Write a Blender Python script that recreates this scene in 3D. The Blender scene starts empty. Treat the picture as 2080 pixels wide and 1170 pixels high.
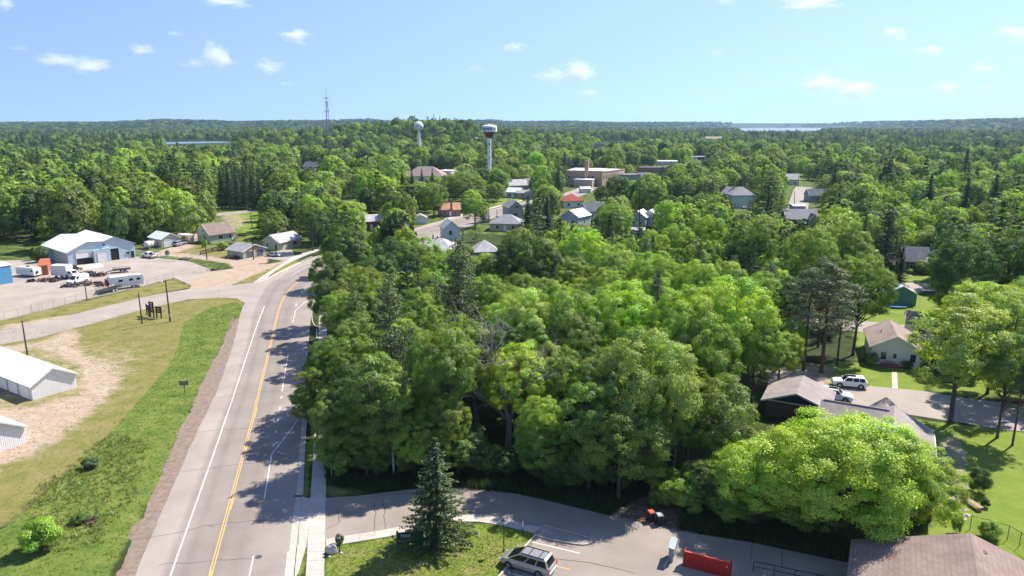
import bpy, math, random
import numpy as np
from math import sin, cos, pi, radians, atan2, hypot
random.seed(7)
S = bpy.context.scene
COL = S.collection

# ---------------------------------------------------------------- camera
FPX = 1450.0; HC = 40.0; PITCH = math.atan(335 / FPX)
cam = bpy.data.cameras.new('camera'); co = bpy.data.objects.new('camera', cam); COL.objects.link(co)
cam.sensor_width = 36; cam.lens = FPX / 2080 * 36; cam.clip_start = 0.5; cam.clip_end = 60000
co.location = (0, 0, HC); co.rotation_euler = (pi / 2 - PITCH, 0, 0); S.camera = co

# ---------------------------------------------------------------- sky, sun, exposure
SUN_EL, SUN_AZ = radians(49), radians(52)        # azimuth from +Y towards +X
W = bpy.data.worlds.new('World'); S.world = W; W.use_nodes = True
nt = W.node_tree; bg = nt.nodes['Background']
sky = nt.nodes.new('ShaderNodeTexSky'); sky.sky_type = 'NISHITA'; sky.sun_disc = False
sky.sun_elevation = SUN_EL; sky.sun_rotation = SUN_AZ
sky.air_density = 1.0; sky.dust_density = 0.15; sky.ozone_density = 2.2; sky.altitude = 300
hs = nt.nodes.new('ShaderNodeHueSaturation'); hs.inputs['Saturation'].default_value = .9; hs.inputs['Value'].default_value = 1.05
tcw = nt.nodes.new('ShaderNodeTexCoord'); mpw = nt.nodes.new('ShaderNodeMapping'); mpw.inputs['Scale'].default_value = (1, 1, .8); mpw.inputs['Location'].default_value = (0, 0, .30)
nt.links.new(tcw.outputs['Generated'], mpw.inputs[0]); nt.links.new(mpw.outputs[0], sky.inputs[0])   # clear dry air: the deep blue reaches down to the horizon
nt.links.new(sky.outputs[0], hs.inputs['Color']); tnt = nt.nodes.new('ShaderNodeMix'); tnt.data_type = 'RGBA'; tnt.blend_type = 'MULTIPLY'; tnt.inputs[0].default_value = 1; tnt.inputs[7].default_value = (.91, .935, 1.1, 1)
nt.links.new(hs.outputs[0], tnt.inputs[6]); nt.links.new(tnt.outputs[2], bg.inputs[0]); bg.inputs[1].default_value = 0.128
sl = bpy.data.lights.new('sun', 'SUN'); sl.energy = 5.0; sl.angle = radians(0.53); sl.color = (1, 0.925, 0.82)
so = bpy.data.objects.new('sun', sl); COL.objects.link(so)
so.rotation_euler = (pi / 2 - SUN_EL, 0, pi - SUN_AZ); so.location = (0, 0, 300)
S.view_settings.view_transform = 'Standard'; S.view_settings.look = 'None'
S.view_settings.gamma = 1; S.view_settings.use_curve_mapping = False
S.view_settings.exposure = 0.93
HAZE = 5.5e-5
S.cycles.volume_step_rate = 1.0; S.cycles.volume_max_steps = 64
S.cycles.use_denoising = True
S.cycles.max_bounces = 8; S.cycles.diffuse_bounces = 3; S.cycles.transmission_bounces = 4; S.cycles.volume_bounces = 3
S.cycles.transparent_max_bounces = 6; S.cycles.caustics_reflective = False; S.cycles.caustics_refractive = False

# ---------------------------------------------------------------- picture <-> place
CP, SP = cos(PITCH), sin(PITCH)
def at(u, v, z=0.0):
    x = (u - 1040) / FPX; y = -(v - 585) / FPX
    t = (z - HC) / (-SP + y * CP)
    return (x * t, (CP + y * SP) * t)
def zat(v, Y):
    y = -(v - 585) / FPX
    return HC + (-SP + y * CP) * Y / (CP + y * SP)
def px(x, y, z):
    d = y * CP - (z - HC) * SP; up = y * SP + (z - HC) * CP
    return 1040 + FPX * x / d, 585 - FPX * up / d

# ---------------------------------------------------------------- terrain height
PU = [-900, -200, 0, 230, 350, 460, 500, 560, 660, 760, 800, 910, 1000, 1040, 1150, 1250, 1400, 1600, 1800, 2080, 3200]
PY = [247, 249, 250, 249.5, 244.5, 246.5, 248.5, 246.5, 246, 243.5, 247, 246, 245, 248, 247, 249.5, 248, 247, 246, 243, 242]
def height(x, y):
    x = np.asarray(x, float); y = np.asarray(y, float)
    d = np.hypot(x, y); u = 1040 + FPX * x / np.maximum(y, 1.0)
    u = np.where(y < 50, 0, u)
    yt = np.interp(u, PU, PY)
    zt = 26 + (251 - yt) / FPX * 4600 * 1.0
    s = np.clip((d - 2900) / 1500, 0, 1); s = s * s * (3 - 2 * s)
    lk = np.exp(-((u - 1590) / 260) ** 2)
    s2 = np.clip((d - (2900 + 3500 * lk)) / 1300, 0, 1); s2 = s2 * s2 * (3 - 2 * s2)
    h = zt * np.minimum(s, s2)
    h = h + 31 * np.exp(-((x + 122) / 150) ** 2 - ((y - 1130) / 190) ** 2)
    h = h + 14 * np.exp(-((x + 330) / 190) ** 2 - ((y - 1250) / 200) ** 2)
    w = np.clip((d - 500) / 600, 0, 1)
    h = h + w * 2.0 * (np.sin(x / 170 + 1) + np.sin(y / 230)) * (d < 3400) * np.clip((np.abs(u - 340) - 160) / 200, 0, 1)
    return h
def hz(x, y): return float(height(x, y))

# ---------------------------------------------------------------- materials
MATS = {}
def mat(name, col, rough=0.85, metal=0.0, var=0.12, scale=2.0, bump=0.0, bscale=30.0, spec=0.3, stain=None):
    if name in MATS: return MATS[name]
    m = bpy.data.materials.new(name); m.use_nodes = True; n = m.node_tree.nodes; l = m.node_tree.links
    b = n['Principled BSDF']; b.inputs['Roughness'].default_value = rough; b.inputs['Metallic'].default_value = metal
    b.inputs['Specular IOR Level'].default_value = spec
    tc = n.new('ShaderNodeTexCoord')
    no = n.new('ShaderNodeTexNoise'); no.inputs['Scale'].default_value = scale; no.inputs['Detail'].default_value = 6
    no.inputs['Roughness'].default_value = 0.65
    l.new(tc.outputs['Object'], no.inputs['Vector'])
    r = n.new('ShaderNodeValToRGB')
    c = np.array(col[:3]); r.color_ramp.elements[0].position = 0.3; r.color_ramp.elements[1].position = 0.7
    d = c * (1 - var) if stain is None else np.array(stain)
    r.color_ramp.elements[0].color = (*d, 1); r.color_ramp.elements[1].color = (*(c * (1 + var)), 1)
    l.new(no.outputs['Fac'], r.inputs['Fac']); l.new(r.outputs['Color'], b.inputs['Base Color'])
    if bump:
        n2 = n.new('ShaderNodeTexNoise'); n2.inputs['Scale'].default_value = bscale; n2.inputs['Detail'].default_value = 4
        l.new(tc.outputs['Object'], n2.inputs['Vector'])
        bp = n.new('ShaderNodeBump'); bp.inputs['Strength'].default_value = bump; bp.inputs['Distance'].default_value = 0.05
        l.new(n2.outputs['Fac'], bp.inputs['Height']); l.new(bp.outputs['Normal'], b.inputs['Normal'])
    MATS[name] = m; return m

def asphalt(name, c1, c2, streak=None, wet=0.0):
    """paved surface: fine aggregate, broad blotches, patch edges; optional wheel-path polish along a direction"""
    m = bpy.data.materials.new(name); m.use_nodes = True; n = m.node_tree.nodes; l = m.node_tree.links
    b = n['Principled BSDF']; b.inputs['Roughness'].default_value = 0.9; b.inputs['Specular IOR Level'].default_value = 0.25
    tc = n.new('ShaderNodeTexCoord')
    a = n.new('ShaderNodeTexNoise'); a.inputs['Scale'].default_value = 0.16; a.inputs['Detail'].default_value = 7; a.inputs['Roughness'].default_value = 0.6
    f = n.new('ShaderNodeTexNoise'); f.inputs['Scale'].default_value = 6; f.inputs['Detail'].default_value = 5; f.inputs['Roughness'].default_value = 0.8
    l.new(tc.outputs['Object'], a.inputs['Vector']); l.new(tc.outputs['Object'], f.inputs['Vector'])
    mx = n.new('ShaderNodeMix'); mx.data_type = 'FLOAT'; mx.inputs[0].default_value = 0.35
    l.new(a.outputs['Fac'], mx.inputs[2]); l.new(f.outputs['Fac'], mx.inputs[3])
    r = n.new('ShaderNodeValToRGB'); r.color_ramp.elements[0].position = 0.36; r.color_ramp.elements[1].position = 0.64
    r.color_ramp.elements[0].color = (*c1, 1); r.color_ramp.elements[1].color = (*c2, 1)
    l.new(mx.outputs[0], r.inputs['Fac']); out = r.outputs['Color']
    if streak is not None:
        at_ = n.new('ShaderNodeAttribute'); at_.attribute_name = 'lane'
        # 'lane' holds the distance across the road in metres: wheel paths are worn darker
        st = n.new('ShaderNodeValToRGB'); e = st.color_ramp.elements
        e[0].position = 0; e[0].color = (1, 1, 1, 1); e[1].position = 1; e[1].color = (1, 1, 1, 1)
        for p, v in streak:
            k = e.new(p); k.color = (v, v * 0.985, v * 0.985, 1)
        wob = n.new('ShaderNodeMath'); wob.operation = 'MULTIPLY_ADD'; wob.inputs[1].default_value = 0.02; 
        l.new(f.outputs['Fac'], wob.inputs[0]); l.new(at_.outputs['Fac'], wob.inputs[2])
        l.new(wob.outputs[0], st.inputs['Fac'])
        mm = n.new('ShaderNodeMix'); mm.data_type = 'RGBA'; mm.blend_type = 'MULTIPLY'; mm.inputs[0].default_value = 1
        l.new(out, mm.inputs[6]); l.new(st.outputs['Color'], mm.inputs[7]); out = mm.outputs[2]
    l.new(out, b.inputs['Base Color'])
    bp = n.new('ShaderNodeBump'); bp.inputs['Strength'].default_value = 0.25; bp.inputs['Distance'].default_value = 0.03
    l.new(f.outputs['Fac'], bp.inputs['Height']); l.new(bp.outputs['Normal'], b.inputs['Normal'])
    MATS[name] = m; return m

def leafmat(name, instancer=False, needle=False):
    m = bpy.data.materials.new(name); m.use_nodes = True; n = m.node_tree.nodes; l = m.node_tree.links
    n.remove(n['Principled BSDF']); out = n['Material Output']
    if instancer:
        c = n.new('ShaderNodeAttribute'); c.attribute_type = 'INSTANCER'; c.attribute_name = 'tint'; base = c.outputs['Color']
    else:
        c = n.new('ShaderNodeObjectInfo'); base = c.outputs['Color']
    a = n.new('ShaderNodeAttribute'); a.attribute_name = 'lv'
    hs = n.new('ShaderNodeHueSaturation'); l.new(base, hs.inputs['Color'])
    sp = n.new('ShaderNodeSeparateColor'); l.new(a.outputs['Color'], sp.inputs[0])
    l.new(sp.outputs[0], hs.inputs['Hue']); l.new(sp.outputs[1], hs.inputs['Value'])
    hs.inputs['Saturation'].default_value = 0.9
    d = n.new('ShaderNodeBsdfDiffuse'); t = n.new('ShaderNodeBsdfTranslucent'); g = n.new('ShaderNodeBsdfGlossy'); g.inputs['Roughness'].default_value = 0.45
    g.inputs['Color'].default_value = (0.9, 0.95, 1, 1)
    l.new(hs.outputs[0], d.inputs['Color'])
    ty = n.new('ShaderNodeMix'); ty.data_type = 'RGBA'; ty.blend_type = 'MULTIPLY'; ty.inputs[0].default_value = 1
    ty.inputs[7].default_value = (1.15, 1.25, 0.4, 1) if not needle else (1, 1, 0.8, 1)
    l.new(hs.outputs[0], ty.inputs[6]); l.new(ty.outputs[2], t.inputs['Color'])
    s1 = n.new('ShaderNodeMixShader'); s1.inputs[0].default_value = 0.44 if not needle else 0.15
    l.new(d.outputs[0], s1.inputs[1]); l.new(t.outputs[0], s1.inputs[2])
    s2 = n.new('ShaderNodeMixShader'); s2.inputs[0].default_value = 0.02
    l.new(s1.outputs[0], s2.inputs[1]); l.new(g.outputs[0], s2.inputs[2]); l.new(s2.outputs[0], out.inputs['Surface'])
    MATS[name] = m; return m
LEAF = leafmat('leaf'); NEEDLE = leafmat('needle', needle=True); LEAFI = leafmat('leaf_far', instancer=True)
BARK = mat('bark', (0.10, 0.082, 0.062), 0.95, var=0.4, scale=5, bump=0.5, bscale=12)
BARKP = mat('bark_pine', (0.12, 0.075, 0.055), 0.95, var=0.4, scale=5, bump=0.5)
BIRCH = mat('bark_birch', (0.5, 0.48, 0.43), 0.9, var=0.3, scale=3, stain=(0.12, 0.1, 0.08))
DEADW = mat('dead_wood', (0.26, 0.235, 0.215), 0.95, var=0.3, scale=3)

# ---------------------------------------------------------------- mesh helpers
def link(name, me, m, parent=None):
    o = bpy.data.objects.new(name, me); COL.objects.link(o)
    if m is not None and len(me.materials) == 0:
        me.materials.append(MATS[m] if isinstance(m, str) else m)
    if parent: o.parent = parent
    return o
class MB:
    def __init__(s): s.v = []; s.f = []
    def face(s, *p):
        k = len(s.v); s.v += [tuple(q) for q in p]; s.f.append(tuple(range(k, k + len(p)))); return s
    def box(s, cx, cy, cz, sx, sy, sz, rz=0.0):
        k = len(s.v); c, sn = cos(rz), sin(rz)
        for a in (-.5, .5):
            for b in (-.5, .5):
                for d in (-.5, .5):
                    x, y = a * sx, b * sy
                    s.v.append((cx + x * c - y * sn, cy + x * sn + y * c, cz + d * sz))
        for q in ((0, 1, 3, 2), (4, 6, 7, 5), (0, 4, 5, 1), (2, 3, 7, 6), (0, 2, 6, 4), (1, 5, 7, 3)): s.f.append(tuple(k + i for i in q))
        return s
    def bar(s, a, b, w, h=None):          # rectangular bar between two points
        h = h or w; a = np.array(a, float); b = np.array(b, float); d = b - a; L = np.linalg.norm(d)
        if L < 1e-6: return s
        d /= L; up = np.array((0, 0, 1.)) if abs(d[2]) < .95 else np.array((1., 0, 0))
        x = np.cross(d, up); x /= np.linalg.norm(x); z = np.cross(x, d); k = len(s.v)
        for p in (a, b):
            for i, j in ((-1, -1), (1, -1), (1, 1), (-1, 1)): s.v.append(tuple(p + x * w / 2 * i + z * h / 2 * j))
        for q in ((0, 3, 2, 1), (4, 5, 6, 7), (0, 1, 5, 4), (1, 2, 6, 5), (2, 3, 7, 6), (3, 0, 4, 7)): s.f.append(tuple(k + i for i in q))
        return s
    def tube(s, pts, rs, n=6, cap=True):
        pts = [np.array(p, float) for p in pts]; k0 = len(s.v)
        for i, p in enumerate(pts):
            d = pts[min(i + 1, len(pts) - 1)] - pts[max(i - 1, 0)]; L = np.linalg.norm(d); d = d / L if L else np.array((0, 0, 1.))
            up = np.array((0, 0, 1.)) if abs(d[2]) < .9 else np.array((1., 0, 0))
            x = np.cross(d, up); x /= np.linalg.norm(x); z = np.cross(x, d)
            for j in range(n):
                a = 2 * pi * j / n; s.v.append(tuple(p + rs[i] * (cos(a) * x + sin(a) * z)))
        for i in range(len(pts) - 1):
            for j in range(n):
                a = k0 + i * n + j; b = k0 + i * n + (j + 1) % n; s.f.append((a, b, b + n, a + n))
        if cap:
            s.f.append(tuple(k0 + j for j in range(n))[::-1]); s.f.append(tuple(k0 + (len(pts) - 1) * n + j for j in range(n)))
        return s
    def cyl(s, x, y, z0, z1, r, r2=None, n=12): return s.tube([(x, y, z0), (x, y, z1)], [r, r if r2 is None else r2], n)
    def slab(s, poly, dz):                # closed sheet from a polygon, dz thick downwards
        k = len(s.v); m = len(poly); s.v += [tuple(p) for p in poly] + [(p[0], p[1], p[2] - dz) for p in poly]
        s.f.append(tuple(range(k, k + m))); s.f.append(tuple(range(k + 2 * m - 1, k + m - 1, -1)))
        for i in range(m): j = (i + 1) % m; s.f.append((k + j, k + i, k + m + i, k + m + j))
        return s
    def lathe(s, prof, n=24, cx=0, cy=0):
        k = len(s.v)
        for r, z in prof:
            for j in range(n): a = 2 * pi * j / n; s.v.append((cx + r * cos(a), cy + r * sin(a), z))
        for i in range(len(prof) - 1):
            for j in range(n): a = k + i * n + j; b = k + i * n + (j + 1) % n; s.f.append((a, b, b + n, a + n))
        return s
    def loft(s, rings, cap=True):
        k = len(s.v); n = len(rings[0])
        for r in rings: s.v += [tuple(p) for p in r]
        for i in range(len(rings) - 1):
            for j in range(n): a = k + i * n + j; b = k + i * n + (j + 1) % n; s.f.append((a, b, b + n, a + n))
        if cap: s.f.append(tuple(range(k, k + n))[::-1]); s.f.append(tuple(range(k + (len(rings) - 1) * n, k + len(rings) * n)))
        return s
    def mesh(s, name, smooth=False):
        me = bpy.data.meshes.new(name); me.from_pydata(s.v, [], s.f); me.update()
        if smooth: me.shade_smooth()
        return me
    def build(s, name, m, parent=None, smooth=False): return link(name, s.mesh(name, smooth), m, parent)

def np_mesh(name, V, nper, m, attr=None, mats=None):
    """V: (F*nper,3) vertices of separate n-gons, fast path"""
    F = len(V) // nper; me = bpy.data.meshes.new(name)
    me.vertices.add(len(V)); me.vertices.foreach_set('co', np.ascontiguousarray(V, np.float32).ravel())
    me.loops.add(len(V)); me.loops.foreach_set('vertex_index', np.arange(len(V), dtype=np.int32))
    me.polygons.add(F); me.polygons.foreach_set('loop_start', np.arange(0, len(V), nper, dtype=np.int32))
    try: me.polygons.foreach_set('loop_total', np.full(F, nper, np.int32))
    except Exception: pass
    if attr is not None:
        a = me.attributes.new('lv', 'FLOAT_COLOR', 'FACE')
        c = np.ones((F, 4), np.float32); c[:, 0] = attr[0]; c[:, 1] = attr[1]; a.data.foreach_set('color', c.ravel())
    me.update(calc_edges=True); me.materials.append(m)
    return me

def tag(o, label=None, cat=None, group=None, kind=None):
    if label: o['label'] = label
    if cat: o['category'] = cat
    if group: o['group'] = group
    if kind: o['kind'] = kind
    return o
def thing(name, label, cat, loc=(0, 0, 0), rz=0.0, group=None):
    o = bpy.data.objects.new(name, None); COL.objects.link(o); o.location = loc; o.rotation_euler = (0, 0, rz); o.empty_display_size = .5
    return tag(o, label, cat, group)
def dup(root, loc, rz=0.0, label=None, scale=None, group=None):
    r = root.copy(); COL.objects.link(r); r.location = loc; r.rotation_euler = (0, 0, rz)
    if label: r['label'] = label
    if group: r['group'] = group
    if scale: r.scale = scale if hasattr(scale, '__len__') else (scale,) * 3
    for ch in root.children:
        c = ch.copy(); COL.objects.link(c); c.parent = r
        for g in ch.children:
            d = g.copy(); COL.objects.link(d); d.parent = c
    return r
def sheet(name, pts, z, m, kind='structure', sub=None):
    """flat polygon sheet"""
    me = bpy.data.meshes.new(name); me.from_pydata([(x, y, z) for x, y in pts], [], [tuple(range(len(pts)))])
    me.update(); o = link(name, me, m)
    if kind: o['kind'] = kind
    return o
def P(*uv): return [at(u, v) for u, v in uv]
def smoothline(pts, it=2):
    pts = [np.array(p, float) for p in pts]
    for _ in range(it):
        q = [pts[0]]
        for a, b in zip(pts[:-1], pts[1:]): q += [a * .75 + b * .25, a * .25 + b * .75]
        q.append(pts[-1]); pts = q
    return pts
def ribbon(name, pts, w, z, m, kind='structure', parent=None, smooth=0, off=0.0):
    pts = smoothline(pts, smooth) if smooth else [np.array(p, float) for p in pts]
    mb = MB(); L = []
    for i, p in enumerate(pts):
        d = pts[min(i + 1, len(pts) - 1)] - pts[max(i - 1, 0)]; d = d / (np.linalg.norm(d) + 1e-9); nrm = np.array((-d[1], d[0]))
        L.append((p + nrm * (off - w / 2), p + nrm * (off + w / 2)))
    for a, b in zip(L[:-1], L[1:]): mb.face((*a[0], z), (*b[0], z), (*b[1], z), (*a[1], z))
    o = mb.build(name, m, parent)
    if kind: o['kind'] = kind
    return o
def resample(pts, n):
    pts = np.array(pts, float); d = np.r_[0, np.cumsum(np.hypot(*np.diff(pts, axis=0).T))]; t = np.linspace(0, d[-1], n)
    return np.c_[np.interp(t, d, pts[:, 0]), np.interp(t, d, pts[:, 1])]

# ================================================================ GROUND
def poly_mask(X, Y, poly, soft):
    """1 inside, falling to 0 over 'soft' metres either side of the outline"""
    poly = np.array(poly); x0, y0 = poly.min(0) - soft * 2; x1, y1 = poly.max(0) + soft * 2
    M = np.zeros(X.shape); sel = (X > x0) & (X < x1) & (Y > y0) & (Y < y1)
    if not sel.any(): return M
    x = X[sel]; y = Y[sel]; ins = np.zeros(x.shape, bool); dist = np.full(x.shape, 1e9)
    n = len(poly)
    for i in range(n):
        ax, ay = poly[i]; bx, by = poly[(i + 1) % n]
        c = ((ay > y) != (by > y)) & (x < (bx - ax) * (y - ay) / (by - ay + 1e-12) + ax); ins ^= c
        dx, dy = bx - ax, by - ay; t = np.clip(((x - ax) * dx + (y - ay) * dy) / (dx * dx + dy * dy + 1e-9), 0, 1)
        dist = np.minimum(dist, np.hypot(x - ax - t * dx, y - ay - t * dy))
    sd = np.where(ins, dist, -dist); M[sel] = np.clip(0.5 + sd / (2 * soft), 0, 1); return M

def grid_lines(a, b, step, lo, hi, g=1.09):
    c = list(np.arange(a, b + 1e-6, step)); s = step; x = a; L = []
    while x > lo: s *= g; x -= s; L.append(x)
    s = step; x = b; R = []
    while x < hi: s *= g; x += s; R.append(x)
    return np.array(L[::-1] + c + R)
gx = grid_lines(-92, 80, .55, -9500, 9500); gy = grid_lines(48, 175, .6, -600, 14000, 1.045)
GX, GY = np.meshgrid(gx, gy); GZ = height(GX, GY)
# lake beds sink below the water
SAND = [  # worn sandy ground round the storage sheds
    (P((95, 690), (140, 668), (165, 680), (152, 702), (190, 728), (232, 742), (246, 772), (225, 802), (180, 842), (140, 872), (110, 902), (60, 927), (-60, 965), (-200, 900), (-60, 830), (70, 826), (157, 802), (165, 780), (150, 742), (120, 722), (70, 708), (10, 724), (-60, 735), (-60, 715)), 2.2, .95),
    (P((60, 700), (140, 668), (240, 700), (330, 700), (300, 760), (240, 820), (160, 900), (60, 960), (-80, 1010), (-200, 800)), 6, .42),
    (P((470, 645), (487, 646), (481, 677), (437, 805), (402, 870), (274, 1168), (228, 1260), (180, 1260), (241, 1168), (357, 892), (408, 785), (458, 680)), .35, .4),
    (P((463, 533), (488, 531), (540, 537), (585, 529), (500, 566), (473, 578), (468, 592), (383, 592), (388, 580), (352, 563), (395, 556), (433, 551), (475, 545)), 1.0, 1.),
    (P((300, 517), (341, 503), (380, 495), (396, 501), (360, 513), (420, 519), (470, 527), (545, 520), (545, 535), (463, 536), (430, 530), (385, 524), (330, 520)), .9, .9),
    (P((355, 497), (400, 470), (420, 458), (440, 452), (430, 470), (400, 492), (385, 500)), 1.0, .8),
    (P((40, 655), (130, 640), (160, 640), (110, 660), (60, 668), (0, 672), (0, 660)), 1.2, .7),
    (P((1228, 1055), (1270, 1025), (1330, 1000), (1380, 1010), (1400, 1050), (1420, 1090), (1340, 1085), (1290, 1070)), .8, .65),
    (P((440, 436), (480, 430), (520, 445), (500, 462), (470, 470), (440, 455)), 3, .5),
    (P((1620, 735), (1700, 740), (1690, 800), (1560, 790), (1540, 750)), 1.5, .6),
    (P((1950, 880), (1960, 900), (1975, 1005), (1950, 1010), (1925, 960), (1905, 890)), .5, .55),
]
LUSH = [(P((374, 655), (420, 628), (480, 612), (492, 622), (484, 648), (461, 680), (410, 782), (355, 900), (341, 947), (308, 1011), (256, 1101), (190, 1240), (-200, 1500), (-200, 1120), (0, 1078), (46, 1045), (85, 1006), (205, 900), (256, 844), (292, 803), (333, 754), (359, 713)), .8, 1.)]
DRY = [(P((-300, 660), (145, 664), (192, 652), (308, 620), (446, 601), (500, 610), (487, 645), (205, 900), (46, 1045), (-300, 1200)), 1.5, 1.),
       (P((-60, 655), (177, 609), (354, 566), (392, 582), (231, 622), (128, 650), (-60, 690)), 1.2, .75),
       (P((473, 580), (514, 574), (610, 526), (590, 524), (520, 548)), 1.0, .8), (P((640, 560), (700, 540), (690, 620), (660, 700), (640, 700)), 1.5, .4),
       (P((555, 1008), (664, 1016), (760, 1006), (740, 960), (664, 975)), 1.5, .55), (P((664, 1110), (800, 1090), (1080, 1086), (1010, 1175), (664, 1240)), 1.5, .5),
       (P((380, 498), (430, 500), (480, 505), (450, 530), (420, 520), (360, 512)), 1.5, .9)]
LAWN = [(P((664, 1110), (800, 1090), (950, 1060), (1090, 1082), (1010, 1300), (640, 1300)), .8, 1.),
        (P((1850, 850), (2080, 880), (2300, 900), (2300, 1400), (1700, 1400), (1900, 1050), (1912, 960), (1900, 890)), 1.2, 1.),
        (P((1640, 745), (1700, 735), (1870, 740), (1880, 795), (1690, 788)), 1.0, 1.), (P((1740, 600), (1900, 600), (1900, 700), (1740, 730)), 1.5, 1.),
        (P((1880, 760), (2300, 780), (2300, 820), (1890, 800)), 1.5, .8),
        (P((610, 900), (640, 895), (625, 1014), (612, 1008)), .3, .8), (P((604, 1113), (624, 1100), (621, 1172), (600, 1172)), .3, .8),
        (P((539, 568), (565, 555), (609, 534), (600, 530), (570, 545)), .3, .8), (P((1780, 550), (1900, 545), (1890, 572), (1790, 572)), 1.5, .9),
        (P((420, 420), (560, 420), (600, 470), (640, 500), (560, 520), (480, 500), (460, 450)), 4, .7),
        (P((1010, 405), (1062, 404), (1055, 412), (1000, 420)), 2, .8), (P((1590, 360), (1640, 352), (1630, 368), (1600, 376)), 3, .9),
        (P((1270, 322), (1330, 315), (1330, 330), (1270, 334)), 8, 1.), (P((-200, 600), (200, 600), (400, 560), (700, 500), (900, 480), (1100, 480), (1600, 480), (2400, 560), (2400, 300), (-200, 300)), 6, .45)]
msk = np.zeros(GX.shape + (4,))
for k, L in enumerate((SAND, LUSH, DRY, LAWN)):
    for poly, soft, w in L: msk[..., k] = np.maximum(msk[..., k], w * poly_mask(GX, GY, poly, soft))
nx, ny = len(gx), len(gy)
me = bpy.data.meshes.new('ground')
me.vertices.add(nx * ny); me.vertices.foreach_set('co', np.stack([GX, GY, GZ], -1).astype(np.float32).ravel())
i, j = np.meshgrid(np.arange(nx - 1), np.arange(ny - 1)); a = (j * nx + i).ravel()
q = np.stack([a, a + 1, a + 1 + nx, a + nx], 1).astype(np.int32)
me.loops.add(q.size); me.loops.foreach_set('vertex_index', q.ravel()); me.polygons.add(len(q))
me.polygons.foreach_set('loop_start', np.arange(0, q.size, 4, dtype=np.int32))
try: me.polygons.foreach_set('loop_total', np.full(len(q), 4, np.int32))
except Exception: pass
for nm, k0 in (('ma', 0), ('mb', 2)):
    at_ = me.attributes.new(nm, 'FLOAT_COLOR', 'POINT'); c = np.ones((nx * ny, 4), np.float32); c[:, 0:2] = msk.reshape(-1, 4)[:, k0:k0 + 2]; at_.data.foreach_set('color', c.ravel())
me.update(calc_edges=True); me.shade_smooth()

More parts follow.
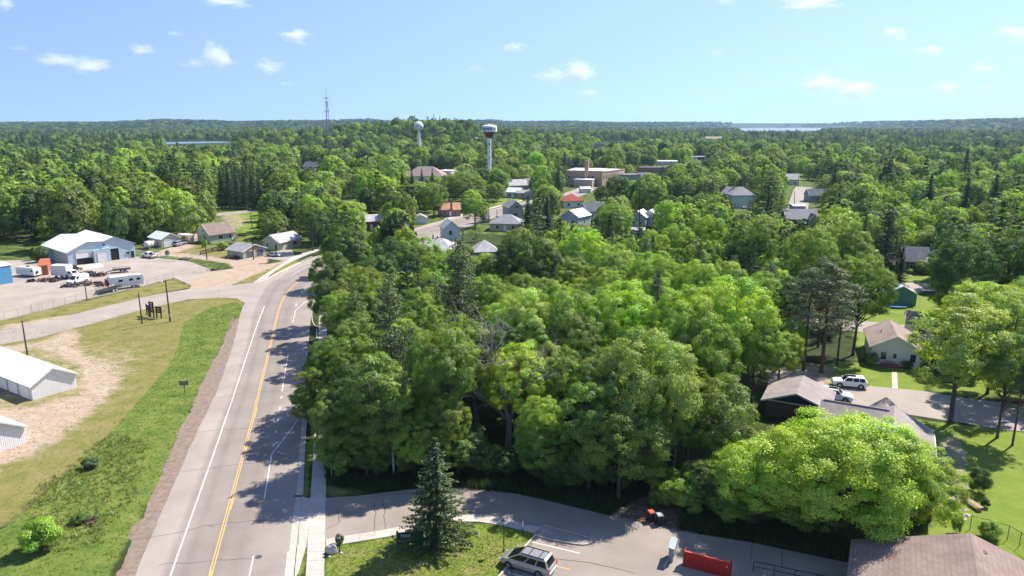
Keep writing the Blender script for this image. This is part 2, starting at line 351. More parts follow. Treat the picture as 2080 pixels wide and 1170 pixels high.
def ground_mat():
    m = bpy.data.materials.new('ground'); m.use_nodes = True; n = m.node_tree.nodes; l = m.node_tree.links
    b = n['Principled BSDF']; b.inputs['Roughness'].default_value = 0.95; b.inputs['Specular IOR Level'].default_value = 0.1
    tc = n.new('ShaderNodeTexCoord')
    def noise(s, d=6, r=.65, vec=None, dist=0):
        x = n.new('ShaderNodeTexNoise'); x.inputs['Scale'].default_value = s; x.inputs['Detail'].default_value = d; x.inputs['Roughness'].default_value = r
        x.inputs['Distortion'].default_value = dist
        l.new(vec or tc.outputs['Object'], x.inputs['Vector']); return x.outputs['Fac']
    def ramp(f, cols, p0=.3, p1=.7):
        r = n.new('ShaderNodeValToRGB'); e = r.color_ramp.elements
        e[0].position = p0; e[0].color = (*cols[0], 1); e[1].position = p1; e[1].color = (*cols[-1], 1)
        for i, c in enumerate(cols[1:-1]): k = e.new(p0 + (p1 - p0) * (i + 1) / (len(cols) - 1)); k.color = (*c, 1)
        l.new(f, r.inputs['Fac']); return r.outputs['Color']
    def mix(f, a, b_):
        x = n.new('ShaderNodeMix'); x.data_type = 'RGBA'; l.new(f, x.inputs[0]); l.new(a, x.inputs[6]); l.new(b_, x.inputs[7]); return x.outputs[2]
    def math(op, a, b_=None, c=None):
        x = n.new('ShaderNodeMath'); x.operation = op
        for i, v in enumerate((a, b_, c)):
            if v is None: continue
            if isinstance(v, (int, float)): x.inputs[i].default_value = v
            else: l.new(v, x.inputs[i])
        return x.outputs[0]
    def mask(v, amt, nz, sharp=3.0):
        """mask whose edge is broken up by noise"""
        s = math('MULTIPLY_ADD', nz, amt * 2, -amt); s = math('ADD', v, s); s = math('SUBTRACT', s, .5)
        x = n.new('ShaderNodeMath'); x.operation = 'MULTIPLY_ADD'; x.use_clamp = True; l.new(s, x.inputs[0]); x.inputs[1].default_value = sharp; x.inputs[2].default_value = .5
        return x.outputs[0]
    A = n.new('ShaderNodeAttribute'); A.attribute_name = 'ma'; B = n.new('ShaderNodeAttribute'); B.attribute_name = 'mb'
    sa = n.new('ShaderNodeSeparateColor'); sb = n.new('ShaderNodeSeparateColor'); l.new(A.outputs['Color'], sa.inputs[0]); l.new(B.outputs['Color'], sb.inputs[0])
    n1 = noise(.35, 8, .62); n2 = noise(3, 6, .8); n3 = noise(.06, 5, .6); n4 = noise(14, 3, .8)
    mp = n.new('ShaderNodeMapping'); mp.inputs['Rotation'].default_value = (0, 0, .5); mp.inputs['Scale'].default_value = (.7, 1.15, 1); l.new(tc.outputs['Object'], mp.inputs[0])
    n5 = noise(.7, 7, .7, mp.outputs[0], 1.2)
    n6 = noise(9, 4, .85); fm = math('ADD', math('ADD', math('MULTIPLY', n1, .4), math('MULTIPLY', n2, .3)), math('MULTIPLY', n6, .3))
    forest = ramp(n1, [(.035, .03, .018), (.035, .055, .015), (.06, .085, .02)])
    lawn = ramp(fm, [(.10, .15, .022), (.15, .21, .03), (.24, .26, .065)], .36, .66)
    dry = ramp(fm, [(.09, .12, .022), (.185, .175, .055), (.25, .20, .095)], .38, .62)
    lush = ramp(fm, [(.035, .07, .014), (.085, .135, .024), (.15, .185, .04), (.24, .22, .09)], .36, .64)
    sand = ramp(math('ADD', math('MULTIPLY', n5, .6), math('MULTIPLY', n2, .4)), [(.25, .18, .12), (.36, .28, .205), (.46, .375, .29)], .35, .65)
    c = mix(mask(sb.outputs[1], .5, n1), forest, lawn)
    c = mix(mask(sb.outputs[0], .6, n1, 2.0), c, dry)
    c = mix(mask(sa.outputs[1], .3, n1, 4), c, lush)
    c = mix(mask(sa.outputs[0], .75, math('ADD', math('MULTIPLY', n5, .6), math('MULTIPLY', n1, .4)), 2.4), c, sand)
    # beyond the town the ground reads as canopy green
    cd = n.new('ShaderNodeSeparateXYZ'); l.new(tc.outputs['Object'], cd.inputs[0])
    far = math('MULTIPLY_ADD', cd.outputs[1], 1 / 500, -1.6); fc = n.new('ShaderNodeMath'); fc.operation = 'MULTIPLY'; fc.use_clamp = True; l.new(far, fc.inputs[0]); fc.inputs[1].default_value = 1
    canopy = ramp(n3, [(.02, .045, .015), (.04, .08, .022)])
    c = mix(fc.outputs[0], c, canopy)
    l.new(c, b.inputs['Base Color'])
    bp = n.new('ShaderNodeBump'); bp.inputs['Strength'].default_value = .5; bp.inputs['Distance'].default_value = .12
    l.new(math('ADD', n2, math('MULTIPLY', n4, .5)), bp.inputs['Height']); l.new(bp.outputs['Normal'], b.inputs['Normal'])
    MATS['ground'] = m; return m
tag(link('ground', me, ground_mat()), kind='structure')

# water
def watermat():
    m = bpy.data.materials.new('water'); m.use_nodes = True; n = m.node_tree.nodes; l = m.node_tree.links; b = n['Principled BSDF']
    b.inputs['Base Color'].default_value = (.14, .19, .24, 1); b.inputs['Roughness'].default_value = .4
    t = n.new('ShaderNodeTexCoord'); w = n.new('ShaderNodeTexNoise'); w.inputs['Scale'].default_value = .12; w.inputs['Detail'].default_value = 5; l.new(t.outputs['Object'], w.inputs[0])
    bp = n.new('ShaderNodeBump'); bp.inputs['Strength'].default_value = .1; bp.inputs['Distance'].default_value = .1; l.new(w.outputs['Fac'], bp.inputs['Height']); l.new(bp.outputs[0], b.inputs['Normal'])
    MATS['water'] = m; return m
WATER = watermat()
LAKE1 = [(-900, 1230), (-760, 1330), (-520, 1480), (-470, 1330), (-500, 1180), (-470, 1040), (-520, 980), (-640, 1010), (-800, 1090)]
LAKE1 = [(at(u, v)[0], at(u, v)[1]) for u, v in ((335, 289.5), (370, 288.5), (420, 287.5), (470, 288), (500, 295), (480, 310), (400, 312), (380, 297), (350, 294), (335, 292))]
LAKE2 = [(at(u, v)) for u, v in ((1490, 258.5), (1560, 258), (1600, 259.6), (1700, 260.2), (1730, 262), (1700, 266), (1650, 270), (1560, 270), (1500, 266), (1470, 262))]
sheet('lake_water', smoothline(LAKE1 + LAKE1[:1], 2)[:-1], 0.3, 'water')
sheet('lake_water', smoothline(LAKE2 + LAKE2[:1], 2)[:-1], 0.5, 'water')

# ================================================================ ROADS
ROAD = asphalt('asphalt_main', (.245, .213, .185), (.33, .288, .25), streak=[(.05, 1.05), (.17, 1.08), (.22, .82), (.28, .86), (.34, .72), (.39, .84), (.46, .86), (.54, .74), (.60, .82), (.67, .76), (.76, .9), (.92, .95)])
SIDE = asphalt('asphalt_side', (.26, .228, .195), (.34, .30, .257))
LOT = asphalt('asphalt_lot', (.21, .18, .152), (.31, .27, .225))
YARD = asphalt('yard_gravel', (.26, .225, .187), (.37, .325, .272))
CONC = mat('concrete', (.43, .385, .34), .9, var=.12, scale=1.5, bump=.15, bscale=40)
CONC2 = mat('concrete_old', (.27, .245, .22), .9, var=.15, scale=1.2)
WHITEP = mat('paint_white', (.72, .70, .68), .7, var=.14, scale=4)
YELP = mat('paint_yellow', (.66, .38, .09), .7, var=.15, scale=4)
TAR = mat('tar', (.055, .052, .055), .7, var=.2)
ledge = P((222, 1290), (272, 1170), (401, 870), (436, 805), (460, 740), (480, 677), (485, 646), (494, 620)) + P((503, 608), (520, 573), (540, 567), (566, 554), (609, 533), (640, 520), (700, 503), (790, 479), (869, 455), (935, 438), (1000, 425), (1061, 410), (1120, 398))
redge = P((560, 1290), (582, 1170), (594, 1057), (602, 1008), (608, 916), (614, 850), (621, 760), (626, 700)) + P((632, 644), (634, 617), (643, 598), (665, 575), (700, 553), (760, 528), (840, 503), (905, 480), (960, 457), (1010, 440), (1080, 421), (1150, 404))
NR = 90
Lr = resample(smoothline(ledge, 2), NR); Rr = resample(smoothline(redge, 2), NR)
NC = 12; mb = MB(); lane = []
for i in range(NR):
    for k in range(NC + 1):
        t = k / NC; p = Lr[i] * (1 - t) + Rr[i] * t; mb.v.append((p[0], p[1], .012)); lane.append(t)
for i in range(NR - 1):
    for k in range(NC): a = i * (NC + 1) + k; mb.f.append((a, a + 1, a + NC + 2, a + NC + 1))
o = mb.build('main_road', ROAD); tag(o, kind='structure')
la = o.data.attributes.new('lane', 'FLOAT', 'POINT'); la.data.foreach_set('value', lane)
sheet('side_road', P((-120, 730), (0, 700), (74, 687), (145, 668), (192, 656), (256, 638), (308, 624), (385, 608), (446, 604.6), (480, 606), (497, 615), (520, 640), (560, 600), (540, 567), (520, 573), (472, 579.5), (390, 586), (359, 591), (308, 600), (231, 618), (128, 644), (40, 664), (0, 672), (-120, 692)), .006, SIDE)
sheet('yard_lot', P((-300, 700), (0, 652), (64, 637), (177, 607.7), (300, 579.5), (354, 564), (385, 577), (400, 560), (433, 549), (385, 531), (323, 524), (274, 521), (200, 520), (0, 530), (-200, 540)), .004, YARD)
sheet('parking_lot', P((600, 1010), (663.6, 1011), (730, 1007), (840, 993), (940, 990), (1000, 995.6), (1060, 1005), (1128, 1021), (1256, 1052), (1300, 1062), (1351, 1072.5), (1436, 1088), (1520, 1101), (1723, 1143), (1800, 1160), (1900, 1400), (900, 1400), (1015, 1170), (1090, 1085), (1051, 1075), (1000, 1063), (956, 1058), (900, 1060), (804, 1088), (662, 1111), (600, 1113)), .005, LOT)
sheet('street', P((1560, 745), (1640, 752), (1690, 789.6), (1765, 784), (1874, 794), (1957, 808), (2080, 823), (2400, 870), (2400, 950), (2080, 876), (2030, 872), (1957, 859), (1846, 842), (1734, 826), (1640, 810), (1560, 780)), .006, SIDE)
sheet('alley', P((1560, 640), (1759, 653), (1820, 658), (1990, 675), (1990, 692), (1800, 677), (1754, 674), (1560, 660)), .006, SIDE)
sheet('far_street', P((1740, 574), (1798, 574), (1891, 574), (2300, 590), (2300, 612), (1862, 590), (1800, 592), (1740, 592)), .006, SIDE)
sheet('town_street', P((1596, 455), (1600, 420), (1612, 385), (1634, 360), (1645, 347), (1665, 347), (1652, 372), (1645, 400), (1640, 430), (1636, 455)), .006, CONC2)
sheet('town_pavement', P((1062, 412), (1130, 398), (1170, 384), (1195, 360), (1215, 355), (1215, 385), (1160, 405), (1080, 424)), .016, CONC2)
sheet('forest_road', P((440, 433), (480, 430), (520, 425), (520, 429), (480, 435), (440, 438)), .006, CONC2)
sheet('driveway_apron', P((590, 500), (601, 525), (583, 531), (537, 524), (537, 515), (560, 512)), .008, SIDE)
for p in ([(1075, 374), (1110, 372), (1110, 378), (1080, 380)], [(740, 452), (790, 450), (800, 456), (745, 460)], [(1395, 338), (1440, 332), (1440, 336), (1400, 345)]): sheet('town_pavement', P(*p), .01, CONC2)
DIRT = mat('dirt_shoulder', (.205, .155, .12), .95, var=.3, scale=1.4, bump=.5, bscale=6)
def ragged(name, a, b, z, m, amp, seed):
    r = np.random.RandomState(seed); A = resample(smoothline(P(*a), 1), 160); B = resample(smoothline(P(*b), 1), 160); mb = MB(); w_ = np.convolve(r.normal(0, 1, 170), np.ones(5) / 5, 'same')[5:165] * amp
    A = A + (A - B) / np.linalg.norm(A - B, axis=1)[:, None] * w_[:, None]; w_ = np.convolve(r.normal(0, 1, 170), np.ones(5) / 5, 'same')[5:165] * amp * .4; B = B + (B - A) / np.linalg.norm(A - B, axis=1)[:, None] * w_[:, None]
    for i in range(159): mb.face((*A[i], z), (*B[i], z), (*B[i + 1], z), (*A[i + 1], z))
    return tag(mb.build(name, m), kind='structure')
ragged('dirt_shoulder', ((470, 646), (458, 682), (408, 785), (357, 892), (241, 1168), (200, 1260)), ((486, 648), (481, 677), (437, 805), (402, 870), (273, 1170), (228, 1280)), .016, DIRT, .35, 3)
ragged('gravel_edge', ((446, 720), (400, 808), (330, 955), (222, 1220)), ((461, 715), (418, 815), (360, 945), (250, 1220)), .003, mat('gravel_edge', (.19, .145, .105), .95, var=.3, scale=2), .6, 5)
# curbs and concrete
def kerb(pts, w=.17, h=.13, name='kerb', m=None):
    pts = smoothline(P(*pts), 1); mb = MB(); R = []
    for i, p in enumerate(pts):
        d = pts[min(i + 1, len(pts) - 1)] - pts[max(i - 1, 0)]; d /= np.linalg.norm(d); n_ = np.array((-d[1], d[0])) * w / 2
        a = p - n_; b = p + n_; R.append([(*a, -.05), (*a, h), (*b, h), (*b, -.05)])
    mb.loft(R); return tag(mb.build(name, m or CONC), kind='structure')
def strip(name, a, b, z, m):
    A = resample(smoothline(P(*a), 1), 24); B = resample(smoothline(P(*b), 1), 24); mb = MB()
    for i in range(23): mb.face((*A[i], z), (*B[i], z), (*B[i + 1], z), (*A[i + 1], z))
    return tag(mb.build(name, m), kind='structure')
strip('gutter', ((582, 1172), (594, 1057), (602, 1008), (608.5, 916), (614, 850)), ((597, 1172), (607, 1055), (614, 1000), (617, 906), (622, 850)), .020, CONC)
kerb(((596, 1250), (600, 1172), (606, 1110)), name='kerb'); kerb(((614.5, 1006), (618.5, 906), (623, 850), (627, 790)))
strip('driveway_entrance', ((598, 1172), (607, 1113), (608, 1055), (614, 1008)), ((606, 1165), (624, 1101), (628, 1060), (631, 1016)), .024, CONC)
kerb(((627, 715), (630, 700),)); kerb(((665, 668), (641, 664), (635, 656), (633, 640), (635, 617), (648, 596)))
strip('gutter', ((517, 572.5), (545, 564), (569, 551), (611, 531)), ((515, 575), (540, 569.5), (566, 556), (609, 535)), .022, CONC)
kerb(((516, 572), (542, 566), (567, 552.5), (609, 532.5), (634, 521)))
# pavements built slab by slab
def pavement(name, a, b, L, z=.05, m=None, n_across=1):
    root = bpy.data.objects.new(name, None); COL.objects.link(root); tag(root, kind='structure')
    A0 = smoothline(P(*a), 1); B0 = smoothline(P(*b), 1)
    ln = sum(np.linalg.norm(q - p) for p, q in zip(A0[:-1], A0[1:])); n_ = max(1, int(ln / L)); A = resample(A0, n_ + 1); B = resample(B0, n_ + 1)
    for i in range(n_):
        g = .012 / L
        a0 = A[i] * (1 - g) + A[i + 1] * g; a1 = A[i + 1] * (1 - g) + A[i] * g; b0 = B[i] * (1 - g) + B[i + 1] * g; b1 = B[i + 1] * (1 - g) + B[i] * g
        zz = z + random.uniform(-.006, .006)
        me_ = MB().slab([(*a0, zz), (*b0, zz), (*b1, zz), (*a1, zz)], .08)
        o_ = me_.build('slab', m or random.choice((CONC, CONC, CONCB, CONCC)), root)
    return root
CONCB = mat('concrete_b', (.40, .36, .315), .9, var=.14, scale=2); CONCC = mat('concrete_c', (.46, .415, .365), .9, var=.1, scale=2)
pavement('sidewalk', ((619.5, 1200), (621, 1170), (638, 895), (647, 700), (648, 617)), ((657.5, 1200), (658.5, 1170), (664, 895), (664, 700), (664, 617)), 1.5)
pavement('sidewalk', ((514, 574), (540, 556), (566, 540), (600, 518), (632, 510), (660, 500)), ((539, 566.5), (560, 550), (585, 535), (613, 522), (640, 512), (665, 503)), 1.5)
pavement('footpath', ((663, 1111), (730, 1100), (804.6, 1088), (860, 1072), (915, 1062), (956, 1058.5), (1000, 1063.6), (1051, 1075), (1085, 1084)), ((662, 1095.6), (730, 1085), (804, 1073), (860, 1060), (910, 1048), (951, 1045), (1000, 1047), (1061.5, 1066), (1101, 1071)), 1.5)
pavement('traffic_island', ((1087, 1087), (1130, 1098), (1179, 1106.5), (1196, 1107)), ((1101, 1071), (1150, 1083), (1190, 1094), (1200, 1101)), 1.7, .12, CONC2)
pavement('garden_path', ((1811, 755), (1812, 790)), ((1822, 755), (1824, 790)), 1.2)
pavement('street_sidewalk', ((905, 447), (960, 433), (1010, 421), (1062, 408)), ((903, 444), (958, 431), (1008, 419), (1060, 406)), 3.0)
kerb(((1089, 1086), (1052, 1128), (1012, 1174), (980, 1210)), .2)
kerb(((1087, 1089), (1130, 1100), (1180, 1108), (1198, 1106), (1203, 1100), (1194, 1093), (1150, 1081), (1103, 1069)), .16, .14)
sheet('concrete_pad', P((1356, 1146), (1366, 1125), (1500, 1142), (1500, 1180), (1460, 1180)), .009, CONC2)
sheet('concrete_pad', P((150, 541), (172, 548), (212, 541), (205, 534)), .01, mat('concrete_warm', (.55, .47, .36), .9))
kerb(((1349, 1153), (1363, 1126)), .15, .1)
# painted lines
def line(pts, w=.11, z=.02, m=WHITEP, name='lane_line', sm=1): return ribbon(name, P(*pts), w, z, m, smooth=sm)
line(((325, 1230), (346, 1170), (452.6, 870), (508.7, 700), (521, 664), (537, 622)), .13, name='edge_line')
yl = ((408, 1240), (427, 1170), (509, 870), (524, 805), (550, 700), (565, 631), (578, 600), (596, 579.5), (628, 556), (660, 541), (700, 525))
ribbon('centre_line', P(*yl), .10, .02, YELP, smooth=2, off=-.12); ribbon('centre_line', P(*yl), .10, .02, YELP, smooth=2, off=.12)
for a, b in (((497, 925), (503, 905)), ((468, 1036), (476, 1010)), ((424, 1180), (430, 1160)), ((517, 850), (522, 830))): line((a, b), .10, m=YELP, name='lane_dash', sm=0)
line(((536.7, 1013.6), (552, 922.6), (593, 870), (604, 853), (613, 836)), .11, sm=0)
line(((573, 795), (585.6, 718)), .11, sm=0); line(((594.6, 656), (600, 631), (637, 599)), .11, sm=0)
line(((506, 1172), (515, 1130)), .12, sm=0); line(((580, 1172), (585.5, 1121)), .12, sm=0)
line(((592, 560), (608, 550), (627, 540), (650, 531)), .12); line(((569, 560), (586, 549)), .1)
line(((643, 668), (644, 687)), .12, sm=0); line(((622, 734), (624, 715)), .12, sm=0)
for u, v in ((564, 855), (567.5, 832), (571, 810), (559.7, 880), (555, 907), (619, 590), (613, 597), (608, 605), (601, 622)): line(((u, v), (u + 1.3, v - 5)), .16, sm=0, name='lane_dash')
for a, b in (((1081, 1101), (1177, 1124)), ((1125, 1149), (1159, 1157)), ((1031, 1163), (1080, 1176))): line((a, b), .10, .012, YELP if a[0] == 1125 else WHITEP, 'parking_line', 0)
# tar seams and cracks across the road
def z3(*p): return [(x / 3.9, 870 + y / 3.9) for x, y in p]
def z2(*p): return [(x / 3.9, 600 + y / 3.9) for x, y in p]
SEAMS = [z3((1565, 35), (1700, 15), (1985, 0), (2160, -12)), z3((1430, 345), (1700, 312), (1910, 283), (2150, 262)), z3((1205, 860), (1330, 845), (1440, 820), (1560, 795), (1640, 765), (1800, 752), (2028, 732), (2300, 735)),
         z3((1260, 1090), (1300, 1072), (1400, 1066), (1480, 1070), (1640, 1054), (2028, 1030)), z2((1800, 525), (2028, 505), (2300, 490)), z2((1690, 815), (1870, 785), (2028, 765), (2300, 755)), z3((1640, 765), (1700, 785)),
         [(562, 655), (595, 654), (632, 652)], [(480, 693), (560, 686), (622, 684)], [(594.6, 656), (590, 690), (585.6, 718)], [(506, 646), (560, 640), (600, 640)],
         [(560, 920), (590, 931), (606, 930)], [(1000, 1120), (1060, 1140), (1110, 1152)][:1] + [(1190, 1142), (1240, 1152), (1290, 1165)],
         [(664, 1075), (690, 1060), (686, 1030)], [(759, 1078), (762, 1040), (758, 1020)], [(783, 1075), (781, 1040), (778, 1015)], [(1365, 1165), (1400, 1170)], [(1528, 1103), (1524, 1140)], [(1590, 1112), (1588, 1150)]]
for s_ in SEAMS:
    pts = resample(P(*s_), 14); pts[1:-1] += np.random.RandomState(int(s_[0][0])).normal(0, .05, (12, 2)); ribbon('tar_seam', pts, .055, .017, TAR)
mh = MB(); c0 = at(525, 1131.5); mh.cyl(c0[0], c0[1], .0, .019, .33, n=20); mh.build('manhole_cover', mat('iron', (.09, .085, .09), .6, .3)); tag(bpy.data.objects['manhole_cover'], 'round iron manhole cover set in the road lane', 'manhole cover')
dr = at(605, 1008); o = MB().box(dr[0], dr[1], .02, .9, .45, .02).build('storm_drain', 'iron'); tag(o, 'dark storm drain grate in the gutter at driveway entrance', 'drain')

# ================================================================ TREES
def unit(v): return v / (np.linalg.norm(v, axis=-1, keepdims=True) + 1e-9)
def cards(C, N, L, Wd, r, jit=.34, hue=.013, val=.17, bend=0):
    """leaf cards at C facing roughly N; L, Wd size arrays -> quads"""
    n = len(C); N = unit(N + r.normal(0, jit, (n, 3))); T = unit(np.cross(N, r.normal(0, 1, (n, 3)))); B = np.cross(N, T)
    s = r.uniform(.7, 1.3, (n, 1)); a = T * L * s * .5; b = B * Wd * s * .5
    V = np.stack([C - a, C - a * .1 + b, C + a, C - a * .1 - b], 1).reshape(-1, 3)
    return V, np.clip(r.normal(.5, hue, n), .4, .6), np.clip(r.normal(1, val, n), .45, 1.7)
def broad(seed, H=16, R=5.5, zlow=3.5, lobes=14, tufts=13, leaves=95, size=.30, top=.5, lop=.18, tr=.75, open_=0.0):
    r = np.random.RandomState(seed); zc = zlow + (H - zlow) * .52; hz_ = (H - zlow) * .5
    LC, LR, LO = [], [], []
    for k in range(lobes):
        t = (k + .5) / lobes; zz = 1 - 1.75 * t; ph = k * 2.39996 + r.uniform(-.45, .45); rr = math.sqrt(max(0, 1 - zz * zz)); o_ = np.array((cos(ph) * rr, sin(ph) * rr, zz)); R_ = R * r.uniform(.26, .42)
        env = r.uniform(1 - lop, 1.04); c = o_ * np.array((R, R, hz_)) * env * (1 - R_ / R * .95); LC.append(c + (0, 0, zc)); LR.append(R_); LO.append(o_)
    for k in range(lobes // 4): LC.append(np.array((0, 0, zc)) + r.normal(0, .28, 3) * (R, R, hz_)); LR.append(R * .34); LO.append(np.array((0, 0, .3)))
    LC = np.array(LC); LR = np.array(LR); V, h, v = [], [], []
    for c, R_, o_ in zip(LC, LR, LO):
        nt_ = int(tufts * (R_ / (R * .34)) ** 1.7) + 3
        d = unit(unit(r.normal(0, 1, (nt_, 3))) + o_ * .75 + np.array((0, 0, .15))); tc = c + d * R_ * r.uniform(.75, 1.08, (nt_, 1)); hl = r.normal(0, .008); vl = r.normal(1, .06)
        for k in range(nt_):
            trr = tr * (R / 6) ** .5 * r.uniform(.6, 1.25); m = int(leaves * r.uniform(.7, 1.3) * (1 - open_ * r.rand()))
            e = unit(r.normal(0, 1, (m, 3)) + d[k] * .6 + np.array((0, 0, .35))); p = tc[k] + e * trr * r.uniform(.45, 1.1, (m, 1)) * np.array((1.15, 1.15, .75))
            a, b, c2 = cards(p, e * .65 + d[k] * .55 + np.array((0, 0, .3)), size, size * .66, r); V.append(a); h.append(b + hl); v.append(c2 * vl * r.normal(1, .07))
    return np.concatenate(V), np.concatenate(h), np.concatenate(v), LC
def conifer(seed, H=16, R=3.4, z0=.8, whorls=24, nb=7, step=.3, size=.34, droop=.18, shape=1.0, gap=.15, tuft=7, wd=.3, rise=0.0, start=.12):
    r = np.random.RandomState(seed); V, h, v, BR = [], [], [], []
    for k in range(whorls):
        t = k / (whorls - 1); z = z0 + (H - z0) * (t ** .93); L0 = R * max(.03, (1 - t)) ** shape * r.uniform(.82, 1.12) + .12
        for b in range(nb):
            if r.rand() < gap: continue
            ph = r.uniform(0, 2 * pi) if nb < 5 else 2 * pi * b / nb + k * 1.1 + r.normal(0, .25); L = L0 * r.uniform(.68, 1.15); zz = z + r.normal(0, .15)
            n_ = max(2, int(L / step)); s = np.linspace(start, 1, n_); x = s * L
            pz = zz - droop * x + rise * x * s + (.06 * x * x / max(L, .5) if droop > 0 else 0)
            p = np.stack([cos(ph) * x, sin(ph) * x, pz], 1); BR.append((np.array((0, 0, zz)), p[-1]))
            C = np.repeat(p, tuft, 0); w = (wd * (1.15 - .65 * np.repeat(s, tuft)) * min(1, L / 1.4 + .25))[:, None]
            e = unit(r.normal(0, 1, (len(C), 3))); C = C + e * w * np.array((1, 1, .45))
            a, b_, c2 = cards(C, e * .5 + np.array((0, 0, .8)), size, size * .36, r, jit=.5, hue=.012, val=.25); V.append(a); h.append(b_); v.append(c2 * r.normal(1, .08))
    C = np.array([[0, 0, H]] * 12) + r.normal(0, .08, (12, 3)) * np.array((1, 1, 3)); a, b_, c2 = cards(C, r.normal(0, 1, (12, 3)), size, size * .3, r); V.append(a); h.append(b_); v.append(c2)
    return np.concatenate(V), np.concatenate(h), np.concatenate(v), BR
def whitepine(seed, H=20, R=5, z0=3, size=.42, tuft=13, step=.42, nb=8, wh=20):
    return conifer(seed, H, R, z0, wh, nb, step, size, -.1, .55, .22, tuft, .75, .12, .22)
def redpine(seed, H=20, z0=8.5, n=70, R=4.2, size=.34, leaves=120):
    r = np.random.RandomState(seed); V, h, v, BR = [], [], [], []
    for k in range(n):
        t = (k + .5) / n; z = z0 + (H - z0) * t; rad = R * (math.sin(pi * min(1, .12 + .88 * t) ** .8)) * r.uniform(.35, 1.05) + .2; ph = k * 2.4 + r.uniform(-.5, .5)
        c = np.array((cos(ph) * rad, sin(ph) * rad, z + r.normal(0, .3))); BR.append((np.array((0, 0, z - rad * .15)), c))
        m = int(leaves * r.uniform(.6, 1.2)); e = unit(r.normal(0, 1, (m, 3)) + np.array((0, 0, .4))); p = c + e * r.uniform(.3, 1, (m, 1)) * np.array((1.0, 1.0, .5))
        a, b, c2 = cards(p, e + np.array((0, 0, .4)), size, size * .3, r, hue=.012); V.append(a); h.append(b); v.append(c2 * r.normal(1, .1))
    return np.concatenate(V), np.concatenate(h), np.concatenate(v), BR
def limbs(seed, H, targets, r0=.28, base=.35, n=7):
    r = np.random.RandomState(seed); mb = MB(); zt = H * .8; lean = r.normal(0, .3, 2)
    def tp(z): return np.array((lean[0] * z / H, lean[1] * z / H, z))
    mb.tube([tp(-.3), tp(.4), tp(H * .3), tp(H * .55), tp(zt)], [r0 * 1.5, r0 * 1.1, r0 * .85, r0 * .5, r0 * .15], n)
    for c in targets:
        zb = max(H * .18, min(c[2] - 1.2, H * r.uniform(base * .7, base * 1.6))); a = tp(zb); c = np.array(c); m = a * .45 + c * .55 + np.array((0, 0, -.5)) + r.normal(0, .35, 3)
        mb.tube([a, m, c], [r0 * .45, r0 * .27, r0 * .07], 5, False)
        for _ in range(3):
            e = c + r.normal(0, 1.1, 3); mb.tube([m * .4 + c * .6, e], [r0 * .13, r0 * .04], 4, False)
    return mb
def pinetrunk(H, BR, r0=.24, bare=.0, every=3):
    mb = MB(); mb.tube([(0, 0, -.3), (0, 0, .5), (0, 0, H * .5), (0, 0, H * .97)], [r0 * 1.3, r0, r0 * .65, r0 * .1], 7)
    for a, b in BR[::every]: mb.tube([a, b], [r0 * .18, r0 * .05], 3, False)
    return mb
PROTO = {}     # kind -> list of (crown mesh, trunk mesh, nominal height, nominal crown diameter)
def proto(kind, seeds, f, H, D, trunkf, lm=LEAF, bm=BARK):
    PROTO[kind] = []
    for s in seeds:
        V, h, v, X = f(s); cm = np_mesh('crown', V, 4, lm, (h, v)); tm = trunkf(s, X).mesh('trunk', True); tm.materials.append(bm)
        PROTO[kind].append((cm, tm, H, D))
proto('maple', (1, 2, 3, 4, 5, 6), lambda s: broad(s, 15, 6.3, 3.2, 20, 10, 165, .21, tr=.8), 15, 13.6, lambda s, X: limbs(s, 15, X))
proto('ash', (11, 12, 13), lambda s: broad(s, 17, 4.8, 2.2, 20, 9, 120, .22, lop=.3, tr=.75, open_=.25), 17, 10.6, lambda s, X: limbs(s, 17, X, .24))
proto('oak', (21, 22), lambda s: broad(s, 14, 8.4, 1.6, 30, 13, 190, .21, lop=.42, tr=.74), 14, 18.4, lambda s, X: limbs(s, 14, X, .42, .22))
proto('aspen', (31, 32), lambda s: broad(s, 17, 3.2, 2.0, 20, 8, 85, .19, lop=.35, tr=.8), 17, 7.4, lambda s, X: limbs(s, 17, X, .14), bm=BIRCH)
proto('spruce', (41, 42), lambda s: conifer(s), 16, 7, lambda s, X: pinetrunk(16, X))
proto('lone_spruce', (43,), lambda s: conifer(s, 16, 4.3, .3, 34, 9, .3, .34, .2, .85, .08, 10, .36), 16, 9, lambda s, X: pinetrunk(16, X))
proto('white_pine', (51, 52), lambda s: whitepine(s), 20, 11, lambda s, X: pinetrunk(20, X, .32, every=1), NEEDLE)
proto('red_pine', (61, 62), lambda s: redpine(s), 20, 9.5, lambda s, X: pinetrunk(20, X, .26, every=1), NEEDLE, BARKP)
proto('bush', (71, 72), lambda s: broad(s, 3, 1.7, .1, 10, 8, 90, .17, tr=1.0), 3, 4, lambda s, X: limbs(s, 2.2, X, .05))
proto('shrub_tree', (75, 76, 77), lambda s: broad(s, 6, 3.0, .1, 15, 8, 95, .22, lop=.3, tr=.85), 6, 7, lambda s, X: limbs(s, 5, X, .1))
for p_ in PROTO['spruce'] + PROTO['lone_spruce']: p_[0].materials[0] = NEEDLE
def far_(name, V, h, v): return np_mesh(name, V, 4, LEAF, (h, v))
def lod(kind, seeds, f, H, D):      # one-mesh trees for the middle distance: crown and stem together
    PROTO[kind] = []
    for s in seeds: V, h, v, X = f(s); PROTO[kind].append((np_mesh('tree_mesh', V, 4, LEAF, (h, v)), None, H, D))
lod('maple_mid', (101, 102, 103, 104, 105), lambda s: broad(s, 12.5, 6.6, .3, 18, 9, 55, .46, lop=.2, tr=.95), 12.5, 14.4)
lod('aspen_mid', (111, 112), lambda s: broad(s, 16, 4.2, .6, 18, 7, 44, .44, lop=.3, tr=1.0), 16, 9.4)
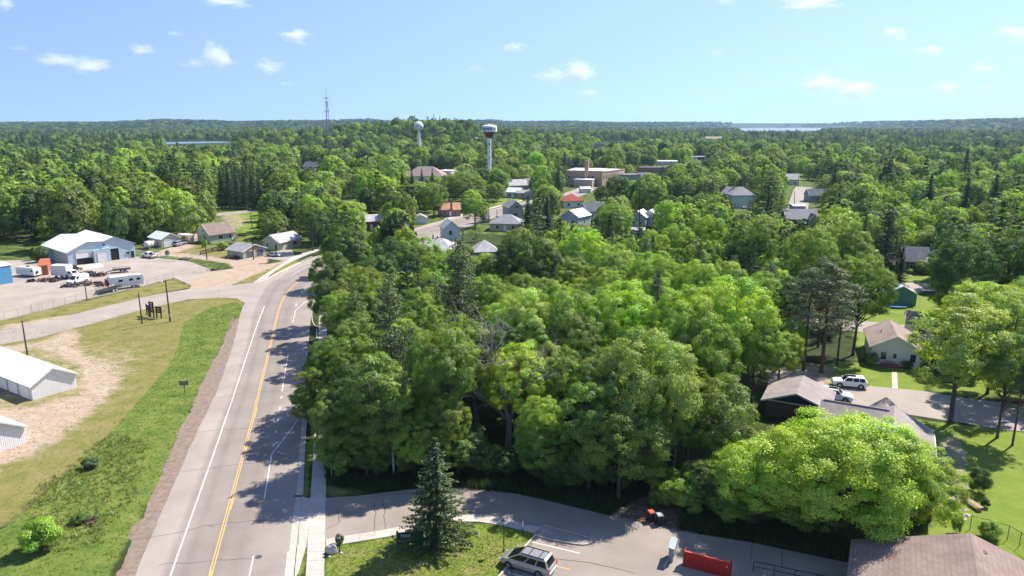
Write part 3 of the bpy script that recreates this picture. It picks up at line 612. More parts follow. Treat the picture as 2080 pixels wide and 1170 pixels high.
lod('spruce_mid', (121, 122), lambda s: conifer(s, 16, 3.5, .6, 16, 6, .55, .75, gap=.1, tuft=4, wd=.35), 16, 7)
lod('pine_mid', (131, 132), lambda s: whitepine(s, 19, 4.8, 2.5, .8, 8, .7, 7, 15), 19, 10)
TONES = dict(s=(.075, .125, .035), y=(.29, .425, .014), g=(.185, .285, .018), d=(.085, .158, .02), o=(.19, .27, .028), b=(.09, .165, .06), p=(.12, .165, .065), w=(.34, .42, .09), r=(.08, .05, .04), k=(.04, .08, .028), n=(.26, .19, .10), l=(.29, .41, .055))
TNAME = dict(s='dark green', y='yellow-green', g='fresh green', d='deep green', o='olive green', b='blue-green', p='grey-green', w='pale green', r='purple-leaved', k='blackish green', n='tan budding', l='light green')
KNAME = dict(lone_spruce='spruce_tree', shrub_tree='broadleaf_shrub', maple='maple_tree', ash='ash_tree', oak='oak_tree', aspen='aspen_tree', spruce='spruce_tree', white_pine='white_pine_tree', red_pine='red_pine_tree', bush='bush', willow='willow_tree',
             maple_mid='maple_tree', aspen_mid='aspen_tree', spruce_mid='spruce_tree', pine_mid='white_pine_tree')
rt = np.random.RandomState(5)
TREES = []
def tree(kind, x, y, H, D, tone, label=None, group=None, simple=False, rot=None, var=None, leaf_only=False):
    pr = PROTO[kind]; cm, tm, H0, D0 = pr[rt.randint(len(pr)) if var is None else var % len(pr)]
    t = np.array(TONES[tone]) * rt.uniform(.98, 1.3) * (1 + rt.normal(0, .05, 3)); sc = (D / D0, D / D0, H / H0); z = hz(x, y)
    rz = rt.uniform(0, 2 * pi) if rot is None else rot
    if tm is None:
        o = bpy.data.objects.new(KNAME[kind], cm); COL.objects.link(o); o.location = (x, y, z); o.rotation_euler = (0, 0, rz); o.scale = sc; o.color = (*t, 1)
    else:
        o = thing(KNAME[kind], None, None, (x, y, z), rz)
        c = bpy.data.objects.new('crown', cm); COL.objects.link(c); c.parent = o; c.color = (*t, 1)
        k = bpy.data.objects.new('trunk', tm); COL.objects.link(k); k.parent = o; k.scale = sc
        if kind in ('maple', 'oak', 'ash', 'aspen'): sz_ = min(sc[2], sc[0] * 1.15); c.scale = (sc[0], sc[1], sz_); c.location = (0, 0, H - H0 * sz_)
        else: c.scale = sc
    o['category'] = 'bush' if kind in ('bush', 'shrub_tree') else 'tree'
    if group: o['group'] = group
    if label: o['label'] = label
    u, v = px(x, y, z + H); ub, vb = px(x, y, z + H * .35); sz = D / math.hypot(x, y) * FPX
    TREES.append(dict(o=o, x=x, y=y, H=H, D=D, u=u, v=v, vc=vb, size=sz, kind=kind, tone=tone, label=label)); return o
def T(kind, u, v, H, D, tone, label=None, **k):        # by the place of its top
    x, y = at(u, v, H); uf, vf = px(x, y, 0); ve = np.interp(u, FE[0], FE[1])
    if vf > ve: x, y = at(u, ve); H = zat(v, y)        # the front row stands behind the edge of the drive
    return tree(kind, x, y, H, D, tone, label, **k)
def TB(kind, u, vb, H, D, tone, label=None, **k):      # by the place of its foot
    x, y = at(u, vb); return tree(kind, x, y, H, D, tone, label, **k)
FE = ([600, 640, 680, 760, 900, 1130, 1250, 1300, 1345, 1400, 1460, 1560, 1720, 1900, 1930, 2200], [820, 880, 960, 972, 965, 985, 1015, 980, 960, 1010, 1050, 1075, 1095, 1060, 900, 930])
NEAR = [
 ('maple', 700, 462, 15, 12, 'd'), ('maple', 800, 488, 16, 12, 'd'), ('maple', 672, 512, 15, 9.5, 'd'), ('maple', 722, 540, 15, 10.5, 'g'), ('maple', 760, 520, 14, 10, 'd'), ('maple', 862, 486, 15, 10.5, 'g'),
 ('white_pine', 930, 492, 22, 11, 'p'), ('white_pine', 788, 563, 22, 8.5, 'p'), ('ash', 720, 628, 15, 8.5, 'o'), ('ash', 850, 580, 17, 8, 'g'), ('ash', 722, 676, 14, 8, 'g'), ('maple', 664, 566, 12, 8, 'd'), ('maple', 690, 592, 13, 8, 'g'), ('maple', 668, 692, 12, 6.5, 'g'), ('ash', 650, 690, 11, 5.5, 'd'),
 ('ash', 645, 742, 12.5, 7.0, 'g'), ('maple', 622, 790, 8.5, 4.5, 'd'), ('maple', 695, 782, 11.5, 7.4, 'o'), ('aspen', 765, 690, 17, 8, 'g'), ('aspen', 800, 725, 16.5, 7, 'g'), ('aspen', 705, 722, 14, 6.5, 'd'),
 ('aspen', 745, 800, 13, 5.5, 'g'), ('maple', 842, 842, 9, 6, 'y'), ('maple', 905, 668, 17, 9, 'g'), ('maple', 900, 800, 12.5, 7, 'g'), ('ash', 955, 645, 16, 7, 'o'), ('ash', 930, 860, 11, 5.5, 'g'), ('maple', 1005, 655, 15, 8, 'd'),
 ('maple', 1096, 805, 11.5, 5.8, 'y'), ('maple', 1108, 852, 11, 7.5, 'g'), ('ash', 1195, 765, 15, 8, 'g'), ('maple', 1255, 815, 14, 11, 'g'), ('maple', 1310, 672, 18, 12.5, 'l'), ('ash', 1475, 752, 13.5, 9, 'o'),
 ('maple', 1490, 565, 20, 13.5, 'y'), ('maple', 1392, 588, 19, 11, 'y'), ('maple', 1265, 578, 18, 11.5, 'y'), ('maple', 1150, 585, 18, 12, 'g'), ('maple', 1062, 588, 18, 10.5, 'l'), ('maple', 1160, 642, 15, 9, 'o'),
 ('maple', 1070, 476, 19, 13.5, 'd'), ('maple', 1185, 462, 17, 12, 'y'), ('maple', 1250, 498, 16, 10, 'l'), ('maple', 1332, 512, 17, 11, 'y'), ('maple', 1445, 438, 16, 11, 'y'), ('maple', 1535, 442, 19, 12.5, 'g'),
 ('maple', 1375, 455, 15, 10, 'y'), ('maple', 1330, 470, 14, 9, 'y'), ('white_pine', 1422, 500, 16, 6.5, 'k'), ('maple', 1420, 530, 17, 9, 'y'), ('maple', 1550, 555, 14, 8, 'g'), ('maple', 1650, 465, 18, 12, 'g'), ('maple', 1722, 452, 18, 13, 'g'),
 ('maple', 1755, 518, 18, 12, 'g'), ('maple', 1680, 520, 17, 9, 'd'), 
 ('maple', 1590, 672, 9, 7.5, 'y'), ('oak', 1690, 850, 14, 18, 'y'), ('oak', 1828, 905, 11.5, 12.5, 'y'), ('maple', 1530, 905, 10.5, 10, 'y'), ('ash', 1440, 925, 9, 6.5, 'o'), ('ash', 1500, 960, 8, 6, 'o'), ('maple', 1610, 970, 8, 8, 'g'),
 ('maple', 1965, 478, 19, 13, 'd'), ('maple', 2060, 470, 19, 13, 'd'), ('ash', 2075, 590, 17, 9, 'l'), ('maple', 2060, 680, 14, 8, 'g'), 
 ('maple', 1360, 780, 13, 8, 'g'), ('maple', 1300, 760, 13, 8, 'g'), ('ash', 1145, 700, 14, 7, 'g'), ('ash', 1225, 705, 14, 8, 'o'), ('maple', 830, 660, 14, 8, 'g'),
 ('aspen', 870, 720, 14, 6, 'g'), ('maple', 1040, 650, 13, 7, 'b'), ('maple', 1440, 650, 16, 10, 'g'), ('maple', 1540, 650, 15, 8, 'g'), ('maple', 1200, 600, 15, 9, 'g'), ('maple', 1110, 510, 15, 9, 'g'), ('maple', 985, 560, 14, 9, 'g'),
 ('maple', 630, 415, 15, 9.5, 'd'), ('maple', 1020, 580, 12, 8, 'k'), ('ash', 880, 640, 12, 7, 'o'), ('maple', 1000, 520, 14, 8, 'd'), 
]
KX = []
def TBT(kind, u, vt, vb, wpx, tone, keep=.5, label=None):     # by foot and top
    x, y = at(u, vb); H = zat(vt, y) - 0; D = wpx * math.hypot(x, y) / FPX; tree(kind, x, y, H, D, tone, label); KX.append((u - wpx * .35, vt, u + wpx * .35, vt + (vb - vt) * keep, y)) if keep else None
for a in NEAR: T(*a)
for a in (('red_pine', 1632, 545, 752, 125, 'p', 0), ('red_pine', 1668, 538, 757, 150, 'p', 0), ('red_pine', 1700, 590, 742, 85, 'p', 0), ('ash', 1930, 592, 860, 180, 'l', .2), ('red_pine', 2056, 742, 905, 72, 'p', 0), ('maple', 2005, 640, 800, 130, 'g', 0), ('lone_spruce', 1822, 503, 612, 46, 'k', .6),
          ('lone_spruce', 1072, 396, 475, 44, 'k'), ('lone_spruce', 1110, 402, 478, 50, 'k'), ('lone_spruce', 982, 398, 452, 32, 'k'), ('lone_spruce', 1133, 338, 402, 30, 'k'), ('white_pine', 1555, 350, 475, 92, 'd'), ('lone_spruce', 1955, 303, 385, 30, 'k'), ('white_pine', 1795, 420, 550, 78, 'k'), ('lone_spruce', 1748, 432, 545, 50, 'p'),
          ('lone_spruce', 1880, 355, 460, 48, 'k'), ('lone_spruce', 1955, 362, 460, 44, 'k'), ('lone_spruce', 2012, 355, 455, 44, 'k'), ('lone_spruce', 1690, 330, 410, 36, 'p'), ('lone_spruce', 818, 340, 394, 18, 'k'), ('lone_spruce', 838, 345, 396, 20, 'k'), ('lone_spruce', 858, 343, 396, 20, 'k'), ('lone_spruce', 879, 342, 392, 18, 'k'),
          ('lone_spruce', 452, 338, 425, 28, 'k'), ('lone_spruce', 468, 332, 424, 28, 'k'), ('lone_spruce', 484, 338, 426, 28, 'k'), ('lone_spruce', 499, 333, 424, 28, 'k'), ('lone_spruce', 514, 341, 425, 26, 'k'), ('lone_spruce', 529, 345, 424, 26, 'k'), ('maple', 965, 400, 462, 62, 'g', .6), ('maple', 1385, 366, 420, 50, 'd', .6), ('maple', 1255, 357, 415, 62, 'd', .6), ('maple', 1220, 378, 420, 36, 'd', .6), ('maple', 945, 352, 420, 105, 'o', .5), ('maple', 1012, 348, 400, 40, 'd', .4), ('maple', 882, 372, 440, 66, 'g', .5), ('ash', 1885, 458, 520, 60, 'w', .6), ('maple', 1245, 415, 500, 82, 'o', .5)): TBT(*a)
tree('lone_spruce', *at(889, 1104), 11.0, 7.9, 's', 'blue-green spruce standing alone on the lawn in front of the driveway')
TB('bush', 86, 1118, 3.0, 3.6, 'y', 'round yellow-green bush alone in the tall roadside grass')
for u, v, H, D, tn, lb in ((690, 1105, 1.0, .9, 'd', 'small clipped green shrub behind the lamp post and boulder'), (1986, 1000, 2.6, 2.4, 'd', 'leafy green shrub behind the brown garden bench'),
                           (1942, 1082, 2.2, 1.1, 'g', 'slim upright sapling behind the brown shingled roof'), (2010, 1092, 1.6, 2.2, 'l', 'pale low bush against the green net fence'),
                           (1770, 742, 2.0, 2.2, 'g', 'rounded green bush at the left corner of the cream bungalow'), (1842, 748, 1.2, 2.0, 'd', 'low dark shrub under the right window of the cream bungalow'),
                           (160, 1062, .8, 1.7, 'd', 'low dark weedy bush in the tall roadside grass'), (185, 950, 1.2, 2.0, 'b', 'grey-green scrub bush at the edge of the mown strip'),
                           (2000, 1030, .9, 1.0, 'd', 'little dark shrub at the near end of the garden bench'), (1850, 556, 1.2, 2, 'y', 'yellow-green bush by the door of the slate roofed house'),
                           (1872, 556, 3.4, 4.5, 'g', 'green bush beside the slate roofed house and big maple'), (340, 520, 1.6, 1.4, 'd', 'small bush by the yard fence near the pickup'),
                           (455, 508, 2.6, 3.2, 'y', 'yellow-green bush beside the old garage'), (415, 503, 2.6, 2.0, 'y', 'young yellow-green shrub by the dark board fence'),
                           (85, 532, 4.2, 4.0, 'd', 'dark green bush against the blue metal workshop wall'), (70, 528, 3.6, 2.5, 'd', 'narrow green bush left against the blue metal workshop wall'),
                           (1755, 545, 2.5, 4, 'y', 'bright bush left of the slate roofed house'), (1340, 1030, 2.0, 2.5, 'o', 'dry brushy bush behind the two wheeled bins')):
    TB('bush', u, v, H, D, tn, lb)
# shrubby edge of the wood along the drive, foliage down to the ground
ed = resample(P((668, 968), (760, 978), (900, 970), (1010, 980), (1130, 995), (1240, 1022), (1290, 1000)), 22); re_ = np.random.RandomState(31)
for i, (x_, y_) in enumerate(ed): tree('shrub_tree', x_ + re_.normal(0, .7), y_ + 1.5 + re_.uniform(-.5, 2.2), re_.uniform(4, 7.5) * (.55 if -5 < x_ < 3 else 1), re_.uniform(5, 7) * (.7 if -5 < x_ < 3 else 1), re_.choice(['d', 'g', 'd', 'o', 'g']))
ed = resample(P((1395, 1045), (1460, 1062), (1560, 1078), (1640, 1090), (1715, 1100)), 9)
for i, (x_, y_) in enumerate(ed): tree('shrub_tree', x_ + re_.normal(0, .7), y_ + 1.5 + re_.uniform(-.5, 1), re_.uniform(3.2, 5), re_.uniform(4.5, 6), re_.choice(['d', 'g', 'y']))
# undergrowth along the foot of the wood
def DT():   # dead standing tree
    r = np.random.RandomState(9); mb = MB()
    def br(p, d, L, r0, dep):
        q = [p]; n_ = 4
        for i in range(n_): d = unit(d + r.normal(0, .16, 3) + np.array((0, 0, .05))); q.append(q[-1] + d * L / n_)
        rr = [max(.025, r0 * (1 - .6 * i / n_)) for i in range(n_ + 1)]; mb.tube(q, rr, 6 if dep < 2 else 3, False)
        if dep < 5:
            for k in range(3 if dep else 7):
                i = r.randint(1, n_ + 1) if dep else r.randint(2, n_ + 1); e = unit(d + r.normal(0, .75, 3)); e[2] = abs(e[2]) * .5 + (.15 if dep else .35)
                br(q[i], unit(e), L * r.uniform(.45, .75), rr[i] * .62, dep + 1)
    br(np.array((0, 0, -.2)), np.array((.03, 0, 1.)), 8.8, .5, 0); return mb
dx_, dy_ = at(1032, 925); o = thing('dead_tree', 'bare grey dead tree with crooked branches among the green maples', 'tree', (dx_, dy_ + .8, 0)); o.scale = (1.05,) * 3; DT().build('trunk', DEADW, o, True)
dm = o.children[0].data
for u, v, s_, rz in ((1090, 900, .8, 2.1), (968, 900, .75, 4.2), (1375, 1000, .5, 1.0)):
    x_, y_ = at(u, v); dup(o, (x_, y_ + 3, 0), rz, {1090: 'bare grey dead tree leaning right of the larger dead tree', 968: 'smaller bare grey dead tree left of the large dead tree', 1375: 'small leafless dry tree at the dark gap behind the wheeled bins'}[u], s_)

# ---- keep-outs: parts of the view that the photograph leaves clear (u0, v0, u1, v1, distance of what shows there)
KEEP = [(-80, 480, 75, 625, 235), (975, 725, 1090, 900, 76), (1540, 755, 1700, 840, 98), (0, 560, 660, 1300, 300), (286, 466, 366, 505, 235), (366, 448, 480, 560, 240), (456, 490, 600, 560, 220), (536, 468, 600, 515, 230), (50, 480, 280, 560, 215), (0, 520, 60, 600, 210), (600, 500, 640, 560, 230),
        (440, 424, 520, 450, 320), (612, 328, 641, 343, 640), (745, 440, 770, 460, 280), (898, 408, 934, 436, 330), (845, 434, 871, 450, 320), (872, 440, 940, 462, 320), (908, 455, 931, 478, 270),
        (997, 438, 1050, 462, 290), (1036, 416, 1060, 436, 330), (1000, 404, 1062, 424, 350), (1138, 424, 1172, 448, 310), (1196, 420, 1212, 438, 310), (1148, 392, 1186, 414, 380), (1152, 345, 1250, 368, 520), (1158, 362, 1215, 385, 470),
        (1030, 386, 1050, 400, 380), (1056, 390, 1080, 400, 380), (1036, 366, 1072, 382, 460), (1284, 434, 1326, 468, 290), (832, 342, 893, 356, 560), (895, 345, 913, 353, 560), (978, 252, 1012, 343, 470), (841, 249, 860, 287, 800),
        (1407, 313, 1438, 326, 800), (1338, 328, 1376, 334, 740), (1310, 338, 1350, 352, 560), (1256, 345, 1300, 362, 520), (1494, 386, 1526, 415, 400), (1477, 382, 1500, 395, 430), (1600, 334, 1622, 362, 560), (1600, 358, 1660, 425, 480),
        (1630, 382, 1668, 400, 400), (1600, 402, 1632, 420, 380), (1600, 425, 1660, 452, 330), (1832, 508, 1885, 550, 200), (1800, 550, 1900, 592, 180), (1800, 592, 1866, 625, 170), (1752, 600, 1870, 780, 160), (1690, 760, 2080, 860, 130),
        (848, 488, 912, 512, 225), (973, 500, 1003, 522, 225), (1505, 258, 1665, 266, 9000), (335, 288, 465, 296, 2000), (655, 178, 672, 274, 720), (1270, 322, 1320, 334, 640), (1490, 415, 1530, 436, 330), (1900, 860, 2080, 1170, 100), (660, 990, 1500, 1200, 90), (1700, 1080, 2080, 1300, 80),
        (1228, 283, 1285, 290, 1400), (1206, 292, 1224, 300, 1100), (1436, 276, 1464, 282, 1500), (690, 395, 720, 410, 380), (60, 295, 105, 302, 1200), (655, 290, 705, 302, 900)]
KEEP += KX
def blocked(x, y, H, D):
    d = y; z = hz(x, y); u0, vt = px(x, y, z + H); _, vb = px(x, y, z); r = D * .42 / d * FPX
    for a, b, c, e, dd in KEEP:
        if d < dd * 1.03 and u0 + r > a and u0 - r < c and vt + (vb - vt) * .06 < e and vb > b: return True
    return False
def inpoly(x, y, poly):
    c = False
    for i in range(len(poly)):
        (ax, ay), (bx, by) = poly[i], poly[i - 1]
        if (ay > y) != (by > y) and x < (bx - ax) * (y - ay) / (by - ay) + ax: c = not c
    return c
BUILT = []     # (x, y, radius) of buildings, filled by house()

# ================================================================ BUILDINGS
def siding(name, col, pitch=.2, vertical=False, rough=.75, depth=.35, metal=0.0):
    """painted boards or ribbed sheet: relief from a wave over the wall's own coordinates"""
    m = mat(name, col, rough, metal, var=.06, scale=.8); n = m.node_tree.nodes; l = m.node_tree.links
    tc = n.new('ShaderNodeTexCoord'); sp = n.new('ShaderNodeSeparateXYZ'); l.new(tc.outputs['Object'], sp.inputs[0])
    ad = n.new('ShaderNodeMath'); ad.operation = 'ADD'; l.new(sp.outputs[0], ad.inputs[0]); l.new(sp.outputs[1], ad.inputs[1])
    src = ad.outputs[0] if vertical else sp.outputs[2]
    dv = n.new('ShaderNodeMath'); dv.operation = 'DIVIDE'; l.new(src, dv.inputs[0]); dv.inputs[1].default_value = pitch
    fr = n.new('ShaderNodeMath'); fr.operation = 'FRACT'; l.new(dv.outputs[0], fr.inputs[0])
    if vertical:
        pw = n.new('ShaderNodeMath'); pw.operation = 'GREATER_THAN'; pw.inputs[1].default_value = .75; l.new(fr.outputs[0], pw.inputs[0]); h = pw.outputs[0]
    else: h = fr.outputs[0]
    bp = n.new('ShaderNodeBump'); bp.inputs['Strength'].default_value = depth; bp.inputs['Distance'].default_value = .03; l.new(h, bp.inputs['Height']); l.new(bp.outputs[0], n['Principled BSDF'].inputs['Normal'])
    return m
def shingles(name, col, var=.09, row=.28):
    m = bpy.data.materials.new(name); m.use_nodes = True; n = m.node_tree.nodes; l = m.node_tree.links; b = n['Principled BSDF']; b.inputs['Roughness'].default_value = .95; b.inputs['Specular IOR Level'].default_value = .15
    tc = n.new('ShaderNodeTexCoord'); mp = n.new('ShaderNodeMapping'); l.new(tc.outputs['Object'], mp.inputs[0])
    sp = n.new('ShaderNodeSeparateXYZ'); l.new(tc.outputs['Object'], sp.inputs[0])
    # courses follow the height on the slope, tabs follow the eave
    cmb = n.new('ShaderNodeCombineXYZ'); ad = n.new('ShaderNodeMath'); ad.operation = 'ADD'; l.new(sp.outputs[0], ad.inputs[0]); l.new(sp.outputs[1], ad.inputs[1])
    l.new(ad.outputs[0], cmb.inputs[0]); l.new(sp.outputs[2], cmb.inputs[1])
    br = n.new('ShaderNodeTexBrick'); br.inputs['Scale'].default_value = 1; br.inputs['Brick Width'].default_value = .33; br.inputs['Row Height'].default_value = row * .5; br.inputs['Mortar Size'].default_value = .014
    c = np.array(col); br.inputs['Color1'].default_value = (*(c * (1 - var)), 1); br.inputs['Color2'].default_value = (*(c * (1 + var)), 1); br.inputs['Mortar'].default_value = (*(c * .84), 1)
    l.new(cmb.outputs[0], br.inputs['Vector'])
    no = n.new('ShaderNodeTexNoise'); no.inputs['Scale'].default_value = .5; no.inputs['Detail'].default_value = 6; l.new(tc.outputs['Object'], no.inputs[0])
    rp = n.new('ShaderNodeValToRGB'); rp.color_ramp.elements[0].position = .3; rp.color_ramp.elements[0].color = (.82, .82, .82, 1); rp.color_ramp.elements[1].position = .7; rp.color_ramp.elements[1].color = (1.12, 1.1, 1.1, 1); l.new(no.outputs['Fac'], rp.inputs[0])
    mx = n.new('ShaderNodeMix'); mx.data_type = 'RGBA'; mx.blend_type = 'MULTIPLY'; mx.inputs[0].default_value = 1; l.new(br.outputs['Color'], mx.inputs[6]); l.new(rp.outputs[0], mx.inputs[7]); l.new(mx.outputs[2], b.inputs['Base Color'])
    bp = n.new('ShaderNodeBump'); bp.inputs['Strength'].default_value = .2; bp.inputs['Distance'].default_value = .01; l.new(br.outputs['Fac'], bp.inputs['Height']); bp.invert = True; l.new(bp.outputs[0], b.inputs['Normal'])
    MATS[name] = m; return m
GLASS = mat('glass_dark', (.025, .032, .042), .12, var=.2, scale=1, spec=.6)
TRIM = mat('trim_white', (.72, .71, .68), .6, var=.05); DOORW = mat('door_white', (.74, .73, .70), .5, var=.04); DARKIN = mat('interior_dark', (.03, .022, .022), .95)
C_ = dict(white=(.66, .65, .62), cream=(.70, .67, .60), beige=(.50, .46, .36), tan=(.46, .38, .28), pgreen=(.44, .47, .34), ggreen=(.36, .37, .31), mint=(.42, .56, .50), teal=(.10, .28, .25), lblue=(.36, .44, .52), grey=(.36, .35, .34), dgrey=(.14, .14, .15),
          navy=(.03, .035, .07), brick=(.30, .17, .12), brickt=(.42, .29, .21), brown=(.12, .075, .055), red=(.28, .04, .035), pblue=(.34, .46, .50), blue=(.10, .26, .46), slate=(.3, .32, .34))
for k, c in C_.items(): siding('wall_' + k, c)
R_ = dict(brown=(.25, .19, .162), tanr=(.36, .27, .23), grey=(.32, .31, .32), dgrey=(.17, .17, .185), lgrey=(.44, .43, .43), slate=(.13, .145, .165), red=(.36, .10, .07), orange=(.44, .26, .16), green=(.3, .4, .36), mauve=(.30, .24, .215), taupe=(.30, .262, .245))
for k, c in R_.items(): shingles('roof_' + k, c)
siding('metal_white', (.78, .79, .80), .35, True, .4, .4, .0); siding('metal_pale', (.66, .72, .77), .4, True, .4, .4, .0); siding('metal_grey', (.45, .50, .55), .4, True, .4, .5, .3); mat('flat_white', (.70, .69, .67), .8, var=.06, scale=.3); mat('flat_tan', (.5, .47, .42), .9)
siding('ribbed_pale_blue', (.44, .555, .60), .5, True, .5, .5); siding('ribbed_blue', (.09, .27, .48), .35, True, .5, .8); siding('ribbed_white', (.72, .72, .72), .3, True, .5, .8)

def window(root, wall, a, z0, w, h, D, Wd, m=None, name='window', frame=TRIM, cols=1, proud=.05):
    """frame round a recessed-looking pane, on wall F(ront) B L R at distance a along it"""
    if wall == 'F': o, t, nn = np.array((a, 0, z0)), np.array((1., 0, 0)), np.array((0, -1., 0))
    elif wall == 'B': o, t, nn = np.array((a, D, z0)), np.array((1., 0, 0)), np.array((0, 1., 0))
    elif wall == 'L': o, t, nn = np.array((0, a, z0)), np.array((0, 1., 0)), np.array((-1., 0, 0))
    else: o, t, nn = np.array((Wd, a, z0)), np.array((0, 1., 0)), np.array((1., 0, 0))
    up = np.array((0, 0, 1.)); f = min(.09, w * .12) if frame is not None else 0
    def panel(p, q, z_0, z_1, d0, d1):
        mb = MB(); A = o + t * p + up * z_0; B = o + t * q + up * z_0
        R = [[A + nn * d0, B + nn * d0, B + nn * d1, A + nn * d1], [A + nn * d0 + up * (z_1 - z_0), B + nn * d0 + up * (z_1 - z_0), B + nn * d1 + up * (z_1 - z_0), A + nn * d1 + up * (z_1 - z_0)]]
        return mb.loft(R)
    wv = bpy.data.objects.new(name, None) if False else None
    fr = MB()
    for (p, q, r, s_) in ((-f, 0, -f, h + f), (w, w + f, -f, h + f), (0, w, h, h + f), (0, w, -f, 0)) + tuple((w * i / cols - .025, w * i / cols + .025, 0, h) for i in range(1, cols)):
        k = panel(p, q, r, s_, .003, proud + .02); b = len(fr.v); fr.v += k.v; fr.f += [tuple(b + i for i in ff) for ff in k.f]
    if frame is not None:
        wv = fr.build(name, frame, root); panel(0, w, 0, h, .004, proud * .4).build('pane' if m is None else 'panel', m or GLASS, wv)
    else: wv = panel(0, w, 0, h, .004, proud).build(name, m or GLASS, root)
    return wv
def house(name, label, A, B, depth, eave, ridge, ax='x', wall='white', roof='grey', ov=.4, hip=False, feats=(), cat='house', chim=(), thick=.16, rmat=None, wmat=None, group=None, trim=True, z0=0.0, gmat=None):
    """A, B: foot of the front wall's left and right corners (as seen from the camera); depth away from it"""
    A = np.array(A); B = np.array(B); w = float(np.linalg.norm(B - A)); rz = atan2(B[1] - A[1], B[0] - A[0])
    root = thing(name, label, cat, (A[0], A[1], hz(A[0], A[1]) + z0), rz, group); d = depth
    c = (A + B) / 2 + np.array((-sin(rz), cos(rz))) * d / 2; BUILT.append((c[0], c[1], min(max(w, d) * .5, 11)))
    wm_ = wmat or 'wall_' + wall; rm = rmat or 'roof_' + roof; mb = MB(); zb = -.4
    P_ = [(0, 0), (w, 0), (w, d), (0, d)]
    mb.loft([[(x, y, zb) for x, y in P_], [(x, y, eave) for x, y in P_]])
    if not hip and ridge > eave:
        if ax == 'x':
            for x in (0, w): mb.face((x, 0, eave), (x, d, eave), (x, d / 2, ridge))
            mb.f[-1] = mb.f[-1]
        else:
            for y in (0, d): mb.face((0, y, eave), (w, y, eave), (w / 2, y, ridge))
    mb.build('wall', wm_, root); rb = MB(); t = thick
    if ridge <= eave + .01:
        rb.box(w / 2, d / 2, eave + .1, w + .3, d + .3, .2); rb.build('roof', rm, root)
        pb = MB()
        for cx, cy, sx, sy in ((w / 2, 0, w + .34, .3), (w / 2, d, w + .34, .3), (0, d / 2, .3, d - .3), (w, d / 2, .3, d - .3)): pb.box(cx, cy, eave + .32, sx, sy, .5)
        pb.build('parapet', wm_, root)
    elif hip:
        s_ = (ridge - eave) / (min(w, d) / 2); e = eave - ov * s_ + t; r_ = ridge + t
        x0, x1, y0, y1 = -ov, w + ov, -ov, d + ov
        if w >= d: a, b = (d / 2, d / 2, r_), (w - d / 2, d / 2, r_)
        else: a, b = (w / 2, w / 2, r_), (w / 2, d - w / 2, r_)
        if w >= d: F = [[(x0, y0, e), (x1, y0, e), b, a], [(x1, y1, e), (x0, y1, e), a, b], [(x0, y1, e), (x0, y0, e), a], [(x1, y0, e), (x1, y1, e), b]]
        else: F = [[(x0, y0, e), (x1, y0, e), a], [(x1, y1, e), (x0, y1, e), b], [(x0, y1, e), (x0, y0, e), a, b], [(x1, y0, e), (x1, y1, e), b, a]]
        for f in F: rb.slab(f, t)
        rf_ = rb.build('roof', rm, root)
    else:
        if ax == 'x':
            s_ = (ridge - eave) / (d / 2); e = eave - ov * s_ + t; r_ = ridge + t; g = ov * .7
            F = [[(-g, -ov, e), (w + g, -ov, e), (w + g, d / 2, r_), (-g, d / 2, r_)], [(w + g, d + ov, e), (-g, d + ov, e), (-g, d / 2, r_), (w + g, d / 2, r_)]]
            gab = [((-g, -ov), (-g, d / 2), (-g, d + ov)), ((w + g, -ov), (w + g, d / 2), (w + g, d + ov))]
        else:
            s_ = (ridge - eave) / (w / 2); e = eave - ov * s_ + t; r_ = ridge + t; g = ov * .7
            F = [[(-ov, d + g, e), (-ov, -g, e), (w / 2, -g, r_), (w / 2, d + g, r_)], [(w + ov, -g, e), (w + ov, d + g, e), (w / 2, d + g, r_), (w / 2, -g, r_)]]
            gab = [((-ov, -g), (w / 2, -g), (w + ov, -g)), ((-ov, d + g), (w / 2, d + g), (w + ov, d + g))]
        for f in F: rb.slab(f, t)
        rf_ = rb.build('roof', rm, root)
        if trim:
            sg = -1
            for (p, q, r) in gab:
                tb = MB(); o_ = (sg * .03, 0) if ax == 'x' else (0, sg * .03); sg = 1
                tb.bar((p[0] + o_[0], p[1] + o_[1], e - t * .55), (q[0] + o_[0], q[1] + o_[1], r_ - t * .55), .06, .24); tb.bar((q[0] + o_[0], q[1] + o_[1], r_ - t * .55), (r[0] + o_[0], r[1] + o_[1], e - t * .55), .06, .24)
                tb.build('bargeboard', TRIM, root)
    for f in feats:
        k, wl, a, z_, ww, hh = f[:6]; m = f[6] if len(f) > 6 else None; L = w if wl in 'FB' else d; a0 = a * L - ww / 2
        if k == 'w': window(root, wl, a0, z_, ww, hh, d, w, cols=2 if ww > 1.2 else 1)
        elif k == 'd': window(root, wl, a0, z_, ww, hh, d, w, m or DOORW, 'door')
        elif k == 'g': window(root, wl, a0, z_, ww, hh, d, w, m or DOORW, 'garage_door')
        elif k == 'o': window(root, wl, a0, z_, ww, hh, d, w, DARKIN, 'opening', mat('frame_metal', (.3, .36, .4), .6))
        elif k == 'p': window(root, wl, a0, z_, ww, hh, d, w, m, 'sign_board', None, proud=.12)
    for (x, y, zt_, s_, mm) in chim:
        mb = MB().box(x * w, y * d, (eave + zt_) / 2, s_, s_, zt_ - eave); mb.build('chimney', mm, root); 
    return root
def vent(root, x, y, z, r=.15, h=.4, m='trim_white'): return MB().cyl(x, y, z - .3, z + h, r, n=8).build('vent', m, root)

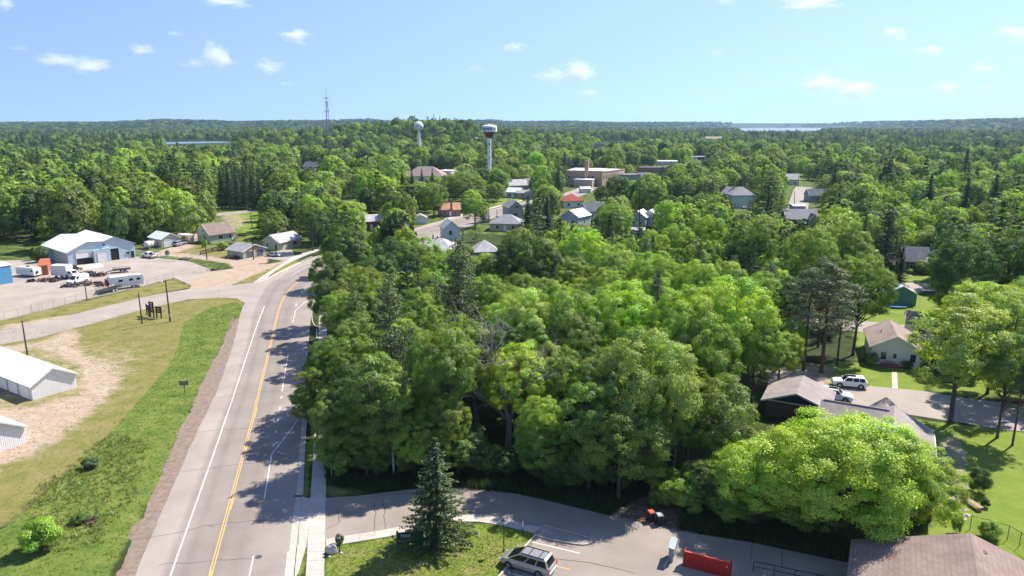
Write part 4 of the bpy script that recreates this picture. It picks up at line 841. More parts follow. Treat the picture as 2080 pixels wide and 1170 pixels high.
# --- blue metal workshop: two long gables side by side
A = at(140, 540.6); B = at(223, 529.5); Bx = at(276, 522.5); dirx = np.array(Bx) - np.array(A); wtot = np.linalg.norm(dirx); rz = atan2(dirx[1], dirx[0])
WL = 'ribbed_pale_blue'
root = thing('workshop', 'pale blue metal workshop with low gabled white roofs and three garage bays', 'workshop', (A[0], A[1], 0), rz)
w1, w2, dp, ev, r1 = wtot * .47, wtot * .53, 21, 3.9, 6.3
BUILT.append((A[0] + dirx[0] / 2 - sin(rz) * 10, A[1] + dirx[1] / 2 + cos(rz) * 10, 15))
zv = 5.9; r2 = 6.9; er = 4.2; x1, xr, x2 = w1 * .62, w1 + w2 * .40, wtot
prof = [(0, -.3), (wtot, -.3), (wtot, er), (xr, r2), (w1 * 1.12, zv), (x1, r1), (0, ev)]
MB().loft([[(x, 0, z) for x, z in prof], [(x, dp, z) for x, z in prof]]).build('wall', WL, root)
top = [(-.4, ev - .15), (x1, r1 + .1), (w1 * 1.12, zv + .1), (xr, r2 + .1), (wtot + .4, er - .02)]
for (a, b) in zip(top[:-1], top[1:]): MB().slab([(a[0], -.35, a[1] + .12), (b[0], -.35, b[1] + .12), (b[0], dp + .3, b[1] + .12), (a[0], dp + .3, a[1] + .12)], .12).build('roof', 'metal_white', root)
def bay(x, wd, h, m, nm, z=0, d=.12, fr=True): return window(root, 'F', x, z, wd, h, dp, wtot, m, nm, mat('trim_blue', (.36, .47, .54), .6) if fr else None, proud=d)
bay(wtot * .115, wtot * .235, 1.75, DARKIN, 'opening'); bay(wtot * .115, wtot * .2, 1.75, DOORW, 'roller_door', 1.95)
pb = MB().loft([[(wtot * .36, -.9, -.3), (wtot * .60, -.9, -.3), (wtot * .60, .02, -.3), (wtot * .36, .02, -.3)], [(wtot * .36, -.9, 3.6), (wtot * .60, -.9, 4.1), (wtot * .60, .02, 4.1), (wtot * .36, .02, 3.6)]]).build('porch', WL, root)
MB().box(wtot * .47, -.95, 1.35, wtot * .125, .12, 2.7).build('garage_door', DOORW, root); MB().box(wtot * .47, -.93, 2.8, wtot * .15, .12, .14).build('door_trim', 'trim_blue', root)
bay(wtot * .62, wtot * .125, 3.5, DARKIN, 'opening'); bay(wtot * .865, .8, .8, None, 'window', 1.3); bay(wtot * .925, .95, 2.1, 'glass_dark', 'door')
MB().bar((wtot * .36, -.95, 4.0), (wtot * .57, -.95, 4.5), .12).build('beam', 'trim_blue', root); MB().box(wtot * .53, -.3, 5.0, .5, .5, .4).build('wall_vent', 'glass_dark', root)
MB().cyl(wtot * .58, 5, 5.5, 7.4, .12, n=8).build('roof_pipe', TRIM, root); MB().box(-.06, 14, 3.2, .1, .5, .3).build('wall_lamp', 'glass_dark', root)
# --- deep blue ribbed building at the frame edge
house('blue_shed', 'deep blue ribbed metal shed with pale roof cut by the left edge', at(-60, 590), at(27, 574), 7.5, 4.6, 5.2, 'x', rmat='metal_pale', wmat='ribbed_blue', cat='shed', trim=False, ov=.15)
# --- beige garage, brown-roofed house, old double garage, pale cottage
house('garage', 'beige two car garage with pale metal roof and white overhead door', at(329.5, 502.5), at(366, 497.5), 8.5, 2.7, 4.3, 'y', 'beige', rmat='metal_pale', feats=[('g', 'F', .45, .05, 4.0, 2.15)], cat='garage')
house('house', 'grey-green house with brown shingled gable roof beside the camper', at(428, 495), at(478, 488), 8.2, 3.0, 6.2, 'x', 'pgreen', 'brown', feats=[('w', 'F', .42, 1.1, 1.6, 1.3), ('w', 'F', .80, 1.0, .8, 1.2), ('d', 'F', .93, .5, .9, 2.0), ('w', 'L', .40, 1.1, 1.8, 1.3), ('w', 'L', .5, 3.6, .8, 1.0)], chim=[(.45, .55, 6.6, .35, TRIM)])
r_ = house('garage', 'old double garage with grey roof and two dark doors facing the road', at(495, 526.5), at(540, 518), 7.5, 2.3, 3.9, 'y', 'pgreen', 'grey', feats=[('g', 'F', .26, .05, 2.5, 2.1, mat('door_grey', (.12, .12, .13), .6)), ('g', 'F', .72, .05, 2.5, 2.1, 'door_grey'), ('p', 'F', .49, 2.35, .5, .3, mat('gable_tan', (.36, .24, .17), .8))], cat='garage', ov=.5)
w_ = np.linalg.norm(np.array(at(495, 526.5)) - np.array(at(540, 518))); MB().face((0, -.02, 2.3), (w_, -.02, 2.3), (w_ / 2, -.02, 3.88)).build('gable_boards', 'gable_tan', r_)
r_ = house('cottage', 'small pale green cottage with light grey roof by the road bend', at(566, 509), at(612, 499), 6.5, 2.7, 4.7, 'x', 'pgreen', 'lgrey', feats=[('w', 'F', .72, .8, 1.8, 1.3), ('w', 'L', .7, 1.1, .7, 1.1), ('d', 'L', .15, .1, .9, 2.0, 'wall_brown')], chim=[(.35, .5, 5.4, .45, CONC)])
MB().slab([(-.4, -.9, 2.5), (3.4, -.9, 2.5), (3.4, 3.2, 4.95), (-.4, 3.2, 4.95)], .15).build('porch_roof', 'roof_lgrey', r_)
house('shed', 'small grey shed half hidden at the left edge trees', at(32, 462), at(58, 460), 4, 2.2, 3, 'x', 'grey', 'lgrey', cat='shed')
# --- white storage sheds, panel by panel
def storage(label, A, B, depth, eave, ridge):
    """A-B is the gabled end facing the camera; runs away from B leftwards"""
    A = np.array(A); B = np.array(B); w = np.linalg.norm(B - A); rz = atan2(B[1] - A[1], B[0] - A[0]); root = thing('storage_shed', label, 'shed', (A[0], A[1], 0), rz); BUILT.append((A[0], A[1], 6))
    n_ = max(6, int(round(w / .45))); pw = w / n_
    def topz(x): return eave + (ridge - eave) * (1 - abs(x - w / 2) / (w / 2))
    MB().loft([[(0.02, .03, -.2), (w - .02, .03, -.2), (w - .02, depth, -.2), (.02, depth, -.2)], [(.02, .03, eave), (w - .02, .03, eave), (w - .02, depth, eave), (.02, depth, eave)]]).build('frame_wall', 'ribbed_white', root)
    for i in range(n_):        # ribbed steel sheets on the gable
        a, b = i * pw, (i + 1) * pw - .012; p = []
        for f, dd in ((0, 0), (.12, -.014), (.24, 0), (.5, 0), (.62, -.014), (.74, 0), (1, 0)): p.append((a + (b - a) * f, dd))
        m_ = MB(); k = len(p); m_.v = [(x, y, -.05) for x, y in p] + [(x, y, topz(x) - .03) for x, y in p]; m_.f = [(j, j + 1, k + j + 1, k + j) for j in range(k - 1)]
        m_.build('wall_panel', TRIM, root)
    s_ = (ridge - eave) / (w / 2); nr = int(depth / 1.0)
    for side in (0, 1):
        for i in range(nr):
            y0, y1 = -.35 + (depth + .6) * i / nr, -.35 + (depth + .6) * (i + 1) / nr - .02
            xa = -.4 if side == 0 else w + .4; za = eave - .4 * s_ + .1; q = [(xa, y0, za), (w / 2, y0, ridge + .1), (w / 2, y1, ridge + .1), (xa, y1, za)]
            mb_ = MB().slab(q if side == 1 else q[::-1], .05); mb_.bar((xa, y1 + .01, za + .02), (w / 2, y1 + .01, ridge + .12), .03, .03); mb_.build('roof_panel', mat('sheet_white', (.80, .80, .81), .4, .0, var=.03, scale=.4), root)
    tb = MB(); tb.bar((-.4, -.38, eave - .4 * s_ + .02), (w / 2, -.38, ridge + .05), .05, .22); tb.bar((w / 2, -.38, ridge + .05), (w + .4, -.38, eave - .4 * s_ + .02), .05, .22); tb.build('bargeboard', TRIM, root)
    nd = max(2, int(depth / 3.1))
    for i in range(nd): MB().box(-.03, 1.2 + i * depth / nd + 1.1, 1.05, .06, 2.5, 2.1).build('garage_door', DOORW, root)
    for i in range(nd + 1): MB().box(-.05, .7 + i * depth / nd, 1.1, .1, .12, 2.2).build('post', 'trim_blue' if i else TRIM, root)
    MB().box(-.35, depth / 2, eave - .22, .1, depth, .14).build('gutter', 'wall_blue', root); return root
storage('white ribbed steel storage shed nearest the road bend, row of doors along its side', at(67, 813.5), at(157, 787), 24, 2.35, 4.15)
storage('white ribbed steel storage shed cut by the left frame edge', at(-55, 938), at(53.5, 899.5), 24, 2.35, 4.1)
# --- right side: cream bungalow and its neighbours
BA, BB = at(1767, 738), at(1866, 748.5)
r_ = house('bungalow', 'cream bungalow with brown gable roof, white shuttered windows and small porch', BA, BB, 11, 3.1, 5.1, 'y', 'cream', 'mauve', feats=[('w', 'F', .26, .95, .85, 1.35), ('w', 'F', .86, .95, .85, 1.35), ('d', 'F', .49, .55, .95, 2.05)], ov=.45)
bw = float(np.linalg.norm(np.array(BA) - np.array(BB)))
for x in (.26, .86):
    for sx in (-.72, .72): MB().box(bw * x + sx, -.04, 1.63, .34, .05, 1.4).build('shutter', TRIM, r_)
MB().box(bw * .49, -.08, 1.75, .5, .03, .8).build('door_glass', GLASS, r_)
PW = mat('porch_red', (.22, .09, .08), .8)
MB().box(bw * .40, -.75, .22, 2.7, 1.3, .44).build('porch_deck', PW, r_); MB().box(bw * .56, -1.0, .12, .9, 1.0, .24).build('porch_step', PW, r_)
pr = MB(); pr.bar((bw * .26, -1.4, 1.15), (bw * .47, -1.4, 1.15), .09); pr.bar((bw * .26, -1.4, .55), (bw * .47, -1.4, .55), .06)
pr.build('porch_rail', PW, r_)
for i in range(13): MB().box(bw * .26 + i * .145, -1.4, .8, .06, .05, .65).build('baluster', PW, r_)
MB().box(bw * .655, -1.4, .9, .12, .12, 1.2).build('porch_post', PW, r_)
for y in (2.2, 4.2, 6.0): MB().box(bw * .47, y, 4.98, .3, .35, .3).build('vent', 'roof_dgrey', r_)
vent(r_, bw * .25, 5.5, 4.3, .07, .45, 'wall_dgrey')
house('house', 'white house with brown roof directly behind the cream bungalow', at(1838, 690), at(1915, 699), 6.5, 3.4, 4.8, 'x', 'white', 'brown', feats=[('w', 'F', .42, 1.5, 1.1, .8), ('w', 'F', .8, .7, .9, 1.6)], chim=[(.04, .4, 5.4, .3, 'wall_grey')])
house('cabin', 'teal boarded cabin with pale metal roof behind the small spruce', at(1800, 619), at(1860, 622), 9, 2.7, 4.4, 'y', 'teal', rmat='metal_pale', cat='cabin')
r_ = house('house', 'dark brick house with slate grey roof and white gabled entrance', at(1836, 552), at(1925, 556), 9, 3.1, 6.3, 'x', 'brown', 'slate', feats=[('w', 'F', .18, .9, 1.3, 1.2), ('w', 'F', .75, .9, 1.3, 1.2)])
W_ = 6.0; e_ = MB().loft([[(W_ - 1.1, -1.6, -.2), (W_ + 1.1, -1.6, -.2), (W_ + 1.1, 0, -.2), (W_ - 1.1, 0, -.2)], [(W_ - 1.1, -1.6, 2.6), (W_ + 1.1, -1.6, 2.6), (W_ + 1.1, 0, 2.6), (W_ - 1.1, 0, 2.6)]]); e_.face((W_ - 1.1, -1.62, 2.6), (W_ + 1.1, -1.62, 2.6), (W_, -1.62, 4.3)); e_.build('porch_wall', 'wall_white', r_)
MB().slab([(W_ - 2.3, -2.0, 1.9), (W_, -2.0, 4.5), (W_, 2.4, 4.5), (W_ - 2.3, 2.4, 1.9)], .12).slab([(W_ + 2.3, 2.4, 1.9), (W_, 2.4, 4.5), (W_, -2.0, 4.5), (W_ + 2.3, -2.0, 1.9)], .12).build('porch_roof', TRIM, r_)
MB().box(W_, -1.66, 1.3, .95, .08, 2.1).build('door', 'wall_dgrey', r_)
# three taupe roofed buildings that share one direction
FR = np.array((.883, -.469)); AW = np.array((.469, .883))
g0 = np.array((34.97, 93.98)) + FR * .5; g1 = g0 + FR * 8.0
r_ = house('garage', 'dark brown garage with taupe gable roof beside the street', g0, g1, 7.2, 2.4, 3.95, 'y', 'brown', 'taupe', cat='garage', ov=.55)
MB().face((.2, -.03, 2.45), (7.8, -.03, 2.45), (4.0, -.03, 3.85)).build('gable_boards', 'wall_navy', r_); MB().box(4, -.05, 2.42, 8.3, .08, .14).build('gable_trim', TRIM, r_)
R0 = np.array((52.07, 81.87)) - FR * .5
r_ = house('building', 'long low building with taupe shingled roof behind the big oak', R0 - FR * 8.2 - AW * 18, R0 - AW * 18, 17.6, 3.0, 5.3, 'y', 'brown', 'taupe', ov=.5, cat='building')
MB().bar((8.75, 0, 2.72), (8.75, 17.6, 2.72), .12, .12).build('gutter', TRIM, r_); MB().cyl(4.1, 10.2, 4.9, 5.6, .35, n=12).build('roof_cap', 'wall_lblue', r_)
w0 = np.array(at(1815, 838, 5.1)); r_ = house('building', 'side wing with taupe roof and dark ridge left of the long building', w0 - FR * 8 - AW * 4.2, w0 - AW * 4.2 - FR * .5, 8.4, 3.0, 5.15, 'x', 'brown', 'taupe', ov=.5, cat='building')
MB().bar((0, 4.2, 5.35), (7.5, 4.2, 5.35), .25, .06).build('ridge_cap', 'roof_dgrey', r_)
d0 = np.array(at(1800, 828, 4.6)); r_ = house('building', 'small gabled roof piece standing behind the long taupe roof', d0 - FR * 2.0 - AW * 2, d0 + FR * 2.0 - AW * 2, 5, 3, 4.7, 'y', 'brown', 'taupe', ov=.4, cat='building')
# brown shingled building in the near right corner
L0 = np.array((30.96, 58.33)) + FR * .6 - AW * .4
r_ = house('building', 'brown shingled building filling the bottom right corner', L0 - AW * 24, L0 + FR * 16.6 - AW * 24, 24, 3.0, 6.0, 'y', 'tan', 'brown', ov=.6, cat='building', trim=False, thick=.2)
def on_roof(u, v, z):
    p = np.array(at(u, v, z)) - (L0 - AW * 24); return float(p @ FR), float(p @ AW)
cx_, cy_ = on_roof(1995, 1132, 5.4); vp = MB(); vp.cyl(cx_, cy_, 4.9, 5.75, .17, n=14).cyl(cx_, cy_, 5.7, 5.95, .30, n=14).cyl(cx_, cy_, 5.0, 5.25, .26, .2, 14); vp.build('vent', mat('vent_black', (.03, .03, .04), .5), r_)
cx_, cy_ = on_roof(2003, 1162, 5.1); MB().lathe([(.02, 5.42), (.16, 5.38), (.25, 5.25), (.27, 5.05)], 14, cx_, cy_).build('vent', TRIM, r_)

# --- houses across the town: u, v of the front foot, width, depth, eave, ridge, turn in degrees
def fh(name, label, u, v, w, d, ev, rg, rot, wall, roof, hip=False, ax='x', cat='house', feats=None, **k):
    x, y = at(u, v); a = radians(rot); t = np.array((cos(a), sin(a))) * w / 2; c = np.array((x, y))
    if feats is None: feats = [('w', 'F', .25, 1.0, 1.0, 1.2), ('w', 'F', .75, 1.0, 1.0, 1.2), ('d', 'F', .5, .2, .9, 2.0), ('w', 'L', .3, 1.0, .9, 1.2), ('w', 'R', .5, 1.0, .9, 1.2)]
    return house(name, label, c - t, c + t, d, ev, rg, ax, wall, roof, hip=hip, feats=feats, cat=cat, **k)
fh('barn', 'dark red barn with pale roof half hidden in the trees', 755, 468, 9, 7, 3.5, 5.6, 20, 'red', 'lgrey', cat='barn')
fh('house', 'orange roofed brick house with tall brick chimney by the main road', 915, 440, 9, 8, 3.1, 5.6, 12, 'brick', 'orange', chim=[(.55, -.02, 7.6, .8, 'wall_brick')])
fh('garage', 'small white garage at the roadside left of the orange roofed house', 855, 455, 5, 6, 2.4, 3.6, 10, 'white', 'grey', cat='garage', ax='y', feats=[('g', 'F', .5, .05, 3, 2.1)])
fh('house', 'white gable fronted house in front of the main road, one dark window', 918, 488, 5.5, 8, 4.2, 6.6, 15, 'white', 'lgrey', ax='y', feats=[('w', 'F', .42, 1.9, 1.0, 1.5)])
fh('house', 'wide bungalow with grey hipped roof right of the tall green maple', 1026, 470, 12, 9, 3.0, 5.8, -8, 'tan', 'grey', True)
fh('house', 'grey gable fronted house with white trimmed upper window', 1048, 443, 6.5, 9, 4.6, 7.2, 18, 'grey', 'grey', ax='y', feats=[('w', 'F', .5, 4.3, .7, .9), ('w', 'F', .62, 4.3, .7, .9), ('w', 'F', .5, 1.0, 1.6, 1.2)])
fh('house', 'light blue house with blue-grey roof right of the two dark spruces', 1157, 459, 8, 10, 3.8, 6.2, -35, 'lblue', 'slate', ax='y', rmat='metal_grey')
fh('house', 'white house with dark slate roof partly behind a green crown', 1212, 444, 9, 8, 3.2, 6.3, 20, 'white', 'slate')
fh('house', 'house with bright red hipped roof and cream porch', 1165, 422, 10, 10, 3.4, 6.3, 8, 'cream', 'red', True)
r_ = fh('shed', 'small light blue outbuilding with blue metal roof', 1041, 402, 7.5, 8, 3.2, 5.2, -20, 'lblue', 'slate', cat='shed', rmat='metal_pale')
fh('house', 'low tan house beside the light blue outbuilding', 1071, 403, 11, 7, 2.9, 4.2, 0, 'tan', 'grey')
fh('house', 'grey roofed house behind the low tan house', 1050, 388, 14, 10, 3.4, 6.5, 18, 'grey', 'lgrey')
fh('house', 'second grey roofed house beside the street junction, pale walls', 1082, 384, 11, 9, 3.2, 6.0, -10, 'cream', 'grey')
fh('house', 'blue-grey roofed house beside the left end of the school', 1112, 372, 9, 8, 3.5, 6.5, 30, 'slate', 'slate')
fh('house', 'pair of white metal roofed wings seen over the trees, left wing', 1294, 462, 6.5, 8, 4.2, 6.4, -25, 'lblue', 'lgrey', rmat='metal_white', ax='y')
fh('house', 'right wing of the white metal roofed house', 1318, 460, 7.5, 8, 4.2, 6.4, -25, 'white', 'lgrey', rmat='metal_white', ax='y')
fh('porch', 'low white porch below the metal roofed wings', 1294, 482, 5, 4, 2.6, 3.2, -10, 'white', 'lgrey', cat='porch', feats=[])
r_ = fh('mansion', 'large villa with mauve-brown steep roofs behind dark spruces', 860, 380, 26, 16, 7.0, 12.5, -6, 'cream', 'mauve', True, feats=[('w', 'F', .2, 3, 1.2, 1.8), ('w', 'F', .4, 3, 1.2, 1.8), ('w', 'F', .8, 3, 1.2, 1.8)])
fh('building', 'cream flat roofed block at the right end of the large villa', 904, 376, 9, 12, 9.0, 9.0, -20, 'cream', 'lgrey', cat='building', rmat='flat_white', feats=[('w', 'F', .3, 5.5, 1.2, 1.8), ('w', 'F', .7, 5.5, 1.2, 1.8), ('w', 'R', .5, 5.5, 1.2, 1.8)])
fh('villa', 'white villa with dark grey roof standing out of the left woods', 628, 352, 13, 10, 5.2, 8.6, -25, 'white', 'slate', cat='villa')
# brick school
A_ = at(1149, 377); B_ = at(1222, 379); r_ = house('school', 'brown brick school with long flat white roof and tall chimney', A_, B_, 30, 9.5, 9.5, 'x', wmat='wall_brickt', rmat='flat_white', cat='school', feats=[('w', 'F', .1, 4.5, 1.4, 2.2), ('w', 'F', .62, 4.5, 1.6, 2.2), ('w', 'F', .75, 4.5, 1.6, 2.2), ('w', 'F', .88, 4.5, 1.6, 2.2)] + [('w', 'R', .1 + .115 * i, 5.2, 1.8, 2.4) for i in range(8)])
MB().box(14, -1.2, 8, 2.4, 2.2, 17).build('chimney', 'wall_brickt', r_); MB().box(14, -6, 2.4, 12, 10, 5).build('annex', 'wall_tan', r_); MB().box(14, -6, 5, 12.4, 10.4, .3).build('annex_roof', 'flat_white', r_)
A_ = at(1222, 379.4); B_ = at(1268, 372); r2_ = house('school', 'right hand wing of the brick school with a row of tall windows', A_, B_, 22, 9.2, 9.2, 'x', wmat='wall_brickt', rmat='flat_white', cat='school', feats=[('w', 'F', .08 + .12 * i, 4.6, 1.3, 2.6) for i in range(8)])
r_ = fh('shop', 'white flat roofed shop with a dark maroon sign board on its front', 1423, 334, 22, 14, 6.4, 6.4, 4, 'cream', 'lgrey', cat='shop', rmat='flat_tan', feats=[('p', 'F', .52, 3.2, 7, 3.0, mat('sign_maroon', (.09, .03, .04), .7)), ('g', 'F', .12, .1, 3, 2.4)])
fh('building', 'long low white roofed building beside the playing field', 1357, 337, 20, 7, 3.6, 4.2, 2, 'white', 'lgrey', cat='building', rmat='metal_white', feats=[])
fh('building', 'dark brick block below the long white roof', 1330, 354, 24, 12, 4.6, 4.6, 3, 'brick', 'dgrey', cat='building', feats=[('w', 'F', .3, 1, 2, 1.4), ('w', 'F', .7, 1, 2, 1.4)], rmat='roof_grey')
fh('building', 'pale blue-grey flat roofed block right of the school', 1274, 374, 18, 10, 6.0, 6.0, 6, 'slate', 'grey', cat='building', rmat='flat_tan')
fh('house', 'white house with dark roof between the grey block and the trees', 1312, 368, 9, 8, 3.5, 5.6, 10, 'white', 'dgrey')
fh('house', 'mint green house with steep grey hipped roof', 1509, 422, 11, 9, 6.2, 9.6, 3, 'mint', 'grey', True, feats=[])
fh('house', 'grey shingled house just left of the mint green house', 1486, 412, 8, 9, 5.0, 8.0, 15, 'grey', 'grey', ax='y')
fh('house', 'grey roofed house with pale porch beside the town street', 1608, 376, 8, 14, 3.6, 6.8, -22, 'cream', 'grey')
fh('house', 'second grey roofed house farther up the town street', 1618, 352, 9, 12, 4.2, 7.6, -22, 'cream', 'grey')
fh('house', 'slate blue long roofed house right of the town street', 1676, 411, 16, 9, 3.4, 6.4, -4, 'slate', 'slate')
fh('shed', 'small flat pale metal roofed shed beside the town street', 1623, 432, 5.5, 7, 3.0, 3.4, -6, 'slate', 'lgrey', cat='shed', rmat='metal_white', feats=[])
r_ = fh('house', 'dark navy house with white trimmed gable and shaded garden', 1628, 468, 12, 8, 4.4, 7.6, -3, 'navy', 'grey')
MB().loft([[(8.0, -2, -.2), (11.5, -2, -.2), (11.5, 0, -.2), (8.0, 0, -.2)], [(8.0, -2, 4.4), (11.5, -2, 4.4), (11.5, 0, 4.4), (8.0, 0, 4.4)]]).face((8, -2.01, 4.4), (11.5, -2.01, 4.4), (9.75, -2.01, 6.2)).build('gable_wall', 'wall_tan', r_)
tb_ = MB(); tb_.bar((7.6, -2.2, 4.1), (9.75, -2.2, 6.4), .2).bar((9.75, -2.2, 6.4), (11.9, -2.2, 4.1), .2); tb_.build('bargeboard', TRIM, r_)
MB().slab([(7.6, -2.2, 4.2), (9.75, -2.2, 6.5), (9.75, 4, 6.5), (7.6, 4, 4.2)], .1).slab([(11.9, 4, 4.2), (9.75, 4, 6.5), (9.75, -2.2, 6.5), (11.9, -2.2, 4.2)], .1).build('porch_roof', 'wall_navy', r_)
fh('house', 'grey roofed house deep in the wood, roof valleys and vents showing', 880, 530, 12, 10, 3.4, 6.0, -18, 'lblue', 'lgrey', True, feats=[], chim=[(.3, .6, 7.0, .6, CONC), (.45, .5, 6.7, .4, 'wall_brick')])
r_ = fh('gazebo', 'small building with pale grey hipped roof rising out of the trees', 988, 542, 7, 7, 4.5, 7.2, 10, 'grey', 'lgrey', True, cat='building', feats=[])
fh('house', 'long low brick building with flat roof among far trees', 1264, 297, 34, 16, 6, 6, 2, 'brick', 'lgrey', rmat='flat_tan', cat='building', feats=[])
fh('house', 'white roofed building beside the dark purple tree', 1216, 306, 16, 12, 8, 8, -5, 'slate', 'lgrey', rmat='flat_white', cat='building', feats=[])
fh('house', 'tan building among trees near the right-hand lake', 1450, 292, 44, 20, 10, 14, 2, 'tan', 'mauve', cat='building', feats=[])
fh('house', 'pale flat roofed building left of the maroon water tower', 965, 312, 26, 14, 6, 7, -3, 'cream', 'lgrey', rmat='flat_tan', cat='building', feats=[])
fh('house', 'long white building showing through the trees under the radio mast', 695, 322, 26, 12, 6, 7, 0, 'white', 'lgrey', rmat='flat_white', cat='building', feats=[])
fh('shed', 'white walled shed with grey roof between trees below the brick school', 1190, 392, 6, 4, 2.6, 3.4, 10, 'white', 'lgrey', cat='shed', rmat='metal_white', feats=[])
fh('house', 'grey-brown roofed house among the right-hand trees', 1715, 363, 11, 9, 4, 8, -20, 'tan', 'mauve')
fh('house', 'low pale house in the garden behind the willow', 1905, 470, 10, 7, 2.8, 5.2, 25, 'cream', 'mauve')
fh('house', 'grey roofed house behind pale shrubs in the far right trees', 1982, 378, 12, 8, 4, 7, 10, 'cream', 'grey')

# ================================================================ TOWERS
def lettering(text, f, parent, size, m, name='lettering'):
    """words laid on a surface: f maps (x, y) in metres to a place; built as mesh"""
    cu = bpy.data.curves.new(name, 'FONT'); cu.body = text; cu.size = size; cu.align_x = 'CENTER'; cu.align_y = 'CENTER'; cu.extrude = 0; cu.offset = size * .03
    to = bpy.data.objects.new(name, cu); COL.objects.link(to); dg = bpy.context.evaluated_depsgraph_get(); me_ = bpy.data.meshes.new_from_object(to.evaluated_get(dg)); bpy.data.objects.remove(to); me_.name = name
    for v_ in me_.vertices: v_.co = f(v_.co.x, v_.co.y)
    me_.materials.clear(); o_ = link(name, me_, m, parent); return o_
TW = mat('tower_white', (.80, .80, .81), .45, var=.03, scale=.2); TM = mat('tower_maroon', (.12, .012, .022), .45, var=.05, scale=.2); INK = mat('ink_navy', (.02, .03, .12), .6, var=.02); INKB = mat('ink_dark', (.03, .03, .03), .6)
tx, ty = -14.6, 468.0; k_ = ty / FPX * 1.0
tw = thing('water_tower', 'white water tower with maroon cone and lettering on a slim white stem', 'water tower', (tx, ty, 0))
Zt = zat(251.5, ty); zr = zat(257, ty); zw = zat(267.2, ty); zc = zat(280.5, ty)
MB().lathe([(1.15, -1), (1.15, zc + .3)], 28).build('stem', TW, tw, True)
MB().lathe([(1.15, zc), (4.2, zw)], 28).build('cone', TM, tw, True)
MB().lathe([(4.25, zw - .12), (5.15, zw), (4.75, zr + .1), (4.5, zr + .45), (2.4, Zt - .75), (.1, Zt - .45)], 12).build('tank', TW, tw)
rb = MB()
for i in range(8):
    a = i * pi / 4; rb.bar((2.3 * cos(a), 2.3 * sin(a), Zt - .8), (2.3 * cos(a), 2.3 * sin(a), Zt + .3), .09)
    rb.bar((2.3 * cos(a), 2.3 * sin(a), Zt + .28), (2.3 * cos(a + pi / 4), 2.3 * sin(a + pi / 4), Zt + .28), .08)
rb.build('railing', TW, tw); MB().cyl(0, 0, Zt - .5, Zt + .5, .3, n=8).build('finial', TW, tw)
rad = 5.06
lettering('TIONTON', lambda x, y: (rad * 1.0 * sin((x - .15) / rad), -rad * cos((x - .15) / rad) * 1.0 - (.06 - y * .09), (zw + zr) / 2 + y - .05), tw, 2.35, INK)
for t_, v0, s_ in (('S', 290.5, 1.0), ('C', 320.5, 1.2), ('C', 324, 1.2)): 
    if t_ == 'S': continue
for i, (v0, w_, h_) in enumerate(((290.5, .9, .55), (293.8, 1.0, .9), (307.5, .14, 1.3), (308, .12, .5))): MB().box(.15, -1.16, zat(v0, ty), w_, .06, h_).build('stem_mark', INKB, tw)
for v0 in (320.5, 324.2): lettering('C' if v0 < 322 else 'P', lambda x, y, v0=v0: (.15 + x, -1.2, zat(v0, ty) + y), tw, 1.25, INKB)
sx_, sy_ = at(850.5, 250, zat(262, 780)); sy_ = 780.0; sx_ = (850.5 - 1040) / FPX * (sy_ * CP + (HC - 36) * SP); st = thing('water_tower', 'round white water tower on a thin stem before the wooded hill', 'water tower', (sx_, sy_, 0))
zc_ = zat(255.6, sy_); rr_ = 4.95
MB().lathe([(1.6, 0), (1.35, zat(278, sy_)), (1.3, zat(266, sy_)), (2.2, zat(263, sy_))], 20).build('stem', TW, st, True)
MB().lathe([(rr_ * math.cos(a), zc_ + rr_ * .93 * math.sin(a)) for a in np.linspace(-1.1, 1.55, 14)], 28).build('tank', TW, st, True)
MB().cyl(0, 0, zc_ + rr_ * .9, zc_ + rr_ * 1.12, .6, n=8).build('hatch', TW, st)
lettering('Pontiac'[:0] + 'mmm', lambda x, y: (rr_ * 1.01 * sin((x - 1) / rr_), -rr_ * 1.01 * cos((x - 1) / rr_), zc_ + y - .1), st, 2.0, mat('ink_grey', (.25, .25, .3), .7)) if False else MB().box(-1.2, -rr_ * .985, zc_ - .2, 3.6, .15, .9).build('faded_lettering', mat('ink_grey', (.36, .36, .42), .7), st)
# radio mast
my = 700.0; mx = (663 - 1040) / FPX * (my * CP - (60 - HC) * SP); ms = thing('radio_mast', 'tall grey steel lattice radio mast with antennas above the woods', 'radio mast', (mx, my, 0)); MM = mat('mast_grey', (.16, .17, .19), .6, .3)
zt0, zt1 = zat(208, my), zat(178, my); L3 = []
def leg3(z, k):
    r__ = 3.2 * (1 - z / (zt0 + 12)) + .35; a = 2 * pi * k / 3 + .4; return (r__ * cos(a), r__ * sin(a), z)
for k in range(3): MB().bar(leg3(0, k), leg3(zt0, k), .28).build('leg', MM, ms)
br_ = MB(); nz = 18
for i in range(nz):
    z0_, z1_ = zt0 * i / nz, zt0 * (i + 1) / nz
    for k in range(3): br_.bar(leg3(z0_, k), leg3(z1_, (k + 1) % 3), .12); br_.bar(leg3(z1_, k), leg3(z1_, (k + 1) % 3), .12)
br_.build('bracing', MM, ms); MB().bar((0, 0, zt0), (0, 0, zt1), .2).build('spire', MM, ms)
for v0, rr in ((200, 1.8), (226, 2.0), (208, 1.2)):
    z_ = zat(v0, my); MB().bar((-rr, 0, z_), (rr, 0, z_), .2).bar((0, -rr, z_), (0, rr, z_), .2).build('platform', MM, ms)
    for sx, sy in ((-rr, 0), (rr, 0), (0, -rr), (0, rr)): MB().box(sx, sy, z_ + .2, .45, .45, 2.0).build('antenna', mat('antenna_pale', (.5, .5, .52), .6), ms)
z_ = zat(215, my); MB().lathe([(.1, 0), (1.0, .3), (1.1, .6)], 12).build('dish', MM, ms).location = (1.2, -1, z_)
# far silo chimney
cx_, cy_ = at(1182, 379); 

